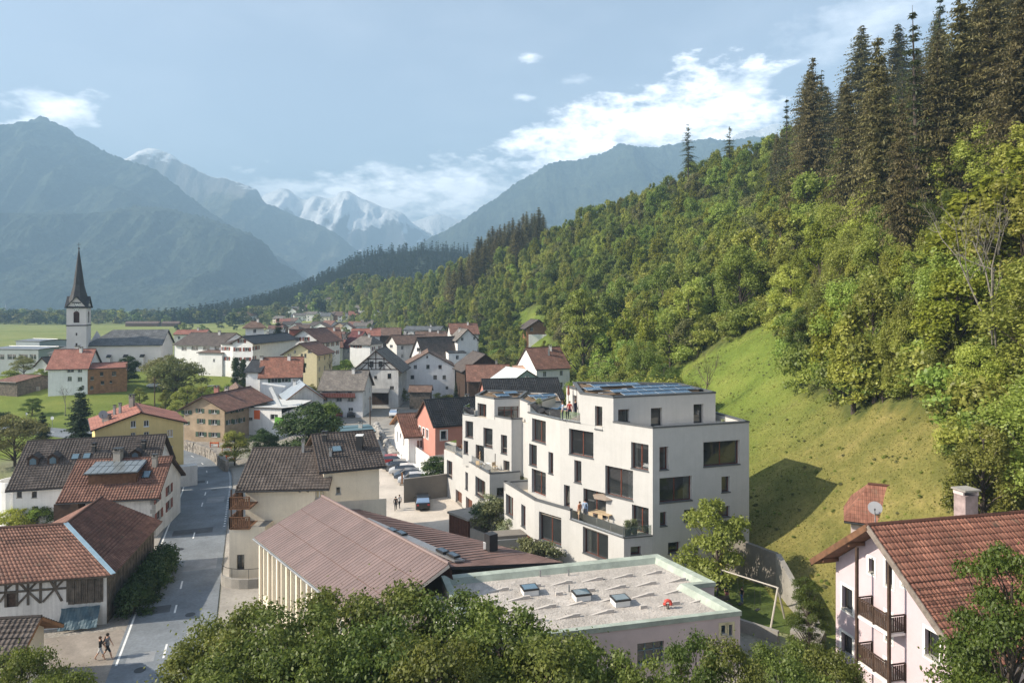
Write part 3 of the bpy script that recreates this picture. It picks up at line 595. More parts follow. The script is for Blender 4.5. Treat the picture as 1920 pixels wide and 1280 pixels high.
def build_forest():
    rg = np.random.default_rng(5); cand = []
    tries = 0
    while tries < 26000:
        tries += 1
        y = math.exp(rg.uniform(math.log(40), math.log(900))); xf = float(np.interp(y, FOOT_Y, FOOT_X)); t = rg.uniform(0, 1)**.8*(130+y*.12)+1.5
        if rg.uniform() > min(1, (y/300)*.9+.12): continue
        x = xf+t; px, py = pix((x, y, gz(x, y)))
        if px < -80 or px > 2060 or py > 1150: continue
        if any(in_poly(px, py+14*60/y, m) or in_poly(px, py, m) for m in MEADOWS): continue
        if y < 62 and px < 1780: continue
        if y < 190 and t < (5 if y > 125 else 9): continue
        cand.append((x, y, t))
    # keep distance
    kept = []; grid = {}
    for x, y, t in cand:
        con = conifer_zone(x, y, t); r = (8.2 if con else 3.4)*(1+max(0, y-150)/500)
        key = (int(x//6), int(y//6)); ok = True
        for a in range(-2, 3):
            for b in range(-2, 3):
                for (xx, yy) in grid.get((key[0]+a, key[1]+b), ()):
                    if (xx-x)**2+(yy-y)**2 < r*r: ok = False; break
        if ok: grid.setdefault(key, []).append((x, y)); kept.append((x, y, t, con))
    kept.sort(key=lambda q: q[1])
    nb = nc = 0; far = []; tone = {'mid': ['spring-green', 'spring-green', 'mid-green', 'spring-green', 'olive', 'mid-green'], 'tall': ['spring-green', 'mid-green', 'yellow-green'], 'near': ['spring-green', 'spring-green', 'mid-green', 'yellow-green', 'mid-green']}
    for x, y, t, con in kept:
        z = gz(x, y)-.3
        if con:
            h = rg.uniform(17, 38) if con == 1 else rg.uniform(14, 24)
            if nc < 150: nc += 1; tree('spruce' if rg.uniform() < .7 else 'larch', int(rg.integers(0, 4)), (x, y, z), h, 'spruce_tree', tree_label(h, 'brown-green', 'spruce' , x, y, z), 'tree', 'spruces of the hillside wood', wide=rg.uniform(1.0, 1.65))
            else: far.append((x, y, z, h/30, 20+int(rg.integers(0, 4))))
        else:
            kind = 'mid' if rg.uniform() < .5 else 'tall'; h = rg.uniform(6, 13) if kind == 'mid' else rg.uniform(8, 16)
            if t < 10 or rg.uniform() < .2: h *= .65
            i = int(rg.integers(0, 6))
            if y < 125: kind = 'near'
            if nb < 290: nb += 1; tree(kind, i, (x, y, z), h, 'broadleaf_tree', tree_label(h, tone[kind][i % len(tone[kind])], 'slender tree' if kind == 'tall' else 'round tree', x, y, z), 'tree', 'leafy trees of the wooded hillside', wide=rg.uniform(.9, 1.2))
            else: far.append((x, y, z, h/10, i if kind == 'mid' else 6+i % 3))
    meshes = PROTO['mid']+PROTO['tall']; ms = meshes+PROTO['spruce']
    A = np.array(far); idx = np.where(A[:, 4] >= 20, A[:, 4]-20+len(meshes), A[:, 4]).astype(int)
    scatter_gn('hillside_forest', A[:, :3], rg.uniform(0, 6.28, len(A)), A[:, 3], idx, ms, kind='stuff', label='far green wood covering the hillside as one mass', category='forest')
    k = 0   # leafless trees stand out brown among the green
    for x, y, t, con in kept:
        if con or y > 260 or rg.uniform() > .07 or k > 22: continue
        k += 1; h = rg.uniform(8, 13); tree('bare', 1, (x+2.2, y-1.5, gz(x+2.2, y-1.5)-.2), h, 'bare_tree', tree_label(h, 'brown', 'leafless tree', x, y, gz(x, y)), 'tree', 'leafless trees of the wooded hillside', wide=rg.uniform(.6, .9))
    # shrubs fill the floor of the wood
    pts = []
    while len(pts) < 2600:
        y = math.exp(rg.uniform(math.log(50), math.log(330))); xf = float(np.interp(y, FOOT_Y, FOOT_X)); t = rg.uniform(0, 1)*95+2; x = xf+t
        px, py = pix((x, y, gz(x, y)))
        if px < -50 or px > 2000 or py > 1150 or any(in_poly(px, py+5, m) for m in MEADOWS) or (y < 62 and px < 1760) or (y < 125 and t < 8): continue
        pts.append((x, y, gz(x, y)-.2, rg.uniform(.7, 1.7), rg.integers(0, 3)))
    A = np.array(pts); scatter_gn('undergrowth', A[:, :3], rg.uniform(0, 6.28, len(A)), A[:, 3], np.minimum(A[:, 4].astype(int), 1), PROTO['bush'][:2], kind='stuff', label='green shrub layer under the hillside trees', category='undergrowth')
    print('FOREST', nb, nc, len(far))
LANDMARKS = [('the hillside chalet', 1006, 625), ('the lone bare-trunk pine', 1290, 320), ('the free-standing spruce', 1525, 270), ('the upper meadow top', 1440, 615), ('the meadow junction', 1500, 735), ('the leafless pale tree', 1870, 640), ('the pink house chimney', 1811, 900), ('the top of the dry slope', 1720, 765), ('the tall airy tree', 1068, 590), ('the hut on the hilltop meadow', 1172, 395), ('the dark ridge conifers', 950, 420), ('the solar roof', 1210, 700), ('the brown-roofed hillside house', 1040, 660), ('the pale larch', 1725, 200), ('the rear brown house', 870, 600), ('the right frame edge', 1915, 500), ('the top right frame corner', 1915, 60)]
_used = {}
def tree_label(h, tone, kind, x, y, z):
    px, py = pix((x, y, z+h*.6)); nm, lx, ly = min(LANDMARKS, key=lambda q: (q[1]-px)**2+(q[2]-py)**2); dx, dy = px-lx, py-ly; d = math.hypot(dx, dy)
    v = 'above' if dy < 0 else 'below'; s = 'left of' if dx < 0 else 'right of'; pos = v if abs(dy) > 2.4*abs(dx) else s if abs(dx) > 2.4*abs(dy) else '%s and %s' % (v, s)
    size = ['low', 'small', 'medium', 'tall', 'very tall'][min(4, int(h/ (3.0 if 'spruce' not in kind else 7.4)))]; far = ['right beside and', 'close', 'some way', 'well', 'far'][min(4, int(d/45))]
    s = '%s %s %s %s %s %s' % (size, tone, kind, far, pos, nm)
    return s if len(s.split()) < 16 else '%s %s %s %s %s' % (tone, kind, far, pos, nm)
def conifer_zone(x, y, t):
    if y < 62: return 0
    if y < 190: return 1 if t > 38+max(0, y-88)*.42+9*float(fbm(x*.05, y*.05, 2)) and (int(x*7.3+y*3.1) % 5) else 0
    if 360 < y < 620 and t > 88-(y-360)*.05 and 880 < pix((x, y, gz(x, y)))[0] < 1030: return 2
    if y > 700 and t > 75: return 2
    return 1 if (y < 230 and t > 72) else 0
def ridge_conifers():
    rg = np.random.default_rng(33); n = 0
    for px, top in [(842, 445), (852, 432), (866, 440), (880, 452)]+[(888+k*7.2, 418-k*3.1+rg.uniform(-9, 9)) for k in range(19)]+[(895+k*14, 432-k*5) for k in range(9)]:
        d = rg.uniform(395, 470); x, y = xy(px, d); z = gz(x, y); h = min(27, max(13, CAMZ+(HZ-top-22)/F*d-z)); n += 1
        tree('spruce', n, (x, y, z-.5), h, 'ridge_conifer', 'dark conifer on the far ridge, number %d from the left of the dark row' % n if False else tree_label(h, 'blackish green', 'ridge conifer spruce', x, y, z), 'tree', 'dark conifers on the far ridge', wide=rg.uniform(1.1, 1.5))
def build_far_conifers():
    rg = np.random.default_rng(9); pts = []
    sx = [470, 520, 560, 600, 640, 668, 700, 740, 790, 840, 900]; sy = [586, 572, 556, 536, 510, 492, 478, 476, 468, 470, 480]
    for k in range(2300):
        px = rg.uniform(500, 880); s = rg.uniform(0, 1)**.9; zc = CAMZ+(HZ-np.interp(px, sx, sy))/F*1250; y = 1250-s**1.0*400; x = (px-960)/F*1250
        z = (zc+2)*(1-s)**.9-2; pts.append((x, y, z-2, rg.uniform(.45, .85), rg.integers(0, 2)))
    A = np.array(pts); low = [conifer(400+i, 30, 5.0, 13, 8, L_BLUEG, clear=.04, droop=.35, seglen=1.6, dens=1, width=4.2) for i in range(2)]
    scatter_gn('conifer_wood', A[:, :3], rg.uniform(0, 6.28, len(A)), A[:, 3], A[:, 4].astype(int), low, kind='stuff', label='dark blue-green conifer wood on the far hill', category='forest')
    # hedgerow trees and copses along the far edge of the fields
    lowb = [broadleaf(420+i, 10, 4.6, 12, 320, 1.0, lm, base=.05, lobe=.5) for i, lm in enumerate([L_MID, L_DARK, L_OLIVE])]; pts = []
    for k in range(520):
        px = rg.uniform(-60, 720); d = 1000*rg.uniform(.82, 1.25) if px < 430 else rg.uniform(700, 1150)
        x = (px-960)/F*d; pts.append((x, d, gz(x, d)-.5, rg.uniform(.8, 1.9), rg.integers(0, 3)))
    for k in range(70):
        px = rg.uniform(330, 760); d = rg.uniform(330, 720); x = (px-960)/F*d; xf = np.interp(d, FOOT_Y, FOOT_X)
        if x > xf-4 or (px < 530 and d < 600): continue
        pts.append((x, d, gz(x, d)-.3, rg.uniform(.4, .95), rg.integers(0, 3)))
    A = np.array(pts); scatter_gn('field_copse', A[:, :3], rg.uniform(0, 6.28, len(A)), A[:, 3], A[:, 4].astype(int), lowb, kind='stuff', label='belt of far trees along the edge of the fields', category='trees')
def build_haze():
    m = bpy.data.materials.new('haze'); m.use_nodes = True; N = m.node_tree.nodes; N.remove(N['Principled BSDF'])
    v = N.new('ShaderNodeVolumePrincipled'); v.inputs['Density'].default_value = HAZE; v.inputs['Color'].default_value = (.47, .74, 1.0, 1); v.inputs['Anisotropy'].default_value = 0.0
    m.node_tree.links.new(v.outputs[0], N['Material Output'].inputs['Volume'])
    MB().box((-11000, -200, -12), (22000, 0, 0), (0, 9400, 0), (0, 0, 1380), m).build('haze', kind='stuff', label='thin blue haze filling the valley air', category='haze')
HAZE = 2.5e-4
# ------------------------------------------------------------------ building kit
PL_WHITE = mat('plaster_white', (.80, .79, .77), .92, .05, .7, .12, 40, fine=.03, streak=.14)
PL_OLD = mat('plaster_old', (.72, .70, .66), .93, .12, .5, .2, 25, fine=.05, streak=.28)
PL_CREAM = mat('plaster_cream', (.74, .66, .53), .92, .07, .5, .12, 40, fine=.03, streak=.10)
PL_YELLOW = mat('plaster_yellow', (.68, .53, .24), .92, .06, .6, .1, 40, fine=.03, streak=.12)
PL_PINK = mat('plaster_pink', (.56, .455, .485), .92, .04, .7, .1, 40, fine=.02)
PL_RED = mat('plaster_red', (.50, .235, .185), .9, .08, .6, .1, 40)
PL_TAN = mat('plaster_tan', (.42, .32, .22), .93, .18, .6, .2, 25, fine=.06)
PL_ROSE = mat('plaster_rose', (.58, .49, .48), .93, .1, .4, .1, 30)
PL_MODERN = mat('plaster_modern', (.475, .467, .45), .9, .04, .8, .1, 30, fine=.03, streak=.07)
PL_MODERN_B = mat('plaster_modern_textured', (.70, .685, .66), .95, .05, .8, .5, 14, fine=.06)
COPING = mat('coping_metal', (.10, .105, .11), .5, .08, 2)
CONC = mat('concrete', (.30, .28, .25), .9, .12, .7, .2, 14, fine=.05)
CONC_D = mat('concrete_taupe', (.20, .18, .155), .9, .08, .7, .15, 14, fine=.04)
WOOD_D = mat('wood_dark', (.075, .045, .03), .85, .3, 2.5, .3, 20)
WOOD_M = mat('wood_brown', (.17, .085, .045), .8, .25, 2.5, .3, 20)
WOOD_L = mat('wood_larch', (.30, .15, .07), .8, .2, 1.5, .25, 20)
WOOD_G = mat('wood_grey', (.15, .125, .10), .9, .35, 2.2, .4, 14)
WOOD_P = mat('wood_pale', (.50, .38, .24), .7, .1, 3)
FR_WHITE = mat('frame_white', (.75, .75, .73), .5, 0)
FR_RED = mat('frame_redbrown', (.15, .045, .025), .55, .1, 3)
FR_DARK = mat('frame_dark', (.05, .045, .04), .5, 0)
SHUT_R = mat('shutter_red', (.22, .07, .05), .7, .15, 3)
SHUT_G = mat('shutter_green', (.06, .10, .07), .7, .15, 3)
METAL = mat('metal_grey', (.30, .31, .32), .45, .12, .8, metal=.5)
METAL_D = mat('metal_dark', (.03, .03, .032), .45, .1, 2)
SILL = mat('stone_sill', (.40, .39, .36), .85, .1, 2)
GL = glass_mat('glass', (.035, .04, .045), .25)
GLM = glass_mat('glass_modern', (.06, .066, .07), .66)
GLR = glass_mat('glass_rail', (.25, .30, .28), .82)
GLS = glass_mat('glass_sky', (.10, .16, .20), .05)
ROOMS = mat('room_wall', (.42, .38, .33), .9, .1, .5)
RT_BROWN = roof_mat('tiles_brown', (.15, .095, .072), (.22, .145, .11))
RT_DARK = roof_mat('tiles_dark', (.085, .068, .06), (.135, .11, .095))
RT_RED = roof_mat('tiles_red', (.22, .095, .065), (.33, .15, .10), moss=(.12, .10, .07))
RT_REDB = roof_mat('tiles_redbrown', (.18, .09, .066), (.27, .14, .10), moss=(.11, .09, .065))
RT_SALMON = roof_mat('tiles_salmon', (.29, .115, .085), (.36, .165, .12), bump=.3)
RT_BLACK = roof_mat('tiles_black', (.028, .029, .032), (.05, .05, .054), rough=.6)
RT_GREYB = roof_mat('tiles_greybrown', (.16, .14, .125), (.24, .21, .18))
RT_SLATE = roof_mat('slate_grey', (.11, .115, .12), (.15, .155, .16), cw=.6, rh=.5, bump=.2)
RT_SHEET = roof_mat('sheet_roof', (.17, .105, .09), (.20, .125, .105), cw=.9, rh=5, bump=0)


class Face:
    """vertical wall plane from plan point a to b (left to right seen from outside)"""
    def __init__(s, a, b): s.a = Vector(a[:2]); s.b = Vector(b[:2]); s.W = (s.b-s.a).length; s.u = (s.b-s.a)/s.W; s.n = Vector((s.u.y, -s.u.x))
    def P(s, u, z, off=0.0): q = s.a+s.u*u+s.n*off; return Vector((q.x, q.y, z))
    def hit(s, px, py):
        d = Vector(((px-960)/F, 1.0)); den = d.dot(s.n)
        t = s.a.dot(s.n)/den; q = d*t; return ((q-s.a).dot(s.u), CAMZ-(py-HZ)/F*t)
    def box(s, x0, y0, x1, y1):
        ym, xm = (y0+y1)/2, (x0+x1)/2; u0 = s.hit(x0, ym)[0]; u1 = s.hit(x1, ym)[0]; z1 = s.hit(xm, y0)[1]; z0 = s.hit(xm, y1)[1]; return (min(u0, u1), max(u0, u1), z0, z1)
def wall_face(mb, f, z0, z1, holes, m, rec=.2, clips=()):
    us = sorted(set([0, f.W]+[min(max(h[i], 0.02), f.W-.02) for h in holes for i in (0, 1)])); vs = sorted(set([z0, z1]+[h[i] for h in holes for i in (2, 3) if z0 < h[i] < z1]))
    for j in range(len(vs)-1):
        run = None
        for i in range(len(us)):
            solid = i < len(us)-1 and not any(h[0]-1e-6 <= (us[i]+us[i+1])/2 <= h[1]+1e-6 and h[2] <= (vs[j]+vs[j+1])/2 <= h[3] for h in holes)
            if solid and run is None: run = us[i]
            if not solid and run is not None:
                poly = [(run, vs[j]), (us[i], vs[j]), (us[i], vs[j+1]), (run, vs[j+1])]
                for c in clips:
                    poly = clip_poly(poly, *c) if poly else poly
                if poly: mb.face([f.P(u, v) for u, v in poly], m, poly)
                run = None
    for (a, b, c, d, *_) in holes:
        a = max(a, .02); b = min(b, f.W-.02)
        for p, q in (((a, c), (a, d)), ((b, d), (b, c)), ((a, d), (b, d)), ((b, c), (a, c))):
            mb.face([f.P(*p), f.P(*q), f.P(*q, -rec), f.P(*p, -rec)], m)
def window(parent, f, h, frame=FR_WHITE, glass=None, mull=1, shut=None, sill=SILL, rec=.2, fw=.07, name='window', surround=None, transom=0, depth=True):
    a, b, c, d = h[:4]; a = max(a, .02); b = min(b, f.W-.02); mb = MB(); dp = .06; o0 = -rec+.01
    def bar(u0, u1, v0, v1): mb.box(f.P(u0, v0, o0-dp), f.P(u1, v0, o0-dp)-f.P(u0, v0, o0-dp), f.P(u0, v1, o0)-f.P(u0, v1, o0-dp), Vector((0, 0, v1-v0)), frame)
    bar(a, a+fw, c, d); bar(b-fw, b, c, d); bar(a+fw, b-fw, c, c+fw); bar(a+fw, b-fw, d-fw, d)
    for k in range(mull):
        u = a+(b-a)*(k+1)/(mull+1); bar(u-fw/2, u+fw/2, c+fw, d-fw)
    if transom: v = d-(d-c)*transom; bar(a+fw, b-fw, v-fw*.4, v+fw*.4)
    w = mb.build(name, parent)
    MB().face([f.P(a+fw, c+fw, o0-.035), f.P(b-fw, c+fw, o0-.035), f.P(b-fw, d-fw, o0-.035), f.P(a+fw, d-fw, o0-.035)], glass or GL).build('pane', w)
    if sill: MB().box(f.P(a-.04, c-.05, -rec+.02), f.P(b+.04, c-.05, -rec+.02)-f.P(a-.04, c-.05, -rec+.02), f.P(a, c, .06)-f.P(a, c, -rec+.02), Vector((0, 0, .09)), sill).build('sill', w)
    if shut:
        sw = min(.55, (b-a)*.5)
        for u0 in (a-sw-.03, b+.03):
            MB().box(f.P(u0, c, .003), f.P(u0+sw, c, .003)-f.P(u0, c, .003), f.P(u0, c, .05)-f.P(u0, c, .003), Vector((0, 0, d-c)), shut).build('shutter', w)
    if surround:
        s = MB(); t = .16
        for (u0, u1, v0, v1) in ((a-t, a, c-t, d+t), (b, b+t, c-t, d+t), (a, b, d, d+t), (a, b, c-t, c-.062)):
            s.box(f.P(u0, v0, .002), f.P(u1, v0, .002)-f.P(u0, v0, .002), f.P(u0, v0, .03)-f.P(u0, v0, .002), Vector((0, 0, v1-v0)), surround)
        s.build('surround', w)
    return w
def slab(mb, p0, p1, p2, p3, th, mt, me):
    p = [Vector(q) for q in (p0, p1, p2, p3)]; n = (p[1]-p[0]).cross(p[3]-p[0]).normalized()
    if n.z < 0: n = -n
    lo = [q-n*th for q in p]; e = (p[1]-p[0]).normalized(); s = (p[3]-p[0]-e*(p[3]-p[0]).dot(e)).normalized()
    mb.face(p, mt, [((q-p[0]).dot(e), (q-p[0]).dot(s)) for q in p]); mb.face(lo[::-1], me)
    for i in range(4): mb.face([p[i], lo[i], lo[(i+1) % 4], p[(i+1) % 4]], me)
def tiles(parent, p0, p1, p2, p3, cw, rh, m, name='roof_tiles', amp=.03, lift=.07, step=4, jit=.012):
    """rows of lapped curved tiles; p0-p1 is the eave, p3-p2 the ridge"""
    p0, p1, p2, p3 = [Vector(q) for q in (p0, p1, p2, p3)]; n = (p1-p0).cross(p3-p0).normalized()
    if n.z < 0: n = -n
    nr = max(2, round((p3-p0).length/rh)); nc = max(3, round(max((p1-p0).length, (p2-p3).length)/cw)); K = nc*step
    a = np.linspace(0, 1, K+1); ph = (np.arange(K+1) % step)/step; wave = amp*np.sin(ph*2*np.pi)
    P = [np.array(q) for q in (p0, p1, p2, p3)]; nv = np.array(n); V, Fq, UV = [], [], []; base = 0; lw = (p1-p0).length; lh = (p3-p0).length
    rg = np.random.default_rng(int(abs(p0.x*97+p0.y*31)) % 9999)
    def line(s): L_ = P[0]+(P[3]-P[0])*s; R_ = P[1]+(P[2]-P[1])*s; return L_[None, :]*(1-a)[:, None]+R_[None, :]*a[:, None]
    for r in range(nr):
        s0, s1 = r/nr, min(1, (r+1.15)/nr); j = np.repeat(rg.uniform(-jit, jit, nc), step); j = np.append(j, j[-1])
        low = line(s0)+nv*(lift+wave+j)[:, None]; up = line(s1)+nv*(.012+wave*.8)[:, None]; lip = line(s0)+nv*.005
        V += [lip, low, up]; i = np.arange(K)+base
        Fq.append(np.stack([i, i+1, i+K+2, i+K+1], 1)); Fq.append(np.stack([i+K+1, i+K+2, i+2*K+3, i+2*K+2], 1)); base += 3*(K+1)
        for s in (s0, s0, s1): UV.append(np.stack([a*lw, np.full(K+1, (s0+.3/nr)*lh if s != s1 else (s0+.8/nr)*lh)], 1))
    V = np.concatenate(V); Fq = np.concatenate(Fq); UV = np.concatenate(UV)
    me = np_mesh(name, V, Fq, [m]); l = me.uv_layers.new(name='UVMap'); l.data.foreach_set('uv', UV[Fq.ravel()].astype(np.float32).ravel())
    return link(name, me, parent, kind='stuff')
def chimney(parent, p, w, h, m=None, cap=True):
    mb = MB(); m = m or CONC; p = Vector(p); mb.cbox(p+Vector((0, 0, h/2-.6)), w, w*.8, h+1.2, m)
    if cap:
        mb.cbox(p+Vector((0, 0, h+.04)), w*1.2, w, .08, CONC_D)
        for sx in (-1, 1): mb.cbox(p+Vector((sx*w*.4, 0, h+.2)), .1, w*.7, .24, m)
        mb.cbox(p+Vector((0, 0, h+.36)), w*1.25, w*1.05, .07, METAL_D)
    return mb.build('chimney', parent)
class House:
    """gabled house. front wall from plan A to B (left to right in the photo), L metres deep; ridge 'b' runs away from the front (gable front), 'u' along it"""
    def __init__(s, name, label, A, B, L, ze, zr, ridge='b', wall=PL_WHITE, roof=RT_BROWN, over=.5, gov=.4, off=.5, zb=None, cat='house', group=None, edge=WOOD_D, th=.2, hip=0.0, zer=None, tile=None, roof_name='roof'):
        s.A, s.B = Vector(A[:2]), Vector(B[:2]); s.u = (s.B-s.A).normalized(); s.W = (s.B-s.A).length; s.b = Vector((-s.u.y, s.u.x)); s.L = L; s.ze = ze; s.zr = zr; s.ridge = ridge
        C = s.B+s.b*L; D = s.A+s.b*L; s.faces = {'f': Face(s.A, s.B), 'r': Face(s.B, C), 'k': Face(C, D), 'l': Face(D, s.A)}
        s.zb = zb if zb is not None else min(gz(q.x, q.y) for q in (s.A, s.B, C, D))-.4
        s.wall, s.rm, s.over, s.gov, s.off, s.edge, s.th, s.hip, s.tile = wall, roof, over, gov, off, edge, th, hip, tile; s.holes = {k: [] for k in 'frkl'}; s.wins = []; s.roof_name = roof_name; s.zer = ze if zer is None else zer
        m = (s.A+C)/2; s.o = thing(name, label, cat, group, (m.x, m.y, s.zb))
    def local(s, o): o.matrix_parent_inverse = Matrix.Translation(-Vector(s.o.location)); return o
    def win(s, face, boxes, **kw):
        for bx in boxes:
            h = s.faces[face].box(*bx); s.holes[face].append(h); s.wins.append((face, h, kw))
    def winm(s, face, boxes, **kw):
        for h in boxes: s.holes[face].append(h); s.wins.append((face, h, kw))
    def at(s, u, b, z): q = s.A+s.u*u+s.b*b; return Vector((q.x, q.y, z))
    def roofz(s, u, b):
        t, w, o = (u, s.W, s.off) if s.ridge == 'b' else (b, s.L, s.off); r = w*o
        return s.ze+(s.zr-s.ze)*t/r if t < r else s.zer+(s.zr-s.zer)*(w-t)/(w-r)
    def build(s):
        mb = MB(); g = ('f', 'k') if s.ridge == 'b' else ('l', 'r')
        for k, f in s.faces.items():
            if k in g and s.hip < .5:
                o = s.off if k in ('f', 'r') else 1-s.off; za, zbb = (s.ze, s.zer) if k in ('f', 'r') else (s.zer, s.ze); k1 = (s.zr-za)/(f.W*o); k2 = (s.zr-zbb)/(f.W*(1-o))
                wall_face(mb, f, s.zb, s.zr, s.holes[k], s.wall, clips=[(-k1, 1, za), (k2, 1, zbb+k2*f.W)])
            else: wall_face(mb, f, s.zb, (s.ze if k in ('f', 'l') else s.zer) if s.hip < .5 else s.ze, s.holes[k], s.wall)
        s.wall_o = s.local(mb.build('wall', s.o))
        # roof
        mb = MB(); ov, go, th = s.over, s.gov, s.th; w, l = (s.W, s.L) if s.ridge == 'b' else (s.L, s.W); r = w*s.off
        def pt(t, a, z): return s.at(t, a, z) if s.ridge == 'b' else s.at(a, t, z)
        kl = (s.zr-s.ze)/r; kr = (s.zr-s.zer)/(w-r); hp = s.hip*l*.5; Z = th+.02
        e0, e1 = pt(-ov, -go, s.ze-kl*ov+Z), pt(-ov, l+go, s.ze-kl*ov+Z); f0, f1 = pt(w+ov, -go, s.zer-kr*ov+Z), pt(w+ov, l+go, s.zer-kr*ov+Z)
        r0, r1 = pt(r, -go+hp*1.0, s.zr+Z), pt(r, l+go-hp, s.zr+Z); s.rp = (e0, e1, f0, f1, r0, r1)
        slab(mb, e0, e1, r1, r0, th, s.rm, s.edge); slab(mb, f0, f1, r1, r0, th, s.rm, s.edge)
        if s.hip:
            for a, b_, c in ((e0, f0, r0), (e1, f1, r1)):
                e = (b_-a).normalized(); q = [a, b_, c]; mb.face(q if (b_-a).cross(c-a).z > 0 else q[::-1], s.rm, [((x-a).dot(e), (x-a-e*(x-a).dot(e)).length) for x in (q if (b_-a).cross(c-a).z > 0 else q[::-1])])
        s.roof = s.local(mb.build(s.roof_name, s.o))
        rb = MB(); rb.tube([r0+Vector((0, 0, .02)), r1+Vector((0, 0, .02))], .11, s.rm, 6); rb.build('ridge_cap', s.roof)
        gu = MB()
        for a, b_ in ((e0, e1), (f0, f1)): gu = MB(); gu.tube([a+Vector((0, 0, -.12)), b_+Vector((0, 0, -.12))], .07, METAL_D, 5); s.local(gu.build('gutter', s.o))
        if s.tile:
            tiles(s.roof, e0, e1, r1, r0, s.tile[0], s.tile[1], s.rm); tiles(s.roof, f0, f1, r1, r0, s.tile[0], s.tile[1], s.rm)
        for face, h, kw in s.wins: s.local(window(s.o, s.faces[face], h, **kw))
        return s
    def chim(s, u, b, w=.7, h=1.3, m=None): return chimney(s.roof, s.at(u, b, s.roofz(u, b)+s.th), w, h, m)
    def on_roof(s, u, b): return s.at(u, b, s.roofz(u, b)+s.th+.05)
    def beams(s, face, m=WOOD_D, proud=.04):
        pass
def timber(H, face, segs, m=WOOD_D, w=.16):
    """half timbering: each timber a part; segs in photo pixels"""
    f = H.faces[face]
    for x0, y0, x1, y1 in segs:
        u0, v0 = f.hit(x0, y0); u1, v1 = f.hit(x1, y1); mb = MB(); mb.beam(f.P(u0, v0, .03), f.P(u1, v1, .03), w, .06, m, up=Vector((f.n.x, f.n.y, 0))); H.local(mb.build('timber', H.o))
def skylight(H, u, b, w=.8, h=1.1, lift=.0):
    """roof window lying in the slope (ridge along the front)"""
    ax = Vector((H.u.x, H.u.y, 0)) if H.ridge == 'u' else Vector((H.b.x, H.b.y, 0)); p = H.on_roof(u, b)
    q = H.on_roof(u, b+.5) if H.ridge == 'u' else H.on_roof(u+.5, b); s = (q-p).normalized(); n = ax.cross(s).normalized(); n = n if n.z > 0 else -n; p = p+n*(.05+lift)
    mb = MB(); mb.box(p-ax*w/2-s*h/2-n*.1, ax*w, s*h, n*.16, METAL_D); o = mb.build('skylight', H.roof)
    MB().face([p+ax*(w*.42)*i+s*(h*.42)*j+n*.075 for i, j in ((-1, -1), (1, -1), (1, 1), (-1, 1))], GLS).build('pane', o); return o
def dormer(H, u, b, w, h, m=WOOD_D, roof=RT_DARK, gl=None):
    """small gabled dormer on the front slope"""
    p = H.on_roof(u, b); U = Vector((H.u.x, H.u.y, 0)); B = Vector((H.b.x, H.b.y, 0)); Z = Vector((0, 0, 1)); d = h*1.9; mb = MB()
    a = p-U*w/2-Z*.3; mb.box(a, U*w, B*d, Z*(h+.3), m); o = mb.build('dormer', H.roof)
    r = MB(); e = .12; t0 = p+Z*h; slab(r, t0-U*(w/2+e)-B*e, t0-U*(w/2+e)+B*d, t0+B*d+Z*w*.45, t0-B*e+Z*w*.45, .06, roof, m); slab(r, t0+U*(w/2+e)-B*e, t0+U*(w/2+e)+B*d, t0+B*d+Z*w*.45, t0-B*e+Z*w*.45, .06, roof, m)
    r.face([t0-U*w/2-B*.01, t0+U*w/2-B*.01, t0+Z*w*.42-B*.01], m); r.build('dormer_roof', o)
    MB().face([p-U*w*.3-B*.012+Z*.1, p+U*w*.3-B*.012+Z*.1, p+U*w*.3-B*.012+Z*h*.8, p-B*.012+Z*(h*1.1), p-U*w*.3-B*.012+Z*h*.8], gl or GLS).build('pane', o)
def railing(parent, pts, h, m, post=1.2, slat=None, loc=None, name='railing', gap=.03):
    """balcony railing: handrail with posts and upright boards, each board a part"""
    mb = MB(); pts = [Vector(p) for p in pts]
    for a, b in zip(pts, pts[1:]):
        mb.beam(a+Vector((0, 0, h)), b+Vector((0, 0, h)), .08, .06, m); mb.beam(a+Vector((0, 0, .12)), b+Vector((0, 0, .12)), .05, .06, m)
        n = max(1, round((b-a).length/post))
        for k in range(n+1): q = a+(b-a)*k/n; mb.cbox(q+Vector((0, 0, h/2)), .08, .08, h, m)
    o = mb.build(name, parent)
    if slat:
        for a, b in zip(pts, pts[1:]):
            d = (b-a); n = max(1, int(d.length/slat)); ang = math.atan2(d.y, d.x); me = None
            for k in range(n):
                q = a+d*(k+.5)/n+Vector((0, 0, h*.52))
                if me is None:
                    x = MB(); x.cbox((0, 0, 0), slat-gap, .025, h*.78, m); c = x.build('slat', o); me = c.data
                else: c = link('slat', me, o)
                c.location = q; c.rotation_euler = (0, 0, ang)
    return o
def Z(k):
    sc, ox, oy = {'r2': (4.572, 300, 560), 'r3': (4.571, 580, 560), 'r4': (5.819, 800, 540), 'z1': (2.56, 0, 780), 'zb': (3.2, 0, 440), 'z2': (2.667, 400, 800), 'm': (3.0968, 820, 700), 'a': (5.333, 820, 720), 'k': (3.555, 1500, 920)}[k]
    return lambda *bs: [(ox+b[0]/sc, oy+b[1]/sc, ox+b[2]/sc, oy+b[3]/sc) for b in bs]
def zy(py, d): return CAMZ-(py-HZ)/F*d
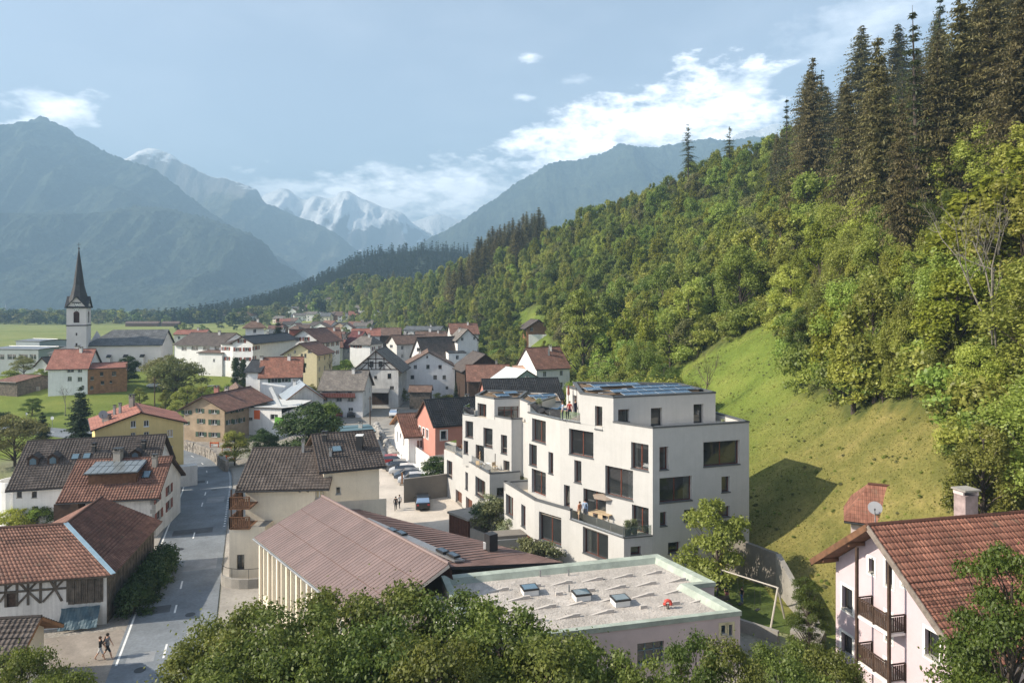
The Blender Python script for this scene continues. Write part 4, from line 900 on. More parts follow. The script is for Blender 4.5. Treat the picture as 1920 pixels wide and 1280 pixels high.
# ------------------------------------------------------------------ roads and yards
ASPH = mat('asphalt', (.185, .205, .225), .85, .16, .35, .25, 30, fine=.12)
ASPH_W = mat('asphalt_worn', (.34, .315, .28), .9, .14, .3, .25, 25, fine=.10)
YARD = mat('yard_paving', (.58, .52, .45), .9, .12, .25, .15, 20, fine=.06)
PAINT = mat('road_paint', (.72, .72, .70), .7, .1, 3)
def smooth_path(p, n=8):
    out = []; p = [Vector(q) for q in p]
    for i in range(len(p)-1):
        a, b, c, d = p[max(i-1, 0)], p[i], p[i+1], p[min(i+2, len(p)-1)]
        for k in range(n):
            t = k/n; out.append(.5*((2*b)+(c-a)*t+(2*a-5*b+4*c-d)*t*t+(3*b-a-3*c+d)*t**3))
    out.append(p[-1]); return out
def strip(path, o0, o1, dz, m, name=None, mb=None, **kw):
    mb = mb or MB(); L_ = []; R_ = []
    for i, p in enumerate(path):
        d = (path[min(i+1, len(path)-1)]-path[max(i-1, 0)]).normalized(); n = Vector((-d.y, d.x))
        for o, lst in ((o0, L_), (o1, R_)): q = p+n*o; lst.append(Vector((q.x, q.y, gz(q.x, q.y)+dz)))
    acc = 0
    for i in range(len(path)-1):
        s = (path[i+1]-path[i]).length; mb.face([R_[i], R_[i+1], L_[i+1], L_[i]], m, [(0, acc), (0, acc+s), (1, acc+s), (1, acc)]); acc += s
    return mb.build(name, **kw) if name else mb
def sheet(name, poly, dz, m, cell=3.0, zf=None, **kw):
    xs = [p[0] for p in poly]; ys = [p[1] for p in poly]; mb = MB(); zf = zf or gz
    x = math.floor(min(xs)/cell)*cell
    while x < max(xs):
        y = math.floor(min(ys)/cell)*cell
        while y < max(ys):
            q = list(poly)
            for c in ((-1, 0, -x), (1, 0, x+cell), (0, -1, -y), (0, 1, y+cell)): q = clip_poly(q, *c) if q else q
            if q:
                ar = sum(q[i][0]*q[(i+1) % len(q)][1]-q[(i+1) % len(q)][0]*q[i][1] for i in range(len(q))); q = q if ar > 0 else q[::-1]
                mb.face([(a, b, zf(a, b)+dz) for a, b in q], m, q)
            y += cell
        x += cell
    return mb.build(name, kind='structure', **kw)
def build_roads():
    P = [atz(px, py, 0).xy for px, py in ((286, 1330), (300, 1260), (320, 1180), (342, 1090), (362, 1010), (378, 950), (388, 912), (388, 886), (378, 868), (352, 852), (300, 838), (220, 824), (120, 812), (0, 802), (-200, 792))]
    path = smooth_path(P, 6)
    strip(path, -3.2, 3.2, .06, ASPH, 'road', kind='structure')
    for o0, o1 in ((2.85, 3.0),): strip(path[8:60], o0, o1, .066, PAINT, 'edge_line', kind='structure')
    # centre dashes and the dotted guide line on the right edge
    dash = MB(); acc = 0; dn = 0
    for i in range(8, len(path)-1):
        s = (path[i+1]-path[i]).length
        if int(acc/1.55) % 4 == 0 and s < 3: strip(path[i:i+2], -.07, .07, .066, PAINT, 'centre_dash', kind='structure')
        acc += s
    pth = smooth_path(P, 40)
    for k, i in enumerate(range(170, 340, 3)): strip(pth[i:i+2], -3.05, -2.85, .068, PAINT, mb=dash)
    dash.build('guide_dots', kind='structure')
    # repaired patches and iron covers
    PA = mat('asphalt_patch', (.10, .105, .112), .9, .2, .8, .3, 30, fine=.1); PB = mat('asphalt_pale', (.26, .27, .28), .9, .15, .8, .3, 30, fine=.1)
    for i, a, b, m_ in ((30, -2.6, -.6, PA), (52, .6, 2.4, PB), (70, -2.4, -1.2, PB), (95, .4, 2.7, PA), (128, -2.7, .2, PB), (165, -1.8, 2.2, PA), (205, -2.5, -.4, PB), (250, .3, 2.6, PA)): strip(pth[i:i+(7 if m_ is PA else 11)], a, b, .063, m_, 'road_patch', kind='structure')
    for k, (i, off) in enumerate(((45, 1.3), (90, -1.2), (150, 1.0), (230, -1.0))):
        q = pth[i]; d_ = (pth[i+1]-pth[i]).normalized(); q = q+Vector((-d_.y, d_.x))*off; c = MB(); c.lathe((q.x, q.y, gz(q.x, q.y)+.066), [(.38, 0), (.38, .012), (.3, .012), (.3, .006), (.02, .006)], METAL_D, 14); c.build('manhole_cover', label='round iron manhole cover in the road, %s from the near end' % ('first', 'second', 'third', 'fourth')[k], category='manhole cover', group='manhole covers in the road')
    # pavement with kerb on the right, worn verge beyond
    strip(path[:44], -7.6, -3.35, .075, ASPH_W, 'pavement', kind='structure')
    kb = MB(); strip(path[20:62], 3.2, 3.35, .15, CONC, mb=kb); kb.build('kerb', kind='structure')
    strip(path[18:60], 3.35, 4.6, .14, ASPH_W, 'pavement', kind='structure')
    # yard in front of the barn, courtyard between the houses and the white flats
    sheet('forecourt', [(-38.5, 50), (-30, 52.5), (-27.5, 50), (-25.5, 46), (-23, 38), (-24, 33), (-40, 33)], .03, mat('forecourt_gravel', (.30, .26, .22), .95, .2, .5, .3, 20, fine=.1))
    sheet('courtyard', [atz(px, py, 0).xy for px, py in ((690, 1010), (705, 955), (712, 905), (690, 862), (690, 825), (742, 812), (745, 862), (800, 905), (838, 925), (900, 985), (960, 1040), (900, 1080))], .05, YARD)
    sheet('lane', [atz(px, py, 0).xy for px, py in ((640, 822), (640, 806), (690, 793), (745, 786), (790, 790), (740, 815), (690, 830))], .045, ASPH_W)
    # footpaths and far lanes
    far = smooth_path([xy(px, d) for px, d in ((560, 330), (545, 400), (520, 480), (497, 560), (470, 700))], 6); strip(far, -2.5, 2.5, .3, ASPH_W, 'lane', kind='structure')

# ------------------------------------------------------------------ near houses, left
def barns():
    z1 = Z('z1'); O = Vector((-31.7, 53.4)); U = Vector((.976, .217)); Bv = Vector((-.217, .976)); T = RT_REDB; ze, zr = 4.15, 6.45; LW, LB, hw = 24.0, 12.3, 4.6
    def P(u, b, z): q = O+U*u+Bv*b; return Vector((q.x, q.y, z))
    o = thing('half_timbered_barn', 'L-shaped half-timbered barn with red tiled hipped roof beside the road, left edge', 'barn', None, tuple(P(-4, 4, 0))); inv = Matrix.Translation(-Vector(o.location))
    f = Face(P(-LW, 0, 0).xy, O); r = Face(O, P(0, LB, 0).xy); bk = Face(P(0, LB, 0).xy, P(-2*hw, LB, 0).xy); il = Face(P(-2*hw, LB, 0).xy, P(-2*hw, 2*hw, 0).xy); ib = Face(P(-2*hw, 2*hw, 0).xy, P(-LW, 2*hw, 0).xy); el = Face(P(-LW, 2*hw, 0).xy, P(-LW, 0, 0).xy)
    hd = f.box(*z1((30, 845, 86, 915))[0]); mb = MB(); wall_face(mb, f, -.4, ze, [hd], PL_OLD); wall_face(mb, r, -.4, ze, [], WOOD_G); k = (zr-ze)/hw
    wall_face(mb, bk, -.4, zr, [], WOOD_G, clips=[(-k, 1, ze), (k, 1, ze+k*bk.W)]); wall_face(mb, il, -.4, ze, [], WOOD_G); wall_face(mb, ib, -.4, ze, [], PL_OLD); wall_face(mb, el, -.4, zr, [], PL_OLD, clips=[(-k, 1, ze), (k, 1, ze+k*el.W)])
    mb.build('wall', o).matrix_parent_inverse = inv
    window(o, f, hd, WOOD_D, mat('door_boards', (.10, .065, .045), .9, .3, 6), mull=0, sill=None, rec=.08, name='door').matrix_parent_inverse = inv
    ov = .7; zo = ze-k*ov+.22; za = zr+.22; q = dict(c=P(ov, -ov, zo), fl=P(-LW-.4, -ov, zo), rl=P(-LW-.4, hw, za), ap=P(-hw, hw, za), rf=P(-hw, LB+.4, za), ef=P(ov, LB+.4, zo), bi=P(-2*hw-ov+2*ov*0, 2*hw+ov, zo), bl=P(-LW-.4, 2*hw+ov, zo), bf=P(-2*hw-ov, LB+.4, zo))
    rb = MB(); slab(rb, q['fl'], q['c'], q['ap'], q['rl'], .18, T, WOOD_G); slab(rb, q['c'], q['ef'], q['rf'], q['ap'], .18, T, WOOD_G); slab(rb, q['bl'], q['bi'], q['ap'], q['rl'], .18, T, WOOD_G); slab(rb, q['bf'], q['bi'], q['ap'], q['rf'], .18, T, WOOD_G); roof = rb.build('roof', o); roof.matrix_parent_inverse = inv
    tiles(roof, q['fl'], q['c'], q['ap'], q['rl'], .3, .36, T); tiles(roof, q['c'], q['ef'], q['rf'], q['ap'], .3, .36, T)
    fl = MB(); fl.beam(q['c']+Vector((0, 0, .12)), q['ap']+Vector((0, 0, .12)), .34, .06, mat('flashing_blue', (.30, .42, .50), .4, .1, 2)); fl.build('flashing', roof)
    for a, b in (('rl', 'ap'), ('ap', 'rf')): t = MB(); t.tube([q[a]+Vector((0, 0, .05)), q[b]+Vector((0, 0, .05))], .13, T, 6); t.build('ridge_cap', roof)
    class HH: pass
    H = HH(); H.faces = {'f': f}; H.o = o; H.local = lambda x: setattr(x, 'matrix_parent_inverse', inv)
    sg = [(28, 780, 28, 915), (82, 780, 82, 910), (135, 772, 135, 905), (195, 768, 195, 895), (265, 765, 265, 830), (0, 846, 325, 822), (0, 775, 325, 760), (28, 830, 82, 785), (82, 785, 135, 840), (135, 838, 195, 775), (135, 840, 195, 893), (232, 768, 298, 885), (325, 762, 205, 890), (0, 890, 28, 850), (82, 905, 135, 850), (325, 760, 325, 890)]
    timber(H, 'f', z1(*sg), WOOD_G)
    a, b, c, d = f.box(*z1((328, 755, 497, 895))[0]); b = min(b, f.W-.05); d = min(d, ze-.1)
    for k_ in range(16):
        u = a+(b-a)*k_/16; t = MB(); t.box(f.P(u, c, .01), f.u.to_3d()*((b-a)/16-.02), f.n.to_3d()*(.05+.02*(k_ % 3)), Vector((0, 0, d-c)), WOOD_G); t.build('board', o).matrix_parent_inverse = inv
    for k_ in range(30):
        u = r.W*k_/30; t = MB(); t.box(r.P(u+.02, .3, .01), r.u.to_3d()*(r.W/30-.04), r.n.to_3d()*(.04+.03*(k_ % 2)), Vector((0, 0, 3.7)), WOOD_G); t.build('board', o).matrix_parent_inverse = inv
    # blue tarpaulin hanging over stacked timber
    tp = MB(); c0 = f.hit(*z1((300, 915, 0, 0))[0][:2]); c1 = f.hit(*z1((485, 985, 0, 0))[0][:2]); TARP = mat('tarpaulin', (.07, .12, .15), .6, .2, 1.2, .3, 5); n = 14
    rows = [[f.P(c0[0]+(c1[0]-c0[0])*i/n, max(c1[1], .1)+(c0[1]-c1[1])*j/6, .25+.75*(1-j/6)**1.5+.06*math.sin(i*1.3+j)) for i in range(n+1)] for j in range(7)]
    for j in range(6):
        for i in range(n): tp.face([rows[j][i], rows[j][i+1], rows[j+1][i+1], rows[j+1][i]], TARP)
    tp.build('tarpaulin', label='blue-grey tarpaulin hung against the foot of the half-timbered barn', category='tarpaulin')
    # low wall and small tiled roof at the frame corner
    K = House('tiled_outbuilding', 'small outbuilding with dark pantile roof and larch eaves at the lower left corner', xy(-150, 41), xy(14, 41.6), 4, 3.5, 4.8, 'u', PL_CREAM, RT_DARK, over=.7, gov=.9, edge=WOOD_L, tile=(.32, .36)); K.build()
    MB().cbox((-28.2, 42.2, .9), 2.6, .35, 1.8, CONC, .05).build('garden_wall', label='short grey concrete wall beside the small tiled outbuilding', category='wall')
def left_houses():
    z1 = Z('z1')
    H = House('long_roofed_house', 'white house under a long dark brown tiled roof with four little dormers', xy(24, 76), xy(286, 80), 11, 4.7, 8.5, 'u', PL_WHITE, RT_DARK, over=.7, gov=.5, tile=(.32, .38))
    H.win('f', z1((152, 360, 177, 392), (40, 440, 62, 484), (152, 432, 183, 505), (80, 342, 105, 392)), frame=FR_DARK); H.build()
    for px, py in ((62, 882), (96, 880), (209, 862), (241, 860)):
        d = 78.5; q = at(px, py, d).xy-H.A; dormer(H, q.dot(H.u), 2.2, 1.1, .8, WOOD_D, RT_DARK)
    for px in (134, 154): q = at(px, 868, 79).xy-H.A; skylight(H, q.dot(H.u), 3.0, .8, .9)
    for px in (164, 254): q = at(px, 850, 79).xy-H.A; H.chim(q.dot(H.u), 3.6, .4, .7, METAL_D)
    # round white balcony at its left end
    b = MB(); c = Vector((-56.6, 78, 0)); b.lathe(c, [(1.7, -.3), (1.7, 4.0), (1.75, 4.0), (1.75, 5.0), (1.6, 5.0), (1.6, 4.1)], PL_WHITE, 20); o = b.build('round_bay', H.o); H.local(o)
    # red roofed house with solar dormer
    C = House('solar_dormer_house', 'white house with red-brown tiled roof carrying a wide dormer of solar glass', xy(118, 71.2), xy(292, 72.9), 9.2, 4.6, 7.5, 'u', PL_OLD, RT_REDB, over=.6, gov=.45, tile=(.3, .36))
    C.win('f', z1((382, 408, 410, 440), (428, 400, 446, 420)), frame=WOOD_M); C.win('r', z1((803, 330, 820, 372), (803, 402, 820, 447), (752, 452, 773, 495), (748, 385, 764, 410)), shut=SHUT_R, frame=WOOD_M); C.build()
    U, Bv = C.u.to_3d(), C.b.to_3d(); q = at(200, 925, 73.5); u0 = (q.xy-C.A).dot(C.u)-1.7; p = C.on_roof(u0, 1.35); dm = MB(); w, dp, h = 4.7, 3.4, 1.25
    dm.box(p-Vector((0, 0, .4)), U*w, Bv*dp, Vector((0, 0, h+.4)), WOOD_M); d = dm.build('dormer', C.roof)
    s = MB(); slab(s, p+Vector((0, 0, h))-U*.3-Bv*.5, p+Vector((0, 0, h))+U*(w+.3)-Bv*.5, p+Vector((0, 0, h+.62))+U*(w+.3)+Bv*dp, p+Vector((0, 0, h+.62))-U*.3+Bv*dp, .1, METAL, METAL_D); s.build('dormer_roof', d)
    for i in range(8):
        for j in range(2):
            t = MB(); a = p+Vector((0, 0, h+.03))-U*.25-Bv*.45+U*(i*(w+.5)/8)+(Bv*(dp+.4)+Vector((0, 0, .62)))*(j/2); t.box(a, U*((w+.5)/8-.06), (Bv*(dp+.4)+Vector((0, 0, .62)))*(.47), Vector((0, 0, .05)), mat('solar_glass', (.16, .18, .19), .25, .1, 2, spec=.6)); t.build('solar_panel', d)
    C.chim(.9*C.W-.2, 3.4, .5, 1.0, CONC); C.chim(.42*C.W, 4.4, .8, 1.0, CONC); skylight(C, C.W*.82, 2.3)
    # lean-to with dark boards
    MB().box(Vector((-47.4, 70.6, -.3)), Vector((2.4, .2, 0)), Vector((0, 1.5, 0)), Vector((0, 0, 4.6)), WOOD_D).build('boarded_porch', C.o).matrix_parent_inverse = Matrix.Translation(-Vector(C.o.location))
    for k in range(9):   # corner quoins
        f = C.faces['f']; t = .55 if k % 2 else .35; MB().box(f.P(f.W-t, .4+k*.46, .002), f.u.to_3d()*t, f.n.to_3d()*.03, Vector((0, 0, .42)), SILL).build('quoin', C.o).matrix_parent_inverse = Matrix.Translation(-Vector(C.o.location))
    # yellow house
    Y = House('yellow_house', 'tall yellow gabled apartment house with salmon roof above the road bend', (-54.6, 89.4), (-45.8, 95.2), 10.5, 8.5, 10.25, 'b', PL_YELLOW, RT_SALMON, over=.5, gov=.4)
    Y.win('f', z1((627, 22, 652, 55), (690, 20, 715, 50), (627, 78, 650, 105), (690, 75, 715, 105), (803, 65, 830, 100), (803, 142, 830, 177), (803, 218, 830, 250)), sill=FR_WHITE); Y.build()
    Y.chim(Y.W*.45, 7, .6, 1.4); Y.chim(Y.W*.3, 5, .3, 1.1, METAL); Y.chim(Y.W*.24, 5.6, .3, 1.0, METAL); Y.chim(Y.W*.14, 3, .9, .5)
    dish((Y.at(1.0, 1.2, Y.roofz(1, 1.2)+.2)), .55, 'grey satellite dish on the salmon roof of the yellow house', R(200))
    MB().box(Vector((-45.6, 92.8, -.2)), Vector((2.2, 1.4, 0)), Vector((-.8, 1.3, 0)), Vector((0, 0, 3.0)), PL_OLD).build('porch', Y.o).matrix_parent_inverse = Matrix.Translation(-Vector(Y.o.location))
def dish(p, r, label, rz):
    o = thing('satellite_dish', label, 'satellite dish', None, p, rz); mb = MB(); mb.tube([(0, 0, -.3), (0, 0, 1.1)], .035, METAL, 6); mb.build('mast', o)
    pr = [(r*t, .14*r*t*t) for t in (0.02, .3, .6, .85, 1.0)]; d = MB(); d.lathe((0, .12, 1.3), pr, mat('dish_grey', (.30, .31, .33), .85, .05), 18, 'Y'); b = MB(); d.build('reflector', o)
    b.tube([(0, .2, 1.3-r*.9), (0, r*1.1, 1.25)], .02, METAL_D, 5); b.cbox((0, r*1.15, 1.28), .08, .12, .08, METAL_D); b.build('feed_arm', o); return o
def cream_house():
    z2 = Z('z2')
    H = House('cream_house', 'cream rendered three storey house with dark weathered roof and timber balconies by the road', xy(460, 63.8), xy(606, 64.4), 9.4, 7.95, 10.35, 'u', PL_CREAM, RT_DARK, over=.75, gov=.7, tile=(.3, .36))
    H.win('f', z2((510, 312, 555, 362)), frame=FR_WHITE, glass=mat('curtain_pale', (.6, .52, .36), .8, .1, 4)); H.win('f', z2((427, 317, 438, 328), (468, 316, 478, 326)), mull=0, sill=None); H.build()
    H.chim(H.W*.62, 4.0, .25, 1.0, METAL); skylight(H, H.W*.88, 3.8, .7, .8)
    for px, py in ((640, 0),): pass
    E = House('cream_house_wing', 'taller right wing of the cream house with dark tiled roof and skylight', xy(607, 64.9), xy(711, 67.0), 10.4, 9.35, 11.5, 'u', PL_CREAM, RT_DARK, over=.8, gov=.55, tile=(.3, .36))
    E.win('f', z2((613, 300, 638, 338)), frame=FR_WHITE, mull=0); E.build(); skylight(E, E.W*.30, 2.4, .95, 1.0)
    q = E.on_roof(E.W*.72, 2.2); mb = MB(); mb.cbox(q+Vector((0, 0, .35)), .62, .62, 1.9, METAL_D); mb.build('chimney', E.roof); mb = MB(); mb.cbox(q+Vector((0, 0, 1.36)), .72, .72, .1, FR_WHITE); mb.build('chimney_cap', E.roof)
    E.chim(E.W*.12, 3.9, .45, .7, METAL_D); E.chim(E.W*.16, 1.4, .25, .6, METAL)
    # ground floor annexe with terrace and two timber balconies at the left end
    o = H.o; a, b = xy(430, 61.6), xy(497, 62.2); f = Face(a, b); ht = f.box(*z2((118, 638, 155, 715))[0]); hr = f.box(*z2((240, 605, 256, 655))[0]); mb = MB(); wall_face(mb, f, -.4, 4.75, [ht, hr], PL_CREAM)
    back = [a, b, b+Vector((.2, 3.5)), a+Vector((-.1, 3.5))]; mb.prism([(p.x, p.y) for p in back], -.4, 4.75, PL_CREAM, CONC, sides=False)
    for p, q in ((back[1], back[2]), (back[3], back[0])): mb.face([(p.x, p.y, -.4), (q.x, q.y, -.4), (q.x, q.y, 4.75), (p.x, p.y, 4.75)], PL_CREAM)
    H.local(mb.build('annexe', o)); H.local(window(o, f, ht, FR_DARK, name='door', mull=1, sill=None)); H.local(window(o, f, hr, FR_DARK, mull=0, sill=None))
    for zf, dep in ((4.75, 0), (6.55, 0)):
        p = [(a.x, a.y+.1, zf+.02), (a.x+1.75, a.y+.3, zf+.02)]; fl = MB(); fl.box(Vector((a.x-.05, a.y, zf-.1)), Vector((1.85, .1, 0)), Vector((-.1, 3.2, 0)), Vector((0, 0, .11)), WOOD_M); bal = H.local(fl.build('balcony', o))
        railing(bal, [(a.x-.05, a.y+3.2, zf), (a.x, a.y+.03, zf), (a.x+1.75, a.y+.2, zf)], 1.0, WOOD_M, slat=.16)
    for k in range(3): MB().cbox((a.x+.05, a.y+.3+k*1.3, 6.4), .1, .1, 3.6, WOOD_D).build('post', o).matrix_parent_inverse = Matrix.Translation(-Vector(o.location))
    # curved steps wall and handrail at its foot
    st = MB(); c = atz(470, 1090, 0); n = 10; pts = [c+Vector((2.6*math.cos(t), -1.8*math.sin(t), 0)) for t in np.linspace(0.2, 2.9, n)]
    for p, q in zip(pts, pts[1:]): st.box(p-Vector((0, 0, .4)), q-p, Vector((0, .3, 0)), Vector((0, 0, 1.3)), CONC)
    st.build('terrace_wall', label='curved low concrete wall at the foot of the cream house', category='wall')
    rl = thing('handrail', 'thin dark metal handrail on the curved wall below the cream house', 'railing', None, tuple(c)); r = MB(); top = [p-c+Vector((0, .15, 1.75)) for p in pts]; r.tube(top, .025, METAL_D, 5)
    for p in top[::2]: r.tube([p, p-Vector((0, 0, .85))], .02, METAL_D, 4)
    r.build('rail', rl)
def hall():
    """gymnasium hall with brown sheet roof, ridge running towards the flat-roofed school"""
    o = thing('gym_hall', 'gymnasium hall with brown ribbed roof, grey glazed strip and white piers', 'hall', None, (-11, 51, 0)); inv = Matrix.Translation(Vector((11, -51, 0)))
    d = Vector((.627, -.779)); p = Vector((-.779, -.627)); R0, R1 = Vector((-16.6, 60.1)), Vector((-2.6, 42.7)); w = 5.4; zr, ze = 8.0, 5.85
    def P(s, t, z): q = R0+d*s+p*t; return Vector((q.x, q.y, z))
    L = 19.9; rm = MB(); slab(rm, P(-.3, w+.5, ze-.2), P(L, w+.5, ze-.2), P(L, 0, zr), P(-.3, 0, zr), .22, RT_SHEET, mat('fascia_pale', (.55, .5, .45), .7, .05)); roof = rm.build('roof', o); roof.matrix_parent_inverse = inv
    ns = 27; SH = [mat('roof_sheet_%d' % k, c, .55, .10, .5, fine=.05) for k, c in enumerate([(.205, .148, .136), (.218, .157, .144), (.193, .14, .129)])]; up = (P(0, 0, zr)-P(0, w+.5, ze-.2)); nn = d.to_3d().cross(up).normalized(); nn = nn if nn.z > 0 else -nn
    for i in range(ns):       # ribbed sheets, three lengths to a run
        s0 = -.28+(L+.26)*i/ns; ws = (L+.26)/ns
        for j in range(3):
            a = P(s0+.02, w+.5, ze-.2)+up*(j/3+.004)+nn*.01; e = up*(1/3-.008); b = MB(); D3 = d.to_3d()
            b.box(a, D3*(ws-.04), e, nn*.03, SH[(i*7+j*3) % 3])
            for r in (0.0, .5): b.box(a+D3*(ws-.04)*r+nn*.031, D3*.05, e, nn*.018, SH[(i+j) % 3])
            c = b.build('roof_sheet', roof)
    g = MB(); g.tube([P(-.3, 0, zr+.08), P(L, 0, zr+.08)], .12, SH[1], 6); g.build('ridge_cap', roof); g = MB(); g.tube([P(-.3, w+.58, ze-.3), P(L, w+.58, ze-.3)], .09, METAL, 6); g.build('gutter', roof)
    # left wall with piers and tall panes
    a = P(0, w, 0); b = P(L, w, 0); f = Face(a.xy, b.xy); n = 10; WIN = mat('hall_glass_panel', (.55, .58, .56), .3, .06, 1)
    holes = [(f.W*(k+.28)/n, f.W*(k+.9)/n, 1.0, 5.2) for k in range(n)]; mb = MB(); wall_face(mb, f, -.4, ze-.1, holes, PL_CREAM, rec=.3)
    fk = Face(P(0, -6.2, 0).xy, P(0, w, 0).xy); wall_face(mb, fk, -.4, zr-.1, [], PL_CREAM, clips=[((zr-ze)/w, 1, zr-.1+(zr-ze)/w*6.2), (-.12, 1, zr-1.2-.12*0)])
    mb.build('wall', o).matrix_parent_inverse = inv
    for h in holes: window(o, f, h, FR_WHITE, WIN, mull=0, sill=None, rec=.3, transom=.5).matrix_parent_inverse = inv
    for k in range(n+1): MB().box(f.P(min(f.W-.3, f.W*(k+.0)/n), -.4, .01), f.u.to_3d()*.28, f.n.to_3d()*.22, Vector((0, 0, ze+.3)), PL_CREAM).build('pier', o).matrix_parent_inverse = inv
    # right side: upright clerestory, grey glazed strip and shallow striped roof
    z2_, z3 = 6.9, 5.6; cw = MB(); cw.face([P(-.3, -.1, zr-.05), P(L, -.1, zr-.05), P(L, -.35, z2_), P(-.3, -.35, z2_)], mat('clerestory_brown', (.09, .06, .055), .7, .15, 1)); cw.build('clerestory', roof)
    # roof on the far side is a hip: it narrows towards the far end
    lo = MB(); slab(lo, P(-.2, -3.3, 6.35), P(19.6, -10.5, z3), P(17.2, -.35, z2_), P(-.2, -.35, z2_), .2, RT_SHEET, METAL_D); low = lo.build('side_roof', o); low.matrix_parent_inverse = inv
    for k in range(30):
        s = 17.0*(k+.5)/30; wid = 3.3+(10.3-3.3)*s/19.6; zl = 6.35+(z3-6.35)*s/19.6; b = MB(); b.beam(P(s, -.5, z2_+.02), P(s, -wid, zl+.02), .09, .05, SH[k % 3]); b.build('roof_rib', low)
    gs = MB(); G1 = mat('grey_sheet', (.30, .30, .31), .4, .1, .6, metal=.3); gs.box(P(4.6, -1.2, z2_+.03), (P(17.0, -2.4, z2_-.26)-P(4.6, -1.2, z2_-.05)), (P(4.6, -2.0, z2_-.12)-P(4.6, -1.2, z2_))*1.1, Vector((0, 0, .12)), G1); gs.build('metal_strip', low)
    for s, t in ((8.2, -1.75), (9.3, -1.95), (14.6, -2.35), (15.8, -2.5)):
        b = MB(); q = P(s, t, z2_-.02); b.box(q, d.to_3d()*1.0, -p.to_3d()*.55, Vector((0, 0, .16)), METAL_D); k = b.build('roof_hatch', low); MB().face([q+d.to_3d()*x-p.to_3d()*y+Vector((0, 0, .165)) for x, y in ((.08, .08), (.92, .08), (.92, .47), (.08, .47))], GL).build('pane', k)
    b = MB(); q = P(15.2, -7.0, 6.2); b.cbox(q+Vector((0, 0, .5)), .75, .75, 1.3, METAL_D, .6); b.cbox(q+Vector((-.5, 0, .2)), .2, .2, .5, FR_WHITE); b.build('vent_box', low)
    fr = Face(P(19.5, -10.4, 0).xy, P(-.2, -3.2, 0).xy); mb = MB(); wall_face(mb, fr, -.4, 5.5, [], PL_CREAM); fe = Face(P(L-.05, w, 0).xy, P(L-.05, 0, 0).xy); wall_face(mb, fe, -.4, 5.8, [], PL_CREAM); mb.build('side_wall', o).matrix_parent_inverse = inv
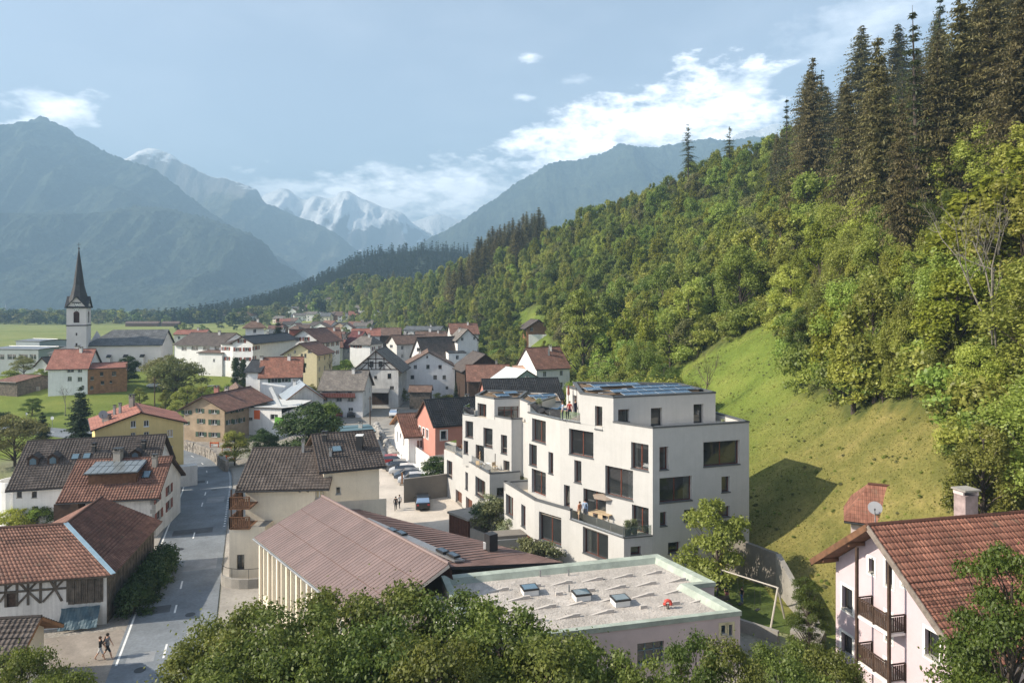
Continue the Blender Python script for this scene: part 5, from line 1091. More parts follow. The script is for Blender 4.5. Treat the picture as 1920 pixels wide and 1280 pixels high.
def school():
    poly = [(-4.8, 46.9), (10.85, 51.0), (13.6, 45.9), (11.9, 45.5), (13.9, 41.6), (-2.3, 37.7)]; zt = 6.3
    o = thing('school', 'flat gravel-roofed school block with green copper parapet and rosy walls', 'school', None, (5, 44, 0)); inv = Matrix.Translation(Vector((-5, -44, 0)))
    ordr = poly[::-1]   # clockwise from above: counter for outward faces
    ccw = poly if sum(poly[i][0]*poly[(i+1) % 6][1]-poly[(i+1) % 6][0]*poly[i][1] for i in range(6)) > 0 else poly[::-1]
    mb = MB(); wins = []
    for i in range(6):
        f = Face(ccw[i], ccw[(i+1) % 6]); hs = []
        if f.n.y < -.9 and f.W > 10:
            for bx in ((1195, 1203, 1245, 1245), (1352, 1171, 1362, 1188), (1364, 1170, 1373, 1192)): h = f.box(*bx); hs.append(h); wins.append((f, h))
        wall_face(mb, f, -.5, zt, hs, PL_ROSE)
    mb.build('wall', o).matrix_parent_inverse = inv
    for f, h in wins: window(o, f, h, mat('frame_bluegrey', (.12, .18, .22), .5, 0), mull=2 if h[1]-h[0] > 1 else 0, transom=.4, surround=mat('surround_cream', (.6, .55, .35), .8, .05) if h[1]-h[0] < 1 else None).matrix_parent_inverse = inv
    COP = mat('copper_green', (.38, .43, .37), .7, .16, 1.2, fine=.05); pr = MB()
    c = Vector((sum(p[0] for p in poly)/6, sum(p[1] for p in poly)/6))
    def inset(dist):
        out = []; n = len(ccw)
        for i in range(n):
            a, b, e = Vector(ccw[i-1]), Vector(ccw[i]), Vector(ccw[(i+1) % n]); u = (b-a).normalized(); v = (e-b).normalized(); n1 = Vector((-u.y, u.x)); n2 = Vector((-v.y, v.x)); k = (n1+n2); k = k/max(.3, k.dot(n1)); out.append(b+k*dist)
        return out
    o1, i1, i2 = inset(-.06), inset(.42), inset(.62); n = 6
    for i in range(n):
        j = (i+1) % n; q = lambda v, z: Vector((v.x, v.y, z)); seg = MB()
        seg.face([q(o1[i], zt-.25), q(o1[j], zt-.25), q(o1[j], zt+.04), q(o1[i], zt+.04)], COP); seg.face([q(o1[i], zt+.04), q(o1[j], zt+.04), q(i1[j], zt-.02), q(i1[i], zt-.02)], COP); seg.face([q(i1[i], zt-.02), q(i1[j], zt-.02), q(i2[j], zt-.5), q(i2[i], zt-.5)], COP)
        seg.build('parapet', o).matrix_parent_inverse = inv
    GRAV = mat('roof_gravel', (.48, .44, .40), .95, .16, .6, .8, 9, fine=.14); rf = MB(); rf.face([(p.x, p.y, zt-.42) for p in inset(.55)], GRAV); roof = rf.build('gravel_roof', o); roof.matrix_parent_inverse = inv
    # stones on the gravel give it grain
    rg = np.random.default_rng(3); C = []; inn = [(p.x, p.y) for p in inset(.7)]
    while len(C) < 9000:
        x, y = rg.uniform(-4.5, 13.8), rg.uniform(37.8, 51)
        if in_poly(x, y, inn): C.append((x, y, zt-.415))
    C = np.array(C); k = len(C); r = rg.uniform(.02, .055, k); a = rg.uniform(0, 6.28, k); tri = np.stack([C+np.stack([np.cos(a+t)*r, np.sin(a+t)*r, 0*r], 1) for t in (0, 1.57, 3.14, 4.71)]+[C+np.stack([0*r, 0*r, r*.9], 1)], 1).reshape(-1, 3); b5 = np.arange(k)*5
    Ft = np.concatenate([np.stack([b5+i, b5+(i+1) % 4, b5+4], 1) for i in range(4)]); link('gravel', np_mesh('gravel', tri, Ft, [GRAV]), roof, kind='stuff')
    # ballast wedges for a solar array that is not yet mounted
    U = Vector((.966, .256, 0)); Vv = Vector((-.256, .966, 0)); BL = mat('ballast_pale', (.52, .48, .44), .8, .06, 2); me1 = me2 = None; O = Vector((-2.2, 38.4, zt-.41))
    for r in range(9):
        for k in range(11):
            for tp in (0, 1):
                q = O+U*(k*2.25+(r % 2)*1.0+tp*1.05)+Vv*(r*1.62)
                if not in_poly(q.x, q.y, [(p.x, p.y) for p in inset(1.0)]): continue
                if any((q-s).length < 1.0 for s in SKY): continue
                b = MB()
                if tp == 0:
                    a0 = q; L_ = 1.05; b.face([a0, a0+U*L_, a0+U*L_+Vector((0, 0, .17))], BL); b.face([a0+Vv*.14, a0+U*L_+Vector((0, 0, .17))+Vv*.14, a0+U*L_+Vv*.14], BL); b.face([a0, a0+U*L_+Vector((0, 0, .17)), a0+U*L_+Vector((0, 0, .17))+Vv*.14, a0+Vv*.14], BL); b.face([a0+U*L_, a0+U*L_+Vv*.14, a0+U*L_+Vv*.14+Vector((0, 0, .17)), a0+U*L_+Vector((0, 0, .17))], BL)
                else: b.box(q, U*.48, Vv*.14, Vector((0, 0, .2)), BL)
                b.build('ballast_block', roof)
    for s in SKY:
        b = MB(); b.box(s-U*.5-Vv*.42, U*1.0, Vv*.84, Vector((0, 0, .36)), FR_WHITE); k = b.build('roof_light', roof); b = MB(); b.box(s-U*.55-Vv*.47+Vector((0, 0, .362)), U*1.1, Vv*.94, Vector((0, 0, .1)), METAL_D); b.build('frame', k); MB().face([s+U*x*.46+Vv*y*.38+Vector((0, 0, .47)) for x, y in ((-1, -1), (1, -1), (1, 1), (-1, 1))], GLS).build('pane', k)
    vt = atz(1252, 1140, zt-.4); b = MB(); b.tube([vt, vt+Vector((0, 0, .28))], .09, CONC_D, 8); b.tube([vt+Vector((.2*math.cos(t), 0, .3+.2*math.sin(t))) for t in np.linspace(-.4, 3.5, 9)], .11, mat('vent_red', (.55, .08, .06), .5, .1, 3), 8); b.build('vent_pipe', roof, smooth=True)
    for px, py in ((1013, 1080), (1066, 1078), (1067, 1108)):
        vt = atz(px, py, zt-.4); MB().tube([vt, vt+Vector((0, 0, .45))], .06, METAL, 6).build('vent_pipe', roof)
    # narrow white canopy between hall and school
    b = MB(); b.box(Vector((-5.6, 45.6, 5.2)), Vector((2.3, -8.2, 0)), Vector((.9, .25, 0)), Vector((0, 0, .3)), PL_WHITE); b.build('canopy', o).matrix_parent_inverse = inv
SKY = [atz(993, 1112, 5.9), atz(1090, 1122, 5.9), atz(1163, 1132, 5.9)]
def pink_house():
    k = Z('k'); A, B = Vector((20.35, 42.9)), Vector((22.55, 33.3))
    H = House('pink_house', 'pale pink gabled house with red pantile roof and two dark timber balconies', A, B, 9.6, 9.05, 12.25, 'b', PL_PINK, RT_RED, over=.75, gov=1.25, off=.42, zer=8.0, tile=(.24, .40), edge=WOOD_M, th=.24)
    f = H.faces['f']; H.win('f', k((282, 643, 352, 800), (278, 957, 350, 1095), (835, 937, 930, 1120)), frame=FR_DARK, surround=PL_WHITE, mull=0, rec=.32)
    H.win('f', k((460, 452, 497, 548), (572, 468, 618, 634), (683, 560, 735, 640), (572, 812, 612, 1000), (568, 1130, 606, 1290)), frame=FR_DARK, surround=PL_WHITE, mull=0, rec=.25); H.build()
    o = H.o
    u0 = f.hit(*[1500+440/3.555, 920+650/3.555])[0]; u1 = f.hit(*[1500+632/3.555, 920+650/3.555])[0]
    for (px, y0, y1) in ((443, 310, 1280), (560, 375, 1280)):   # timber posts carrying the balconies
        u = f.hit(1500+px/3.555, 920+800/3.555)[0]
    ub0, ub1 = 3.15, 5.6
    for zf in (7.0, 4.35, 1.7):
        b = MB(); b.box(f.P(ub0, zf-.14, .02), f.u.to_3d()*(ub1-ub0), f.n.to_3d()*1.05, Vector((0, 0, .14)), PL_WHITE); bal = H.local(b.build('balcony', o))
        railing(bal, [f.P(ub0, zf, .05), f.P(ub0, zf, 1.02), f.P(ub1, zf, 1.02), f.P(ub1, zf, .05)], 1.0, WOOD_D, slat=.13)
    for u in (ub0, ub1):
        b = MB(); b.cbox(f.P(u, 5.4, 1.08), .14, .14, 11.0, WOOD_D, .2); H.local(b.build('post', o))
    for t in (.02, .25, .42, .62, .80, .98):   # purlins under the verge
        z = H.roofz(t*H.W, 0)-.12; b = MB(); b.beam(f.P(t*H.W, z, .02), f.P(t*H.W, z, 1.1), .18, .22, WOOD_M); H.local(b.build('purlin', o))
    e0, e1, f0, f1, r0, r1 = H.rp; b = MB(); b.beam(e0-Vector((0, 0, .1)), r0-Vector((0, 0, .1)), .06, .34, WOOD_M); b.beam(f0-Vector((0, 0, .1)), r0-Vector((0, 0, .1)), .06, .34, mat('verge_weathered', (.24, .20, .17), .9, .25, 3)); b.build('bargeboard', H.roof)
    q = at(1811, 975, 40.6); b = MB(); b.cbox(q+Vector((0, 0, .3)), .9, .8, 2.5, mat('chimney_weathered', (.36, .28, .27), .95, .25, 1.5, .3, 12), .22); b.cbox(q+Vector((0, 0, 1.86)), 1.12, 1.0, .1, CONC, .22)
    for sx in (-1, 1): b.cbox(q+Vector((sx*.42, 0, 1.7)), .1, .7, .3, PL_ROSE, .22)
    b.build('chimney', H.roof)
    dish(at(1641, 972, 41.5)-Vector((0, 0, .6)), .4, 'grey satellite dish on a pole at the pink house ridge', R(150))
    # lower roof behind
    G = House('red_roofed_wing', 'low rear building with worn red tiled roof behind the pink house', (27.0, 54.4), (31.6, 52.2), 5.2, 8.0, 10.0, 'u', PL_ROSE, RT_RED, over=.5, gov=.5, hip=.7); G.build()
    J = House('red_tiled_house', 'partly hidden house with red tiled roof at the right edge behind the feathery tree', (30.6, 41.5), (31.6, 36.6), 12, 11.0, 12.9, 'b', PL_ROSE, RT_RED, over=.6, gov=.6, tile=(.26, .38)); J.build()
# ------------------------------------------------------------------ the new white flats
TERR = mat('terrace_slab', (.55, .49, .40), .85, .06, 1.5, .1, 20)
ROOFG = mat('roof_substrate', (.22, .15, .09), .95, .25, 1.5, .4, 8)
PV = mat('solar_panel_blue', (.035, .085, .15), .22, .06, 2, spec=.6)
PVF = mat('solar_panel_frame', (.30, .33, .36), .4, 0)
DOOR_R = mat('door_redbrown', (.13, .055, .035), .7, .15, 3)
CUR = [0]; CURT = mat('curtain_linen', (.55, .52, .47), .9, .1, 4)
def tier(o, inv, poly, z0, z1, wins, m=PL_MODERN, top=TERR, topz=None, name='wall'):
    """storey block: poly counter-clockwise; wins = {edge index: [photo boxes]} cut as real openings"""
    n = len(poly); mb = MB(); todo = []
    for i in range(n):
        f = Face(poly[i], poly[(i+1) % n]); hs = []
        for b in wins.get(i, []):
            kw = dict(b[4]) if len(b) > 4 else {}; h = f.box(*b[:4])
            hs.append(h); todo.append((f, h, kw))
        wall_face(mb, f, z0, z1, hs, m, rec=.34)
    mb.build(name, o).matrix_parent_inverse = inv
    s = MB(); s.face([(p[0], p[1], (topz or z1)-.0) for p in poly], top, [tuple(p) for p in poly]); s.build('slab', o).matrix_parent_inverse = inv
    # floors and a back wall inside, seen through the panes
    c = Vector((sum(p[0] for p in poly)/n, sum(p[1] for p in poly)/n)); ins = [tuple(c+(Vector(p)-c)*.93) for p in poly]; core = [tuple(c+(Vector(p)-c)*.55) for p in poly]
    r = MB()
    z = z1-.3
    while z > z0+1: r.face([(p[0], p[1], z) for p in ins], ROOMS); z -= 2.8
    r.prism(core, z0, z1-.31, ROOMS); r.build('rooms', o).matrix_parent_inverse = inv
    for f, h, kw in todo:
        a = dict(frame=FR_RED, glass=GLM, mull=1 if h[1]-h[0] > 1.5 else 0, sill=COPING, rec=.34, fw=.08); a.update(kw); wo = window(o, f, h, **a); wo.matrix_parent_inverse = inv; CUR[0] += 1
        if a['glass'] is GLM and CUR[0] % 3 != 1:   # curtains drawn to one side
            u0, u1 = max(h[0], .02), min(h[1], f.W-.02); wd = (u1-u0)*(.28, .42, .2)[CUR[0] % 3]; s0 = u0 if CUR[0] % 2 else u1-wd; cb = MB(); n = max(4, int(wd/.12))
            for k in range(n): cb.face([f.P(s0+wd*k/n, h[2], -.46-.03*(k % 2)), f.P(s0+wd*(k+1)/n, h[2], -.46-.03*((k+1) % 2)), f.P(s0+wd*(k+1)/n, h[3], -.46-.03*((k+1) % 2)), f.P(s0+wd*k/n, h[3], -.46-.03*(k % 2))], CURT)
            cb.build('curtain', wo)
def coping(o, inv, pts, z, w=.38, h=.14, m=COPING):
    for a, b in zip(pts, pts[1:]):
        f = Face(a, b); mb = MB(); mb.box(f.P(-.04, z, -w+.05), f.u.to_3d()*(f.W+.05), f.n.to_3d()*w, Vector((0, 0, h)), m); mb.build('coping', o).matrix_parent_inverse = inv
def parapet(o, inv, pts, z0, z1, m=PL_MODERN, t=.3):
    for a, b in zip(pts, pts[1:]):
        f = Face(a, b); mb = MB(); mb.box(f.P(0, z0, -t), f.u.to_3d()*f.W, f.n.to_3d()*(t-.004), Vector((0, 0, z1-z0)), m); mb.build('parapet', o).matrix_parent_inverse = inv
    coping(o, inv, pts, z1)
def glass_rail(o, inv, pts, z, h=.95):
    for a, b in zip(pts, pts[1:]):
        f = Face(a, b); n = max(1, round(f.W/1.5))
        for k in range(n):
            mb = MB(); mb.box(f.P(f.W*k/n+.02, z, -.14), f.u.to_3d()*(f.W/n-.04), f.n.to_3d()*.025, Vector((0, 0, h)), GLR); mb.build('glass_panel', o).matrix_parent_inverse = inv
def panels(o, inv, poly, z, U, skip):
    U = Vector(U).normalized(); V = Vector((-U.y, U.x)); c = Vector((sum(p[0] for p in poly)/len(poly), sum(p[1] for p in poly)/len(poly))); me = None; ang = math.atan2(U.y, U.x)
    shr = [tuple(c+(Vector(p)-c)*.955) for p in poly]
    for i in range(-9, 10):
        for j in range(-9, 10):
            q = c+U*(i*1.72)+V*(j*1.08+(.18 if j % 2 else 0))
            if not all(in_poly(*(q+U*a*.85+V*b*.5), shr) for a in (-1, 1) for b in (-1, 1)) or (i, j) in skip: continue
            if me is None:
                mb = MB(); mb.box((-.84, -.52, 0), (1.68, 0, .0), (0, 1.04, .0), (0, 0, .04), PVF); mb.box((-.80, -.49, .042), (1.6, 0, 0), (0, .98, 0), (0, 0, .012), PV); p = mb.build('solar_panel', o); me = p.data
            else: p = link('solar_panel', me, o)
            p.matrix_parent_inverse = inv; p.location = (q.x, q.y, z+(.10 if j % 2 else .16)); p.rotation_euler = (R(7 if j % 2 else -7), 0, ang)
def flats_front():
    m = Z('m'); o = thing('apartment_block', 'large white terraced apartment block with solar roof in front of the grassy slope', 'apartment block', None, (10, 62, 0)); inv = Matrix.Translation(Vector((-10, -62, 0)))
    E, F2, C0, RE = (1.59, 67.8), (4.45, 63.55), (11.65, 56.5), (20.6, 59.3)
    U = [E, F2, C0, RE, (18.2, 68.5), (4.5, 73.5)]
    big = dict(mull=1); D = dict(sill=None)
    left = m((1125, 405, 1227, 560), (975, 548, 1137, 722), (848, 680, 980, 825), (735, 648, 770, 775), (795, 505, 837, 635), (765, 330, 907, 482))
    doors = [b+(D,) for b in m((1130, 770, 1227, 925))]
    left = [(b[0], b[1], b[2]-.2, b[3]) for b in left]
    segc = m((550, 268, 630, 400), (533, 412, 578, 537), (645, 457, 673, 583)); segd = [b+(D,) for b in m((548, 563, 630, 705))]
    right = m((1290, 425, 1342, 560), (1545, 392, 1757, 535), (1290, 600, 1480, 745), (1650, 597, 1700, 690), (1293, 803, 1333, 886), (1432, 788, 1505, 858), (1630, 770, 1700, 835), (1340, 978, 1410, 1042))
    tier(o, inv, U, -1, 14.2, {0: segc+segd, 1: left+doors, 2: right})
    # plaster fields with a rougher finish, set 3 mm proud
    P1, P2, P3, P4 = (9.17, 55.9), (5.18, 60.8), (2.1, 64.0), (-.83, 70.6)
    L1 = [P4, P3, P2, P1, (11.63, 56.49), (8.6, 66), (1.9, 71.2)]
    tier(o, inv, L1, -1.2, 5.8, {0: m((487, 763, 512, 892), (398, 708, 440, 828)), 1: m((590, 818, 720, 985)), 2: m((845, 912, 992, 1068)), 3: m((1122, 1003, 1183, 1055))}, name='base_wall')
    parapet(o, inv, [P4, P3, P2], 5.8, 6.62); parapet(o, inv, [(1.75, 71.1), P4], 5.8, 6.62); coping(o, inv, [P2, P1, (11.63, 56.49)], 5.82, .4, .1); glass_rail(o, inv, [P2, P1, (11.63, 56.49)], 5.92, .8)
    Tc, TL, TR = (8.8, 59.27), (6.18, 61.8), (18.6, 62.4); T = [(6.3, 70.5), TL, Tc, TR, (17.0, 69.5)]
    tl = m((915, 190, 958, 325)); tr = m((1050, 208, 1115, 283), (1240, 200, 1305, 305), (1488, 178, 1545, 293)); tr = [b+(dict(frame=FR_DARK),) for b in tr]
    tier(o, inv, T, 14.2, 16.85, {1: tl, 2: tr}, top=ROOFG, topz=16.75, name='penthouse_wall')
    T2 = [(5.35, 67.2), (6.15, 65.2), (7.5, 66), (7.2, 71)]; tier(o, inv, T2, 14.2, 16.80, {0: m((785, 130, 835, 270))}, top=ROOFG, name='penthouse_wall')
    coping(o, inv, T+[T[0]], 16.85, .36, .16); coping(o, inv, T2[:3], 16.80, .3, .16)
    parapet(o, inv, [Tc, C0, RE, (19.2, 64.6)], 14.2, 14.72); coping(o, inv, [E, F2, TL], 14.21, .4, .12); glass_rail(o, inv, [E, F2, TL], 14.33, .8); parapet(o, inv, [(4.4, 73.3), E], 14.2, 15.0)
    panels(o, inv, T, 16.85, (9.8, 3.1), {(-3, 1), (-3, 0), (-2, -1), (-1, 0), (0, 1), (-3, -1), (-2, 2), (-1, 1)})
    # entrance recess at the foot
    f = Face(P3, P2)
    for bx, mt in (((985, 1003, 996, 1040), DOOR_R), ((1002, 1012, 1020, 1040), GLM)):
        h = Face(P4, P3).box(*bx) if bx[0] < 1000 else f.box(*bx); ff = Face(P4, P3) if bx[0] < 1000 else f
        b = MB(); b.box(ff.P(max(.1, h[0]), h[2]-.5, .004), ff.u.to_3d()*(h[1]-h[0]), ff.n.to_3d()*.06, Vector((0, 0, h[3]-h[2]+.5)), DOOR_R if mt is DOOR_R else FR_DARK); b.build('door', o).matrix_parent_inverse = inv
    # bin shelter and garden walls
    q = atz(928, 1022, 1.6); b = MB(); a = Vector((-1.9, 64.6, 0)); b.box(a, Vector((3.3, .7, 0)), Vector((-.4, 1.6, 0)), Vector((0, 0, 3.0)), CONC_D); s = b.build('bin_shelter', label='grey concrete shelter with roller front beside the white block entrance', category='shelter')
    b = MB(); b.box(a+Vector((.35, .05, .3)), Vector((2.55, .55, 0)), Vector((.06, -.26, 0)), Vector((0, 0, 2.4)), METAL); b.build('roller_door', s)
    # terrace furniture
    t = atz(1130, 976, 5.95); furniture(t)
    pot(atz(1177, 1001, 5.92), 'tall grey planter with pale grasses, left of the pair on the lower terrace'); pot(atz(1189, 999, 5.92), 'tall grey planter with pale grasses, right of the pair on the lower terrace')
    pot(atz(1011, 768, 14.35), 'round terrace pot with a small bush on the upper roof terrace'); pot(Vector((18.6, 60.2, 14.3)), 'low planter with pale grass on the penthouse terrace corner', .5)
    for k, (px, py) in enumerate(((1040, 773), (1062, 773))): lounger(atz(px, py, 14.32), R(-20), ['blue sun lounger on the upper terrace, the left one of two', 'blue sun lounger on the upper terrace, the right one nearer the parasol'][k])
    c = atz(1066, 778, 14.32); g = thing('closed_parasol', 'closed red parasol on a pole on the upper terrace', 'parasol', None, tuple(c)); MB().tube([(0, 0, 0), (0, 0, 2.9)], .03, WOOD_M, 6).build('pole', g); MB().lathe((0, 0, 1.9), [(.05, 0), (.13, .1), (.09, .7), (.03, 1.0)], SHUT_R, 8).build('canopy', g)
    ch = ['near', 'far']
    for k in range(2): chair(atz(1000+k*12, 932-k*3, 5.85), k*2.1, 'white wire chair on the small corner terrace, %s side of its round table' % ('left' if k == 0 else 'right'), FR_WHITE)
    table(atz(1006, 929, 5.85), .42, 'round white cafe table on the corner terrace')
def pot(p, label, s=1.0):
    o = thing('planter', label, 'planter', None, tuple(p)); b = MB(); b.lathe((0, 0, 0), [(.20*s, 0), (.27*s, .02), (.30*s, .62*s), (.26*s, .62*s), (.25*s, .5*s), (.02, .5*s)], CONC_D, 12); b.build('pot', o)
    rg = np.random.default_rng(int(p.x*77) % 1000); n = 240; C = np.stack([rg.normal(0, .14, n)*s, rg.normal(0, .14, n)*s, (.55+rg.uniform(.05, .55, n))*s], 1); T = unit(C*np.array([1, 1, 0])*2+np.array([0, 0, 1.])); B = unit(np.cross(T, rg.normal(size=(n, 3)))); V, Fq = quads(C, T*.16*s, B*.035*s)
    link('plant', np_mesh('plant', V, Fq, [L_WHITE], rnd=np.repeat(rg.uniform(0, 1, n), 4)), o)
def chair(p, rz, label, m=None, cush=None):
    m = m or WOOD_P; o = thing('chair', label, 'chair', None, tuple(p), rz)
    MB().cbox((0, 0, .44), .48, .46, .05, cush or m).build('seat', o)
    b = MB(); b.cbox((0, .22, .70), .48, .04, .38, m); b.build('backrest', o)
    for x in (-.21, .21):
        for y in (-.2, .2): MB().tube([(x, y, 0), (x, y, .44 if y < 0 else .72)], .022, m, 5).build('leg', o)
def table(p, r, label, L=None, m=None):
    o = thing('table', label, 'table', None, tuple(p), -.75 if L else 0)
    if L:
        MB().cbox((0, 0, .73), L, r*2, .05, m or WOOD_P).build('table_top', o)
        for x in (-1, 1):
            for y in (-1, 1): MB().cbox((x*(L/2-.1), y*(r-.1), .355), .07, .07, .70, m or WOOD_P).build('leg', o)
    else:
        MB().lathe((0, 0, .70), [(r, 0), (r, .03), (.01, .03)], FR_WHITE, 16).build('table_top', o); MB().tube([(0, 0, 0), (0, 0, .7)], .03, METAL, 6).build('leg', o); MB().lathe((0, 0, 0), [(.22, 0), (.22, .03), (.02, .04)], METAL, 12).build('foot', o)
def lounger(p, rz, label):
    o = thing('sun_lounger', label, 'sun lounger', None, tuple(p), rz); B_ = mat('cushion_blue', (.05, .12, .22), .8, .1, 4); b = MB(); b.beam((-.9, -.25, .28), (.9, -.25, .28), .05, .05, METAL); b.beam((-.9, .25, .28), (.9, .25, .28), .05, .05, METAL); b.build('frame', o)
    MB().cbox((-.3, 0, .35), 1.25, .6, .1, B_).build('cushion', o); b = MB(); b.box((.33, -.3, .32), (.55, 0, .42), (0, .6, 0), (-.06, 0, .08), B_); b.build('backrest', o)
    for x in (-.8, .75):
        for y in (-.25, .25): MB().cbox((x, y, .13), .05, .05, .26, METAL).build('leg', o)
def furniture(t):
    table(t, .5, 'long pale wooden dining table under the terrace parasol', 2.0)
    U = Vector((math.cos(-.75), math.sin(-.75), 0)); V = Vector((-U.y, U.x, 0))
    for k, (a, b, nm) in enumerate(((-.5, -.85, 'front left'), (.5, -.85, 'front right'), (-.5, .85, 'rear left'), (.5, .85, 'rear right'))): chair(t+U*a+V*b, -.75+(0 if b > 0 else math.pi), 'wooden terrace chair at the dining table, the %s one' % nm)
    p = t+Vector((2.0, .6, 0)); o = thing('terrace_parasol', 'open brown cantilever parasol shading the terrace table', 'parasol', None, tuple(p)); MB().tube([(0, 0, 0), (0, 0, 3.0)], .045, WOOD_P, 7).build('pole', o); MB().tube([(0, 0, 2.75), (-1.3, .1, 2.75)], .03, WOOD_P, 6).build('arm', o); MB().cbox((0, 0, .05), .7, .7, .1, CONC).build('base', o)
    c = Vector((-1.3, .1, 2.65)); FAB = mat('parasol_fabric', (.26, .21, .17), .85, .08, 3); b = MB(); n = 8; rim = [c+Vector((1.55*math.cos(2*math.pi*k/n+.39), 1.55*math.sin(2*math.pi*k/n+.39), -.55+.18*math.cos(2*math.pi*k/n))) for k in range(n)]
    for k in range(n): b.face([c, rim[k], rim[(k+1) % n]], FAB)
    b.build('canopy', o)
    r = MB()
    for k in range(n): r.tube([c-Vector((0, 0, .03)), rim[k]-Vector((0, 0, .03))], .012, WOOD_P, 4, cap=False)
    r.build('rib_frame', o)
def flats_back():
    a = Z('a'); o = thing('apartment_block', 'smaller white terraced apartment block with solar roof behind the courtyard wall', 'apartment block', None, (-2, 82, 0)); inv = Matrix.Translation(Vector((2, -82, 0))); D = dict(sill=None)
    LA = [(-8.9, 89.4), (-7.2, 86.6), (-2.5, 76.3), (.9, 77.3), (1.5, 86), (-6, 92)]
    dr = dict(sill=None, glass=DOOR_R, frame=DOOR_R, mull=0)
    tier(o, inv, LA, -1.5, 6.0, {0: a((95, 765, 150, 935)), 1: a((280, 880, 307, 1055), (380, 945, 480, 1140))+[b+(dr,) for b in a((183, 1068, 245, 1250), (285, 1143, 350, 1265))], 2: a((593, 1033, 670, 1115))}, name='base_wall')
    UA = [(-6.0, 82.8), (-2.0, 79.2), (-.06, 77.15), (1.2, 77.6), (2.0, 75.9), (6, 77), (6, 86), (-4, 88)]
    tier(o, inv, UA, 5.5, 11.6, {0: a((280, 370, 358, 535), (460, 440, 552, 632), (262, 565, 308, 697), (383, 610, 467, 805)), 1: a((635, 508, 697, 697), (660, 765, 722, 880), (557, 692, 583, 835))})
    TA1 = [(-4.4, 82.1), (-2.05, 79.3), (.86, 79.9), (2, 86), (-3.5, 87)]; TA2 = [(.9, 79.5), (2.0, 76.2), (5.6, 77.2), (5.5, 85), (2, 85.9)]
    tier(o, inv, TA1, 11.6, 13.95, {0: a((402, 195, 490, 375)), 1: [b+(dict(mull=2, transom=.25, sill=None),) for b in a((605, 222, 815, 380))]}, top=ROOFG, topz=13.86, name='penthouse_wall'); tier(o, inv, TA2, 11.6, 13.90, {}, top=ROOFG, topz=13.8, name='penthouse_wall')
    coping(o, inv, TA1+[TA1[0]], 13.95, .34, .15); coping(o, inv, TA2[:3], 13.90, .3, .15)
    parapet(o, inv, [(-2.0, 79.2), (-.06, 77.15), (1.2, 77.6)], 11.6, 11.95); coping(o, inv, [(-6.0, 82.8), (-4.4, 81.4)], 11.61, .34, .12); glass_rail(o, inv, [(-5.4, 85.5), (-6.0, 82.8), (-4.6, 81.5)], 11.7, .9)
    coping(o, inv, [(-7.2, 86.6), (-2.5, 76.3), (.9, 77.3)], 6.01, .4, .12); glass_rail(o, inv, [(-7.5, 91), (-8.9, 89.4), (-7.2, 86.6), (-2.5, 76.3)], 6.14, .8)
    panels(o, inv, TA1, 13.95, (9.8, 3.1), {(0, 1), (-1, 0)}); panels(o, inv, TA2, 13.9, (9.8, 3.1), {(1, 0)})
    # courtyard retaining wall, bicycle shelter
    w = MB(); p, q = atz(778, 947, 0), Vector((-8.4, 88.5, 0)); p = Vector((-13.6, 85.8, 0)); w.box(p-Vector((0, 0, .5)), q-p, Vector((-.05, .35, 0)), Vector((0, 0, 3.5)), CONC_D); w.build('courtyard_wall', label='high taupe concrete wall closing the courtyard behind the parked dark car', category='wall')
    s = thing('bicycle_shelter', 'small taupe concrete shelter with red-brown slatted front by the courtyard', 'shelter', None, (-5.5, 73.5, 0)); c = [atz(838, 1000, .5), None]
    P0 = Vector((-6.9, 74.4, -.3)); U = Vector((2.3, -2.6, 0)); V = Vector((2.0, 1.3, 0)); b = MB(); b.box(P0+V*.12, U, V, Vector((0, 0, 2.5)), CONC_D); b.box(P0-U*.04-V*.04+Vector((0, 0, 2.51)), U*1.08, V*1.2, Vector((0, 0, .22)), CONC); b.build('body', s).matrix_parent_inverse = Matrix.Translation(Vector((5.5, -73.5, 0)))
    for k in range(12):
        b = MB(); b.box(P0+U*(k/12+.02), U*(1/12-.03), V*.1, Vector((0, 0, 2.45)), DOOR_R); b.build('slat', s).matrix_parent_inverse = Matrix.Translation(Vector((5.5, -73.5, 0)))
    gw = MB(); pts = [Vector((-4.4, 71.6, 0)), Vector((-2.6, 69.6, 0)), Vector((-1.0, 66.0, 0))]
    for x, y in zip(pts, pts[1:]): gw.box(x-Vector((0, 0, .5)), y-x, Vector((.25, .15, 0)), Vector((0, 0, 2.0)), CONC)
    gw.build('garden_wall', label='low grey garden wall stepping down between the white flats', category='wall')
    # small furniture on the long terrace
    for k, (px, py, ch) in enumerate(((865, 846, 's'), (913, 880, 't'), (928, 881, 'c'))):
        p = atz(px, py, 6.05)
        if ch == 't': table(p, .45, 'small white table on the long terrace of the rear white block')
        elif ch == 'c': chair(p, .6, 'wooden chair right of the small table on the rear block terrace'); chair(atz(912, 878, 6.05)+Vector((-.9, .2, 0)), 2.6, 'wooden chair left of the small table on the rear block terrace')
        else:
            s = thing('outdoor_sofa', 'brown wicker outdoor sofa at the far end of the rear block terrace', 'sofa', None, tuple(p), -1.1); MB().cbox((0, 0, .25), 1.5, .7, .3, WOOD_M).build('seat', s); MB().cbox((0, .32, .55), 1.5, .12, .4, WOOD_M).build('backrest', s); MB().cbox((-.72, 0, .45), .1, .7, .25, WOOD_M).build('armrest', s); MB().cbox((.72, 0, .45), .1, .7, .25, WOOD_M).build('armrest', s)

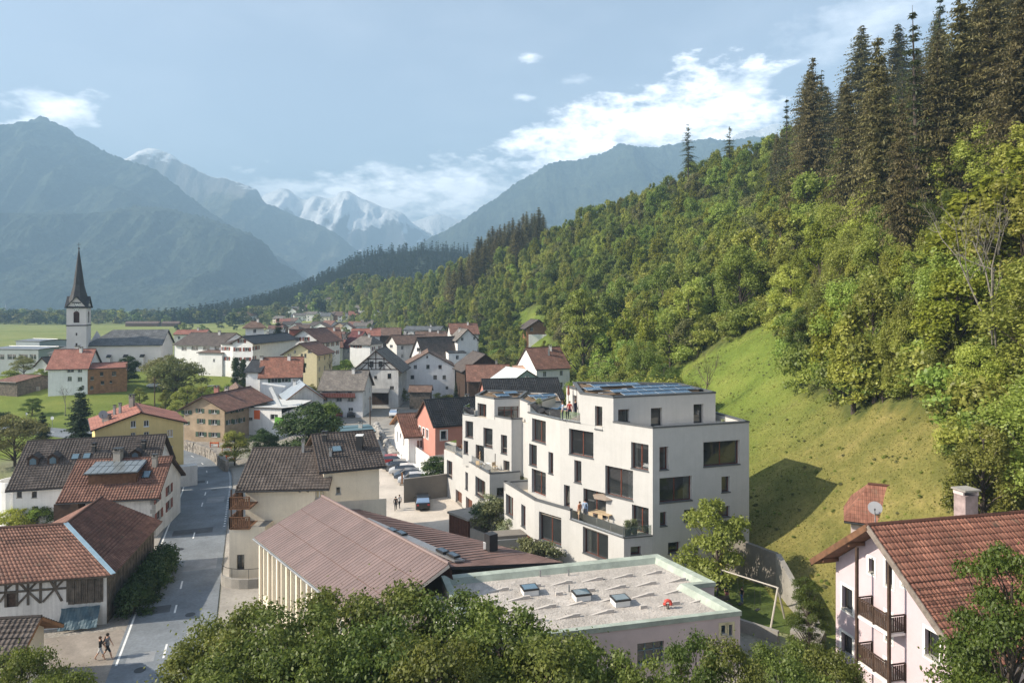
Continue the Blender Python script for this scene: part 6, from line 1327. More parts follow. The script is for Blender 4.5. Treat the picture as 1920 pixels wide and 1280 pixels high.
# ------------------------------------------------------------------ people
SKIN = mat('skin', (.48, .29, .20), .6, .05, 5)
def person(label, p, rz, h, shirt, pants, hair, shorts=False, pose='stand', sleeves=False, skirt=False, bag=None, lift=0.0):
    s = h; J = {}
    st = .13 if pose == 'walk' else 0.0
    J['pel'] = (0, 0, .53); J['wai'] = (0, .0, .61); J['che'] = (0, .0, .74); J['sho'] = (0, 0, .81); J['nek'] = (0, 0, .855); J['hea'] = (0, .012, .905); J['top'] = (0, .008, .965)
    ed = [('pel', 'wai'), ('wai', 'che'), ('che', 'sho'), ('sho', 'nek'), ('nek', 'hea'), ('hea', 'top')]; rad = {'pel': (.088, .066), 'wai': (.074, .056), 'che': (.092, .064), 'sho': (.07, .05), 'nek': (.031, .032), 'hea': (.046, .054), 'top': (.036, .042)}
    for sg, n in ((-1, 'l'), (1, 'r')):
        f = sg*st
        J['hip'+n] = (sg*.05, 0, .50); J['kne'+n] = (sg*.052, f*.75+.01, .285); J['ank'+n] = (sg*.052, f*1.25-(.05 if f < 0 else .0), .055+(.04 if f < 0 else 0)); J['toe'+n] = (sg*.058, f*1.25+.075-(.05 if f < 0 else 0), .018+(.01 if f < 0 else 0))
        J['sh'+n] = (sg*.105, 0, .805)
        if lift and sg == 1: J['el'+n] = (.15, .10, .74); J['wr'+n] = (.08, .17, .80+lift)
        else: J['el'+n] = (sg*.135, -f*.45-.01, .645); J['wr'+n] = (sg*.13, -f*.6+.05, .50)
        w = J['wr'+n]; J['ha'+n] = (w[0], w[1]+.012, w[2]-.05 if not (lift and sg == 1) else w[2]+.05); J['fi'+n] = (w[0]-sg*.008, w[1]+.024, w[2]-.085 if not (lift and sg == 1) else w[2]+.08); J['th'+n] = (w[0]-sg*.022, w[1]+.03, w[2]-.045)
        ed += [('pel', 'hip'+n), ('hip'+n, 'kne'+n), ('kne'+n, 'ank'+n), ('ank'+n, 'toe'+n), ('sho', 'sh'+n), ('sh'+n, 'el'+n), ('el'+n, 'wr'+n), ('wr'+n, 'ha'+n), ('ha'+n, 'fi'+n), ('wr'+n, 'th'+n)]
        rad.update({'hip'+n: (.056, .06), 'kne'+n: (.036, .038), 'ank'+n: (.025, .026), 'toe'+n: (.024, .018), 'sh'+n: (.036, .036), 'el'+n: (.026, .026), 'wr'+n: (.018, .016), 'ha'+n: (.022, .013), 'fi'+n: (.012, .009), 'th'+n: (.008, .008)})
    ks = list(J); me = bpy.data.meshes.new('body'); me.from_pydata([Vector(J[k])*s for k in ks], [(ks.index(a), ks.index(b)) for a, b in ed], []); ob = bpy.data.objects.new('body_tmp', me); COL.objects.link(ob)
    ob.modifiers.new('s', 'SKIN'); me.skin_vertices or None
    for i, k in enumerate(ks): v = me.skin_vertices[0].data[i]; v.radius = (rad[k][0]*s, rad[k][1]*s); v.use_root = (k == 'pel')
    sub = ob.modifiers.new('u', 'SUBSURF'); sub.levels = 2; sub.render_levels = 2
    dg = bpy.context.evaluated_depsgraph_get(); nm = bpy.data.meshes.new_from_object(ob.evaluated_get(dg)); bpy.data.objects.remove(ob)
    nm.materials.clear(); SHOE = mat('shoe', (.4, .4, .4), .6, .2, 9)
    for m in (SKIN, shirt, pants, SHOE): nm.materials.append(m)
    for f in nm.polygons:
        c = f.center/s; arm = abs(c.x) > .098 or (lift and c.y > .07 and c.z > .6)
        i = 0
        if c.z < .035: i = 3
        elif c.z < .55 and not (arm and c.z > .4 and abs(c.x) > .11): i = 2 if (c.z > .30 or not shorts) and not (skirt and c.z < .33) else 0
        elif c.z < .835: i = 1 if (not arm or c.z > .72 or sleeves) else 0
        if i == 0 and sleeves and arm and .53 < c.z < .83: i = 1
        f.material_index = i; f.use_smooth = True
    o = thing('person', label, 'person', None, tuple(p), rz); nm.name = 'body'; link('body', nm, o)
    hb = MB(); hb.lathe((0, -.004*s, .905*s), [(.050*s, 0), (.058*s, .03*s), (.052*s, .062*s), (.03*s, .082*s), (.004*s, .088*s)], hair, 10, squash=1.12); hh = hb.build('hair', o, smooth=True)
    if bag: MB().cbox((0, -.085*s, .72*s), .16*s, .07*s, .22*s, bag).build('backpack', o)
    if skirt:
        b = MB(); b.lathe((0, 0, .34*s), [(.125*s, 0), (.10*s, .12*s), (.085*s, .24*s)], pants, 12, squash=.8); b.build('skirt', o, smooth=True)
    return o
def cloth(n, c): return mat('cloth_'+n, c, .9, .1, 6)
def people():
    BL, WH, NV, GR, BE, RD, LB = cloth('black', (.02, .02, .022)), cloth('white', (.6, .6, .6)), cloth('navy', (.02, .025, .05)), cloth('grey', (.2, .2, .21)), cloth('beige', (.45, .33, .2)), cloth('red', (.4, .06, .05)), cloth('lightblue', (.35, .45, .6))
    HB, HK = cloth('hair_brown', (.08, .045, .025)), cloth('hair_dark', (.02, .016, .012))
    person('walker in black top and pale shorts raising an arm to the head on the forecourt', atz(188, 1237, .05), R(-70), 1.70, BL, WH, HB, True, 'walk', lift=.14)
    person('walker in grey shirt and dark shorts with black backpack on the forecourt', atz(202, 1234, .05), R(-80), 1.82, GR, BL, HK, True, 'walk', bag=BL)
    person('person in dark clothes standing left in the courtyard pair', atz(742, 957, .08), R(10), 1.75, BL, BL, HK, pose='walk', sleeves=True)
    person('person in white shirt standing right in the courtyard pair', atz(749, 953, .08), R(30), 1.72, WH, BL, HK, pose='walk')
    person('woman-length beige skirt and orange top, person on the parasol terrace'.replace('woman-length ', 'person in '), atz(1087, 975, 5.95), R(40), 1.70, cloth('rust', (.45, .2, .12)), BE, HB, skirt=True, sleeves=True)
    person('person in light blue shirt and dark trousers on the parasol terrace', atz(1097, 973, 5.95), R(160), 1.80, LB, GR, HK, sleeves=True)
    person('person in pale dress in the doorway of the rear block terrace', atz(901, 868, 6.05), R(60), 1.68, BE, BE, HB, skirt=True)
    for k, (px, py, c, l) in enumerate(((1055, 787, LB, 'person in light blue at the left of the upper roof terrace group'), (1068, 786, RD, 'person in red in the middle of the upper roof terrace group'), (1079, 783, NV, 'person in navy at the right of the upper roof terrace group'))):
        person(l, atz(px, py, 14.32), R(90+k*70), 1.72, c, NV, HB, sleeves=k != 0)
    person('child in pink and black on the playground lawn', Vector((15.9, 50.6, gz(15.9, 50.6))), R(200), 1.25, BL, cloth('pink', (.5, .15, .2)), HB, True)
    person('child in blue trousers on the playground lawn near the swing', Vector((16.9, 50.2, gz(16.9, 50.2))), R(120), 1.25, BL, cloth('blue', (.06, .12, .3)), HB)

# ------------------------------------------------------------------ cars
def car(label, p, rz, col, van=False, L=4.3, Wd=1.78, H=1.48, group='cars parked around the village'):
    PT = mat('paint_'+label.split()[0]+str(abs(hash(tuple(col))) % 999), col, .28, 0, spec=.6); o = thing('parked_car', label, 'car', group, tuple(p), rz)
    st = [(-.5, .80, .42, .62, .62), (-.485, .90, .30, .70, .70), (-.36, .97, .24, .93, .93), (-.30, 1, .22, .95, .97), (-.13, 1, .22, .96, 1.42), (.12, 1, .22, .97, 1.48), (.33, .99, .22, .97, 1.40 if not van else 1.46), (.47, .96, .26, .95, 1.0 if not van else 1.3), (.495, .90, .32, .80, .82)]
    rings = []
    for x, w, zl, zb, zr in st:
        w *= Wd/2; k = H/1.48; cab = zr-zb > .1; wr = w*(.80 if cab else .90)
        rings.append([(x*L, y, z*k) for y, z in ((-w*.92, zl), (-w, zl+.15), (-w, zb*.82), (-w*.97, zb), (-wr, zr), (wr, zr), (w*.97, zb), (w, zb*.82), (w, zl+.15), (w*.92, zl))])
    b = MB(); g = MB(); n = 10
    for i in range(len(rings)-1):
        cab = st[i][4]-st[i][3] > .1 or st[i+1][4]-st[i+1][3] > .1
        for k in range(n-1):
            q = [rings[i][k], rings[i+1][k], rings[i+1][k+1], rings[i][k+1]]; gl = (k in (3, 5) and cab and 3 <= i <= 6) or (k == 4 and i in (3, 6))
            (g if gl else b).face(q[::-1], GL if gl else PT)
        b.face([rings[i][9], rings[i+1][9], rings[i+1][0], rings[i][0]][::-1], METAL_D)
    b.face(rings[0], PT); b.face(rings[-1][::-1], PT); b.build('body', o); g.build('windows', o)
    for x in (-.31, .30):
        for sg in (-1, 1):
            w = MB(); w.lathe((x*L, sg*(Wd/2-.12), .31), [(.2, -.10), (.31, -.09), (.31, .09), (.2, .10), (.02, .10)], METAL_D, 14, 'Y'); wh = w.build('wheel', o); r = MB(); r.lathe((x*L, sg*(Wd/2-.04), .31), [(.2, -.02*sg), (.19, .03*sg), (.02, .02*sg)], METAL, 10, 'Y'); r.build('rim', wh)
    for sg in (-1, 1):
        MB().cbox((-.478*L, sg*Wd*.33, .62), .1, .34, .13, FR_WHITE).build('headlight', o); MB().cbox((.487*L, sg*Wd*.36, .76), .08, .24, .16, SHUT_R if False else mat('taillight', (.5, .03, .03), .3, 0)).build('taillight', o); MB().cbox((-.12*L, sg*(Wd/2+.06), .95), .1, .16, .1, PT).build('mirror', o)
    return o
def cars():
    p = lambda px, py, z=.09: atz(px, py, z)
    car('black saloon parked in the courtyard by the taupe wall', p(792, 948), R(100)+math.pi, (.012, .013, .016), L=4.5)
    for i, (px, py, c, l) in enumerate(((775, 905, (.45, .47, .5), 'silver hatchback nearest the courtyard wall in the parked row'), (767, 897, (.05, .07, .1), 'dark blue estate car second in the courtyard parking row'), (757, 888, (.5, .51, .52), 'light silver car in the middle of the courtyard parking row'), (744, 880, (.10, .11, .12), 'grey estate car at the back of the courtyard parking row'), (728, 870, (.3, .03, .03), 'dark red car behind the cream house roof at the row end'))):
        car(l, p(px, py), R(8), c)
    for px, py, c, l in ((637, 788, (.3, .02, .03), 'red car parked before the red-balcony house'), (660, 788, (.02, .02, .025), 'black car parked before the red-balcony house'), (738, 787, (.6, .6, .6), 'white car parked on the lane above the red house'), (393, 708, (.7, .7, .7), 'white delivery van behind the round tree below the convent'), (293, 722, (.6, .6, .62), 'white car parked by the church path'), (312, 724, (.10, .12, .15), 'dark car parked beside the white one by the church'), (455, 718, (.12, .2, .28), 'blue van parked left of the red-roofed white house')):
        d = 152 if py > 780 else 175; x = (px-960)/F*d; car(l, Vector((x, d, gz(x, d)+.08)), R(95) if py > 780 else R(5), c, van='van' in l, H=1.9 if 'van' in l else 1.48)
# ------------------------------------------------------------------ village houses
def V(name, label, x0, d0, x1, d1, L, ye, yr, ridge='b', wall=PL_WHITE, roof=RT_BROWN, boxes=(), zk=None, rb=(), lb=(), ro=None, **kw):
    wk = {k: kw.pop(k) for k in ('shut', 'frame', 'mull', 'surround', 'sill') if k in kw}
    dm = (d0+d1)/2; ze = zy(ye, dm); zr = zy(yr, dm if ridge == 'b' else dm+L/2)
    H = House(name, label, xy(x0, d0), xy(x1, d1), L, ze, zr, ridge, wall, roof, **kw)
    if boxes: H.win('f', Z(zk)(*boxes) if zk else boxes, **wk)
    if rb: H.win('r', Z(zk)(*rb) if zk else rb, **wk)
    if lb: H.win('l', Z(zk)(*lb) if zk else lb, **wk)
    plain = wall in (PL_WHITE, PL_OLD, PL_CREAM, PL_RED, PL_TAN) or 'cream_yellow' in wall.name
    for k, given in (('r', rb), ('f', boxes)):   # ordinary windows on walls the photo shows only at a slant
        f = H.faces[k]
        if given or not plain or ze-H.zb < 3.4 or f.W < 5: continue
        n = max(1, int(f.W/3.4)); z = ze-1.9
        while z > max(H.zb+1.6, ze-8):
            H.winm(k, [(f.W*(c+.5)/n-.45, f.W*(c+.5)/n+.45, z, z+1.25) for c in range(n)], sill=None, mull=1, frame=FR_WHITE, shut=wk.get('shut')); z -= 2.8
    H.build()
    if plain and name not in ('shop', 'white_extension', 'convent_lodge', 'far_block'): H.chim(H.W*(.34 if ridge == 'b' else .68), H.L*(.62 if ridge == 'b' else .42), .65, .9, PL_OLD)
    return H
def church():
    o = thing('church', 'rose-white village church with slim dark spire and grey slate nave roof', 'church', None, (-118, 200, 4)); inv = Matrix.Translation(Vector((118, -200, -4)))
    SP = mat('spire_shingle', (.045, .043, .045), .7, .2, .8, .3, 6); NV = mat('plaster_church', (.72, .66, .65), .93, .06, .3, .1, 20)
    A, B = xy(166, 199), xy(302, 203); u = (B-A).normalized(); b = Vector((-u.y, u.x)); L = 12.5; ze, zr = zy(646, 201), zy(619, 207)
    fs = [Face(A, B), Face(B, B+b*L), Face(B+b*L, A+b*L), Face(A+b*L, A)]; mb = MB(); k = (zr-ze)/(L/2)
    wall_face(mb, fs[0], 2, ze, [], NV); wall_face(mb, fs[1], 2, zr, [], NV, clips=[(-k, 1, ze), (k, 1, ze+k*L)]); wall_face(mb, fs[2], 2, ze, [], NV); wall_face(mb, fs[3], 2, zr, [], NV, clips=[(-k, 1, ze), (k, 1, ze+k*L)])
    mb.build('nave_wall', o).matrix_parent_inverse = inv
    def P(s, t, z): q = A+u*s+b*t; return Vector((q.x, q.y, z))
    W = (B-A).length; r = MB(); slab(r, P(-1, -.6, ze-.2), P(W+.5, -.6, ze-.2), P(W+.5, L/2, zr+.2), P(4.5, L/2, zr+.2), .2, RT_SLATE, SP); slab(r, P(-1, L+.6, ze-.2), P(W+.5, L+.6, ze-.2), P(W+.5, L/2, zr+.2), P(4.5, L/2, zr+.2), .2, RT_SLATE, SP)
    r.face([P(-1, L+.6, ze-.2), P(-1, -.6, ze-.2), P(4.5, L/2, zr+.2)], RT_SLATE, [(0, 0), (12, 0), (6, 8)]); r.build('nave_roof', o).matrix_parent_inverse = inv
    for s in (W*.26, W*.49, W*.72):   # buttresses with dark caps
        q = MB(); q.box(P(s, -.9, 2), u.to_3d()*.9, b.to_3d()*.89, Vector((0, 0, ze-5.5)), NV); bt = q.build('buttress', o); bt.matrix_parent_inverse = inv; q = MB(); slab(q, P(s-.15, -1.1, ze-3.6), P(s+1.05, -1.1, ze-3.6), P(s+1.05, -.02, ze-2.9), P(s-.15, -.02, ze-2.9), .12, SP, SP); q.build('buttress_cap', bt)
    c = MB(); C0 = xy(94, 202); c.prism([(C0.x, C0.y), (C0.x+7, C0.y-.5), (C0.x+9, C0.y+9), (C0.x+1, C0.y+9)], 2, zy(662, 201), NV); c.build('choir_wall', o).matrix_parent_inverse = inv
    c = MB(); zc = zy(662, 201); ap = Vector((C0.x+8.0, C0.y+4, zy(636, 204))); ring = [Vector((C0.x-.6, C0.y-.6, zc)), Vector((C0.x+8.5, C0.y-1.0, zc)), Vector((C0.x+9, C0.y+9.6, zc)), Vector((C0.x-.4, C0.y+9.6, zc))]
    for i in range(4): c.face([ring[i], ring[(i+1) % 4], ap], RT_SLATE, [(0, 0), (9, 0), (4, 6)])
    c.build('choir_roof', o).matrix_parent_inverse = inv
    # tower
    T0, T1 = xy(124.5, 195), xy(162, 196.6); tu = (T1-T0).normalized(); tb = Vector((-tu.y, tu.x)); tw = (T1-T0).length; q = [T0, T1, T1+tb*tw, T0+tb*tw]; zt = zy(575, 196); apz = zy(556, 196)
    bells = {0: [(tw/2-.75, tw/2+.75, zy(605, 196), zy(588, 196))], 1: [(tw/2-.75, tw/2+.75, zy(605, 196), zy(588, 196))]}
    slit = [(tw/2-.25, tw/2+.25, zy(650, 196), zy(643, 196)), (tw/2-.2, tw/2+.2, zy(629, 196), zy(624, 196))]
    mb = MB(); fl = []
    for i in range(4):
        f = Face(q[i], q[(i+1) % 4]); kk = (apz-zt)/(tw/2); hs = bells.get(i, [])+(slit if i == 0 else []); wall_face(mb, f, 2, apz, hs, NV, rec=.35, clips=[(-kk, 1, zt), (kk, 1, zt+kk*tw)])
        for h in hs: fl.append((f, h))
    tower = mb.build('tower', o); tower.matrix_parent_inverse = inv
    for f, h in fl:
        w = MB(); w.face([f.P(h[0], h[2], -.34), f.P(h[1], h[2], -.34), f.P(h[1], h[3], -.34), f.P(h[0], h[3], -.34)], mat('belfry_shutter', (.09, .035, .025), .8, .2, 3)); ww = w.build('belfry_opening', tower)
        if h[1]-h[0] > 1:
            for j in range(7): z = h[2]+(h[3]-h[2])*(j+.5)/7; MB().box(f.P(h[0], z, -.32), f.u.to_3d()*(h[1]-h[0]), f.n.to_3d()*.2, Vector((0, 0, .06)), WOOD_D).build('louvre', ww)
            ar = MB(); cx = (h[0]+h[1])/2; n = 8; pts = [f.P(cx+.75*math.cos(t), h[3]+.75*math.sin(t), .012) for t in np.linspace(0, math.pi, n)]; ar.face(pts, mat('belfry_shutter', (.09, .035, .025))); ar.build('arch', tower)
    for i in (0, 1):   # clock faces
        f = Face(q[i], q[(i+1) % 4]); cz = zy(576, 196)+.1; cl = MB(); cl.face([f.P(tw/2+1.15*math.cos(t), cz+1.15*math.sin(t), .012) for t in np.linspace(0, 2*math.pi, 20, endpoint=False)], mat('clock_white', (.7, .68, .66), .8, .03)); ck = cl.build('clock_face', tower)
        for k in range(12): t = k*math.pi/6; MB().box(f.P(tw/2+.98*math.cos(t)-.07, cz+.98*math.sin(t)-.1, .014), f.u.to_3d()*.14, f.n.to_3d()*.02, Vector((0, 0, .2)), METAL_D).build('hour_mark', ck)
        for t, l in ((.6, .6), (2.2, .85)): m = MB(); m.beam(f.P(tw/2, cz, .05), f.P(tw/2+l*math.cos(t), cz+l*math.sin(t), .05), .1, .03, METAL_D, up=Vector((f.n.x, f.n.y, 0))); m.build('clock_hand', ck)
        bl = MB(); bl.box(f.P(-.12, zy(611, 196), .003), f.u.to_3d()*(tw+.24), f.n.to_3d()*.12, Vector((0, 0, .3)), SP); bl.build('string_course', tower)
    # four gables run into an octagonal spire
    r = MB(); cc = (q[0]+q[2])/2; top = Vector((cc.x, cc.y, zy(466, 196))); zs = apz+.4
    for i in range(4):
        f = Face(q[i], q[(i+1) % 4]); kk = (apz-zt)/(tw/2)
        slab(r, f.P(-.35, zt-kk*.35+.1, .45), f.P(-.35, zt-kk*.35+.1, -tw/2), f.P(tw/2, apz+.15, -tw/2), f.P(tw/2, apz+.15, .45), .15, SP, SP); slab(r, f.P(tw+.35, zt-kk*.35+.1, .45), f.P(tw+.35, zt-kk*.35+.1, -tw/2), f.P(tw/2, apz+.15, -tw/2), f.P(tw/2, apz+.15, .45), .15, SP, SP)
    r.build('gable_roofs', tower)
    sp = MB(); a0 = math.atan2(tu.y, tu.x)
    prof = [(tw*.56, zt+1.0), (tw*.40, apz+.9), (tw*.285, apz+3.2), (tw*.18, apz+7.5), (.10, top.z)]; rings = [[Vector((cc.x+r_*math.cos(a0+math.pi/8+k*math.pi/4), cc.y+r_*math.sin(a0+math.pi/8+k*math.pi/4), z)) for k in range(8)] for r_, z in prof]
    for A_, B_ in zip(rings, rings[1:]):
        for k in range(8): sp.face([A_[k], A_[(k+1) % 8], B_[(k+1) % 8], B_[k]], SP)
    spo = sp.build('spire', tower); x = MB(); x.tube([top, top+Vector((0, 0, 1.9))], .06, METAL_D, 5); x.beam(top+Vector((-.55, 0, 1.35)), top+Vector((.55, 0, 1.35)), .09, .09, METAL_D); x.lathe(top, [(.05, -.1), (.26, .1), (.26, .3), (.05, .5)], METAL_D, 8); x.build('cross', spo)
def village():
    church()
    V('parish_house', 'white parish house with red tiled roof on the grassy knoll below the church', 90, 164, 164, 166, 9.5, 690, 656, 'u', PL_WHITE, RT_SALMON, [(403, 803, 443, 825), (467, 805, 492, 825), (405, 850, 430, 878), (465, 853, 492, 880), (487, 903, 505, 922)], 'zb', zb=-1).chim(4.5, 5.3, .9, 1.0, PL_OLD)
    V('timber_annexe', 'brown timber-clad annexe with salmon roof beside the white parish house', 164.5, 166, 238, 170, 6, 691, 681, 'u', WOOD_L, RT_SALMON, [(543, 850, 563, 872), (600, 823, 620, 847), (672, 820, 697, 845), (605, 877, 625, 898), (658, 875, 673, 890), (542, 907, 560, 928)], 'zb', rb=[(750, 803, 763, 845)], frame=FR_DARK, zb=-1, over=.15, gov=.1)
    # rounded stone retaining wall
    k = MB(); c = xy(66, 172); n = 12
    for i in range(n): t0, t1 = math.pi*(.95+.75*i/n), math.pi*(.95+.75*(i+1)/n); k.box(Vector((c.x+5.5*math.cos(t0), c.y+4*math.sin(t0), 0)), Vector((5.5*(math.cos(t1)-math.cos(t0)), 4*(math.sin(t1)-math.sin(t0)), 0)), Vector((0, .4, 0)), Vector((0, 0, 4.6)), WOOD_L if False else CONC)
    k.build('bastion_wall', label='curved stone bastion wall at the left end of the church knoll', category='wall')
    V('tan_house', 'old tan rendered house with green shutters and red roof by the road works', 345, 125, 421, 123.3, 14, 766, 744, 'b', PL_TAN, RT_REDB, [(190, 955, 250, 990), (325, 940, 360, 978), (440, 950, 485, 985), (335, 1028, 368, 1068), (440, 1035, 488, 1080), (330, 1140, 375, 1180), (440, 1145, 490, 1185), (215, 1050, 240, 1078)], 'r2', rb=[(575, 945, 605, 980), (620, 940, 650, 975), (665, 935, 700, 968), (580, 1035, 610, 1075), (640, 1028, 670, 1068), (690, 1020, 715, 1058)], shut=SHUT_G, over=1.0, gov=.7).chim(3.2, 5, .8, 1.4, PL_RED)
    V('tan_rear_house', 'brown roofed rear house tucked behind the tan house chimney', 425, 140, 470, 142, 9, 742, 727, 'b', WOOD_M, RT_BROWN)
    V('red_roofed_house', 'white house with large red tiled roof and small dormers in the village middle', 488, 149, 563, 151, 11, 706, 671, 'u', PL_WHITE, RT_RED, [(950, 675, 1008, 718), (1040, 675, 1098, 715)], 'r2', shut=SHUT_G, over=.6, gov=.5)
    V('black_gabled_annexe', 'narrow white annexe with black roof left of the red-roofed white house', 461, 150, 487, 150, 9, 697, 676, 'u', PL_WHITE, RT_BLACK, [(735, 640, 750, 670)], 'r2')
    V('metal_roofed_house', 'small house with grey-blue sheet roof and timber verge above the dark fir', 537, 140, 606, 143, 12, 748, 723, 'b', PL_OLD, mat('sheet_blue', (.32, .37, .42), .45, .1, .5), over=.5, gov=.6, edge=WOOD_L)
    S = V('shop', 'white flat-roofed shop with orange and green signs behind the dark fir', 457, 131, 528, 129, 10, 765, 762, 'u', PL_WHITE, mat('flat_roof_white', (.6, .6, .58), .8, .1), [(735, 975, 752, 1035), (755, 1015, 792, 1042), (945, 990, 1010, 1035)], 'r2', over=.3, gov=.3)
    for nm, c, bx in (('sign_orange', (.75, .16, .05), (808, 955, 857, 1030)), ('sign_green', (.12, .35, .04), (985, 1015, 1065, 1090))):
        f = S.faces['f']; h = f.box(*Z('r2')(bx)[0]); b = MB(); b.box(f.P(h[0], h[2], .01), f.u.to_3d()*(h[1]-h[0]), f.n.to_3d()*.08, Vector((0, 0, h[3]-h[2])), mat(nm, c, .5, 0)); S.local(b.build('sign_panel', S.o))
    bl = thing('rooftop_sculpture', 'white angular roof structure standing on the shop', 'structure', None, tuple(at(517, 762, 134))); b = MB(); b.beam((-1, 0, 3.8), (.9, 0, 0), .5, .7, FR_WHITE); b.beam((-2.6, 0, 4.6), (1.9, 0, 3.9), .7, .25, FR_WHITE); b.build('frame', bl)
    H = V('red_balcony_house', 'white house with grey-brown roof and a long dark red timber balcony', 600, 151, 680, 151, 10, 729, 696, 'u', PL_WHITE, RT_GREYB, [(228, 780, 262, 808), (330, 780, 362, 808), (230, 848, 278, 880), (327, 848, 378, 880), (222, 932, 268, 963), (332, 932, 375, 963), (118, 850, 155, 878)], 'r3', over=.8, gov=.5)
    f = H.faces['f']; zf = zy(744, 151); b = MB(); b.box(f.P(0, zf-.12, .01), f.u.to_3d()*(f.W*.84), f.n.to_3d()*1.1, Vector((0, 0, .12)), WOOD_D); bal = H.local(b.build('balcony', H.o)); railing(bal, [f.P(0, zf, 1.05), f.P(f.W*.84, zf, 1.05)], 1.0, SHUT_R, slat=.35)
    G = V('half_timbered_house', 'grey-white house with half-timbered gable and dark roof in the village centre', 664, 165, 747, 165, 13, 693, 658, 'b', PL_OLD, RT_GREYB, [(515, 535, 550, 588), (592, 535, 628, 585), (450, 652, 472, 688), (555, 660, 580, 688), (670, 640, 702, 685), (690, 748, 725, 778)], 'r3', frame=WOOD_M, mull=0, over=1.0, gov=.9)
    timber(G, 'f', Z('r3')((420, 605, 755, 605), (460, 550, 690, 550), (490, 515, 650, 515), (570, 450, 570, 605), (505, 510, 505, 605), (640, 510, 640, 605), (440, 605, 500, 550), (700, 605, 645, 550), (540, 605, 505, 560), (600, 605, 640, 560)), WOOD_D, .22)
    f = G.faces['f']; b = MB(); h = f.box(*Z('r3')((500, 785, 680, 905))[0]); slab(b, f.P(h[0]-.4, h[3]-.3, 2.2), f.P(h[1]+.3, h[3]-.3, 2.2), f.P(h[1]+.3, h[3]+.5, .02), f.P(h[0]-.4, h[3]+.5, .02), .12, METAL, WOOD_D); G.local(b.build('canopy', G.o)); b = MB(); b.box(f.P(h[0], h[2], .01), f.u.to_3d()*(h[1]-h[0]), f.n.to_3d()*.06, Vector((0, 0, h[3]-h[2]-.2)), WOOD_D); G.local(b.build('barn_door', G.o))
    V('white_gabled_house', 'broad white gabled house with brown roof and small square windows in the centre', 755, 180, 852, 182, 14, 688, 661, 'b', PL_WHITE, RT_BROWN, [(895, 568, 922, 600), (1003, 566, 1030, 600), (1107, 568, 1135, 600), (868, 655, 898, 688), (1063, 655, 1093, 690), (1142, 655, 1170, 690), (1168, 750, 1190, 775), (1003, 490, 1018, 508)], 'r3', mull=0, frame=FR_DARK, over=.5, gov=.4)
    V('steep_gabled_house', 'white house with steep dark roof and white dormer behind the broad gable', 771, 212, 795, 206, 20, 668, 634, 'b', PL_WHITE, RT_DARK, [(920, 420, 950, 452), (875, 500, 905, 525)], 'r3', frame=WOOD_M, off=.5).chim(2, 9, 1.2, 1.6, PL_WHITE)
    V('white_extension', 'white flat-topped extension right of the steep dark roof', 841, 203, 874, 204, 9, 662, 660, 'u', PL_WHITE, METAL_D, over=.1, gov=.1)
    V('balcony_house', 'pale house with brown roof and small timber balcony left of the steep gable', 727, 232, 744, 226, 12, 644, 630, 'b', PL_OLD, RT_BROWN, [(690, 395, 715, 420)], 'r3')
    V('brown_roofed_house', 'house with long brown roof behind the pale balcony house', 744, 227, 780, 230, 12, 645, 629, 'u', PL_OLD, RT_BROWN, over=.5)
    V('grey_gabled_house', 'small white house with grey hipped roof and red shutters', 656, 205, 694, 203, 8, 646, 631, 'u', PL_WHITE, RT_GREYB, [(355, 388, 378, 415), (393, 392, 415, 420), (420, 395, 438, 420)], 'r3', shut=SHUT_R, hip=.55)
    V('black_barn', 'black timber barn with wide gable at the foot of the hillside', 872, 172, 945, 175, 12, 692, 665, 'b', WOOD_D, RT_DARK, over=1.0, gov=.8)
    V('brown_barn', 'low brown tiled barn in front of the black barn', 878, 160, 955, 161, 9, 712, 685, 'u', WOOD_D, RT_REDB, over=.8, gov=.5).chim(7, 5, .5, 1.2)
    V('teal_roofed_house', 'pale teal sheet-clad house with light grey roof behind the red house', 947, 142, 1026, 148, 8, 722, 695, 'b', mat('sheet_teal', (.28, .37, .36), .5, .08, .4), mat('sheet_pale', (.55, .58, .58), .4, .08, .4), over=.25, gov=.2)
    V('rusty_roofed_shed', 'shed with rusty streaked sheet roof beside the teal house', 970, 160, 1003, 161, 7, 702, 687, 'u', WOOD_G, mat('rusty_sheet', (.45, .20, .09), .8, .3, .5, col2=(.42, .40, .38)), over=.3)
    V('hillside_house', 'white house with brown tiled roof partly hidden by hillside trees', 1006, 158, 1068, 162, 10, 690, 652, 'u', PL_WHITE, RT_REDB, over=.4, gov=.3, lb=()).chim(5, 3, .4, 1.2, METAL)
    dc = ray_ground(1006, 646).y; V('hillside_chalet', 'timber chalet on a white base standing alone on the hillside meadow', 988, dc, 1028, dc+2, 9, 613, 600, 'b', WOOD_L, RT_DARK, [(1130, 430, 1160, 470), (1115, 515, 1145, 550), (1225, 525, 1270, 560)], 'r4', over=1.4, gov=1.6)
    c = at(1008, 646, dc-.5); b = MB(); b.box(Vector((c.x-3.4, c.y, c.z-2.5)), Vector((6.8, .3, 0)), Vector((0, 8, 0)), Vector((0, 0, zy(627, dc)-c.z+2.5)), PL_WHITE); b.build('chalet_base', label='white rendered base storey under the hillside chalet', category='house base')
    V('red_house', 'coral red house with black tiled roof in front of the white flats', 783, 107, 816, 99, 11.5, 790, 752, 'b', PL_RED, RT_BLACK, [(942, 1095, 957, 1170), (973, 1108, 988, 1180), (1003, 1120, 1020, 1195)], 'r3', rb=[(1127, 1130, 1178, 1205)], frame=FR_WHITE, mull=0, surround=FR_WHITE, over=.35, gov=.4, tile=(.34, .4))
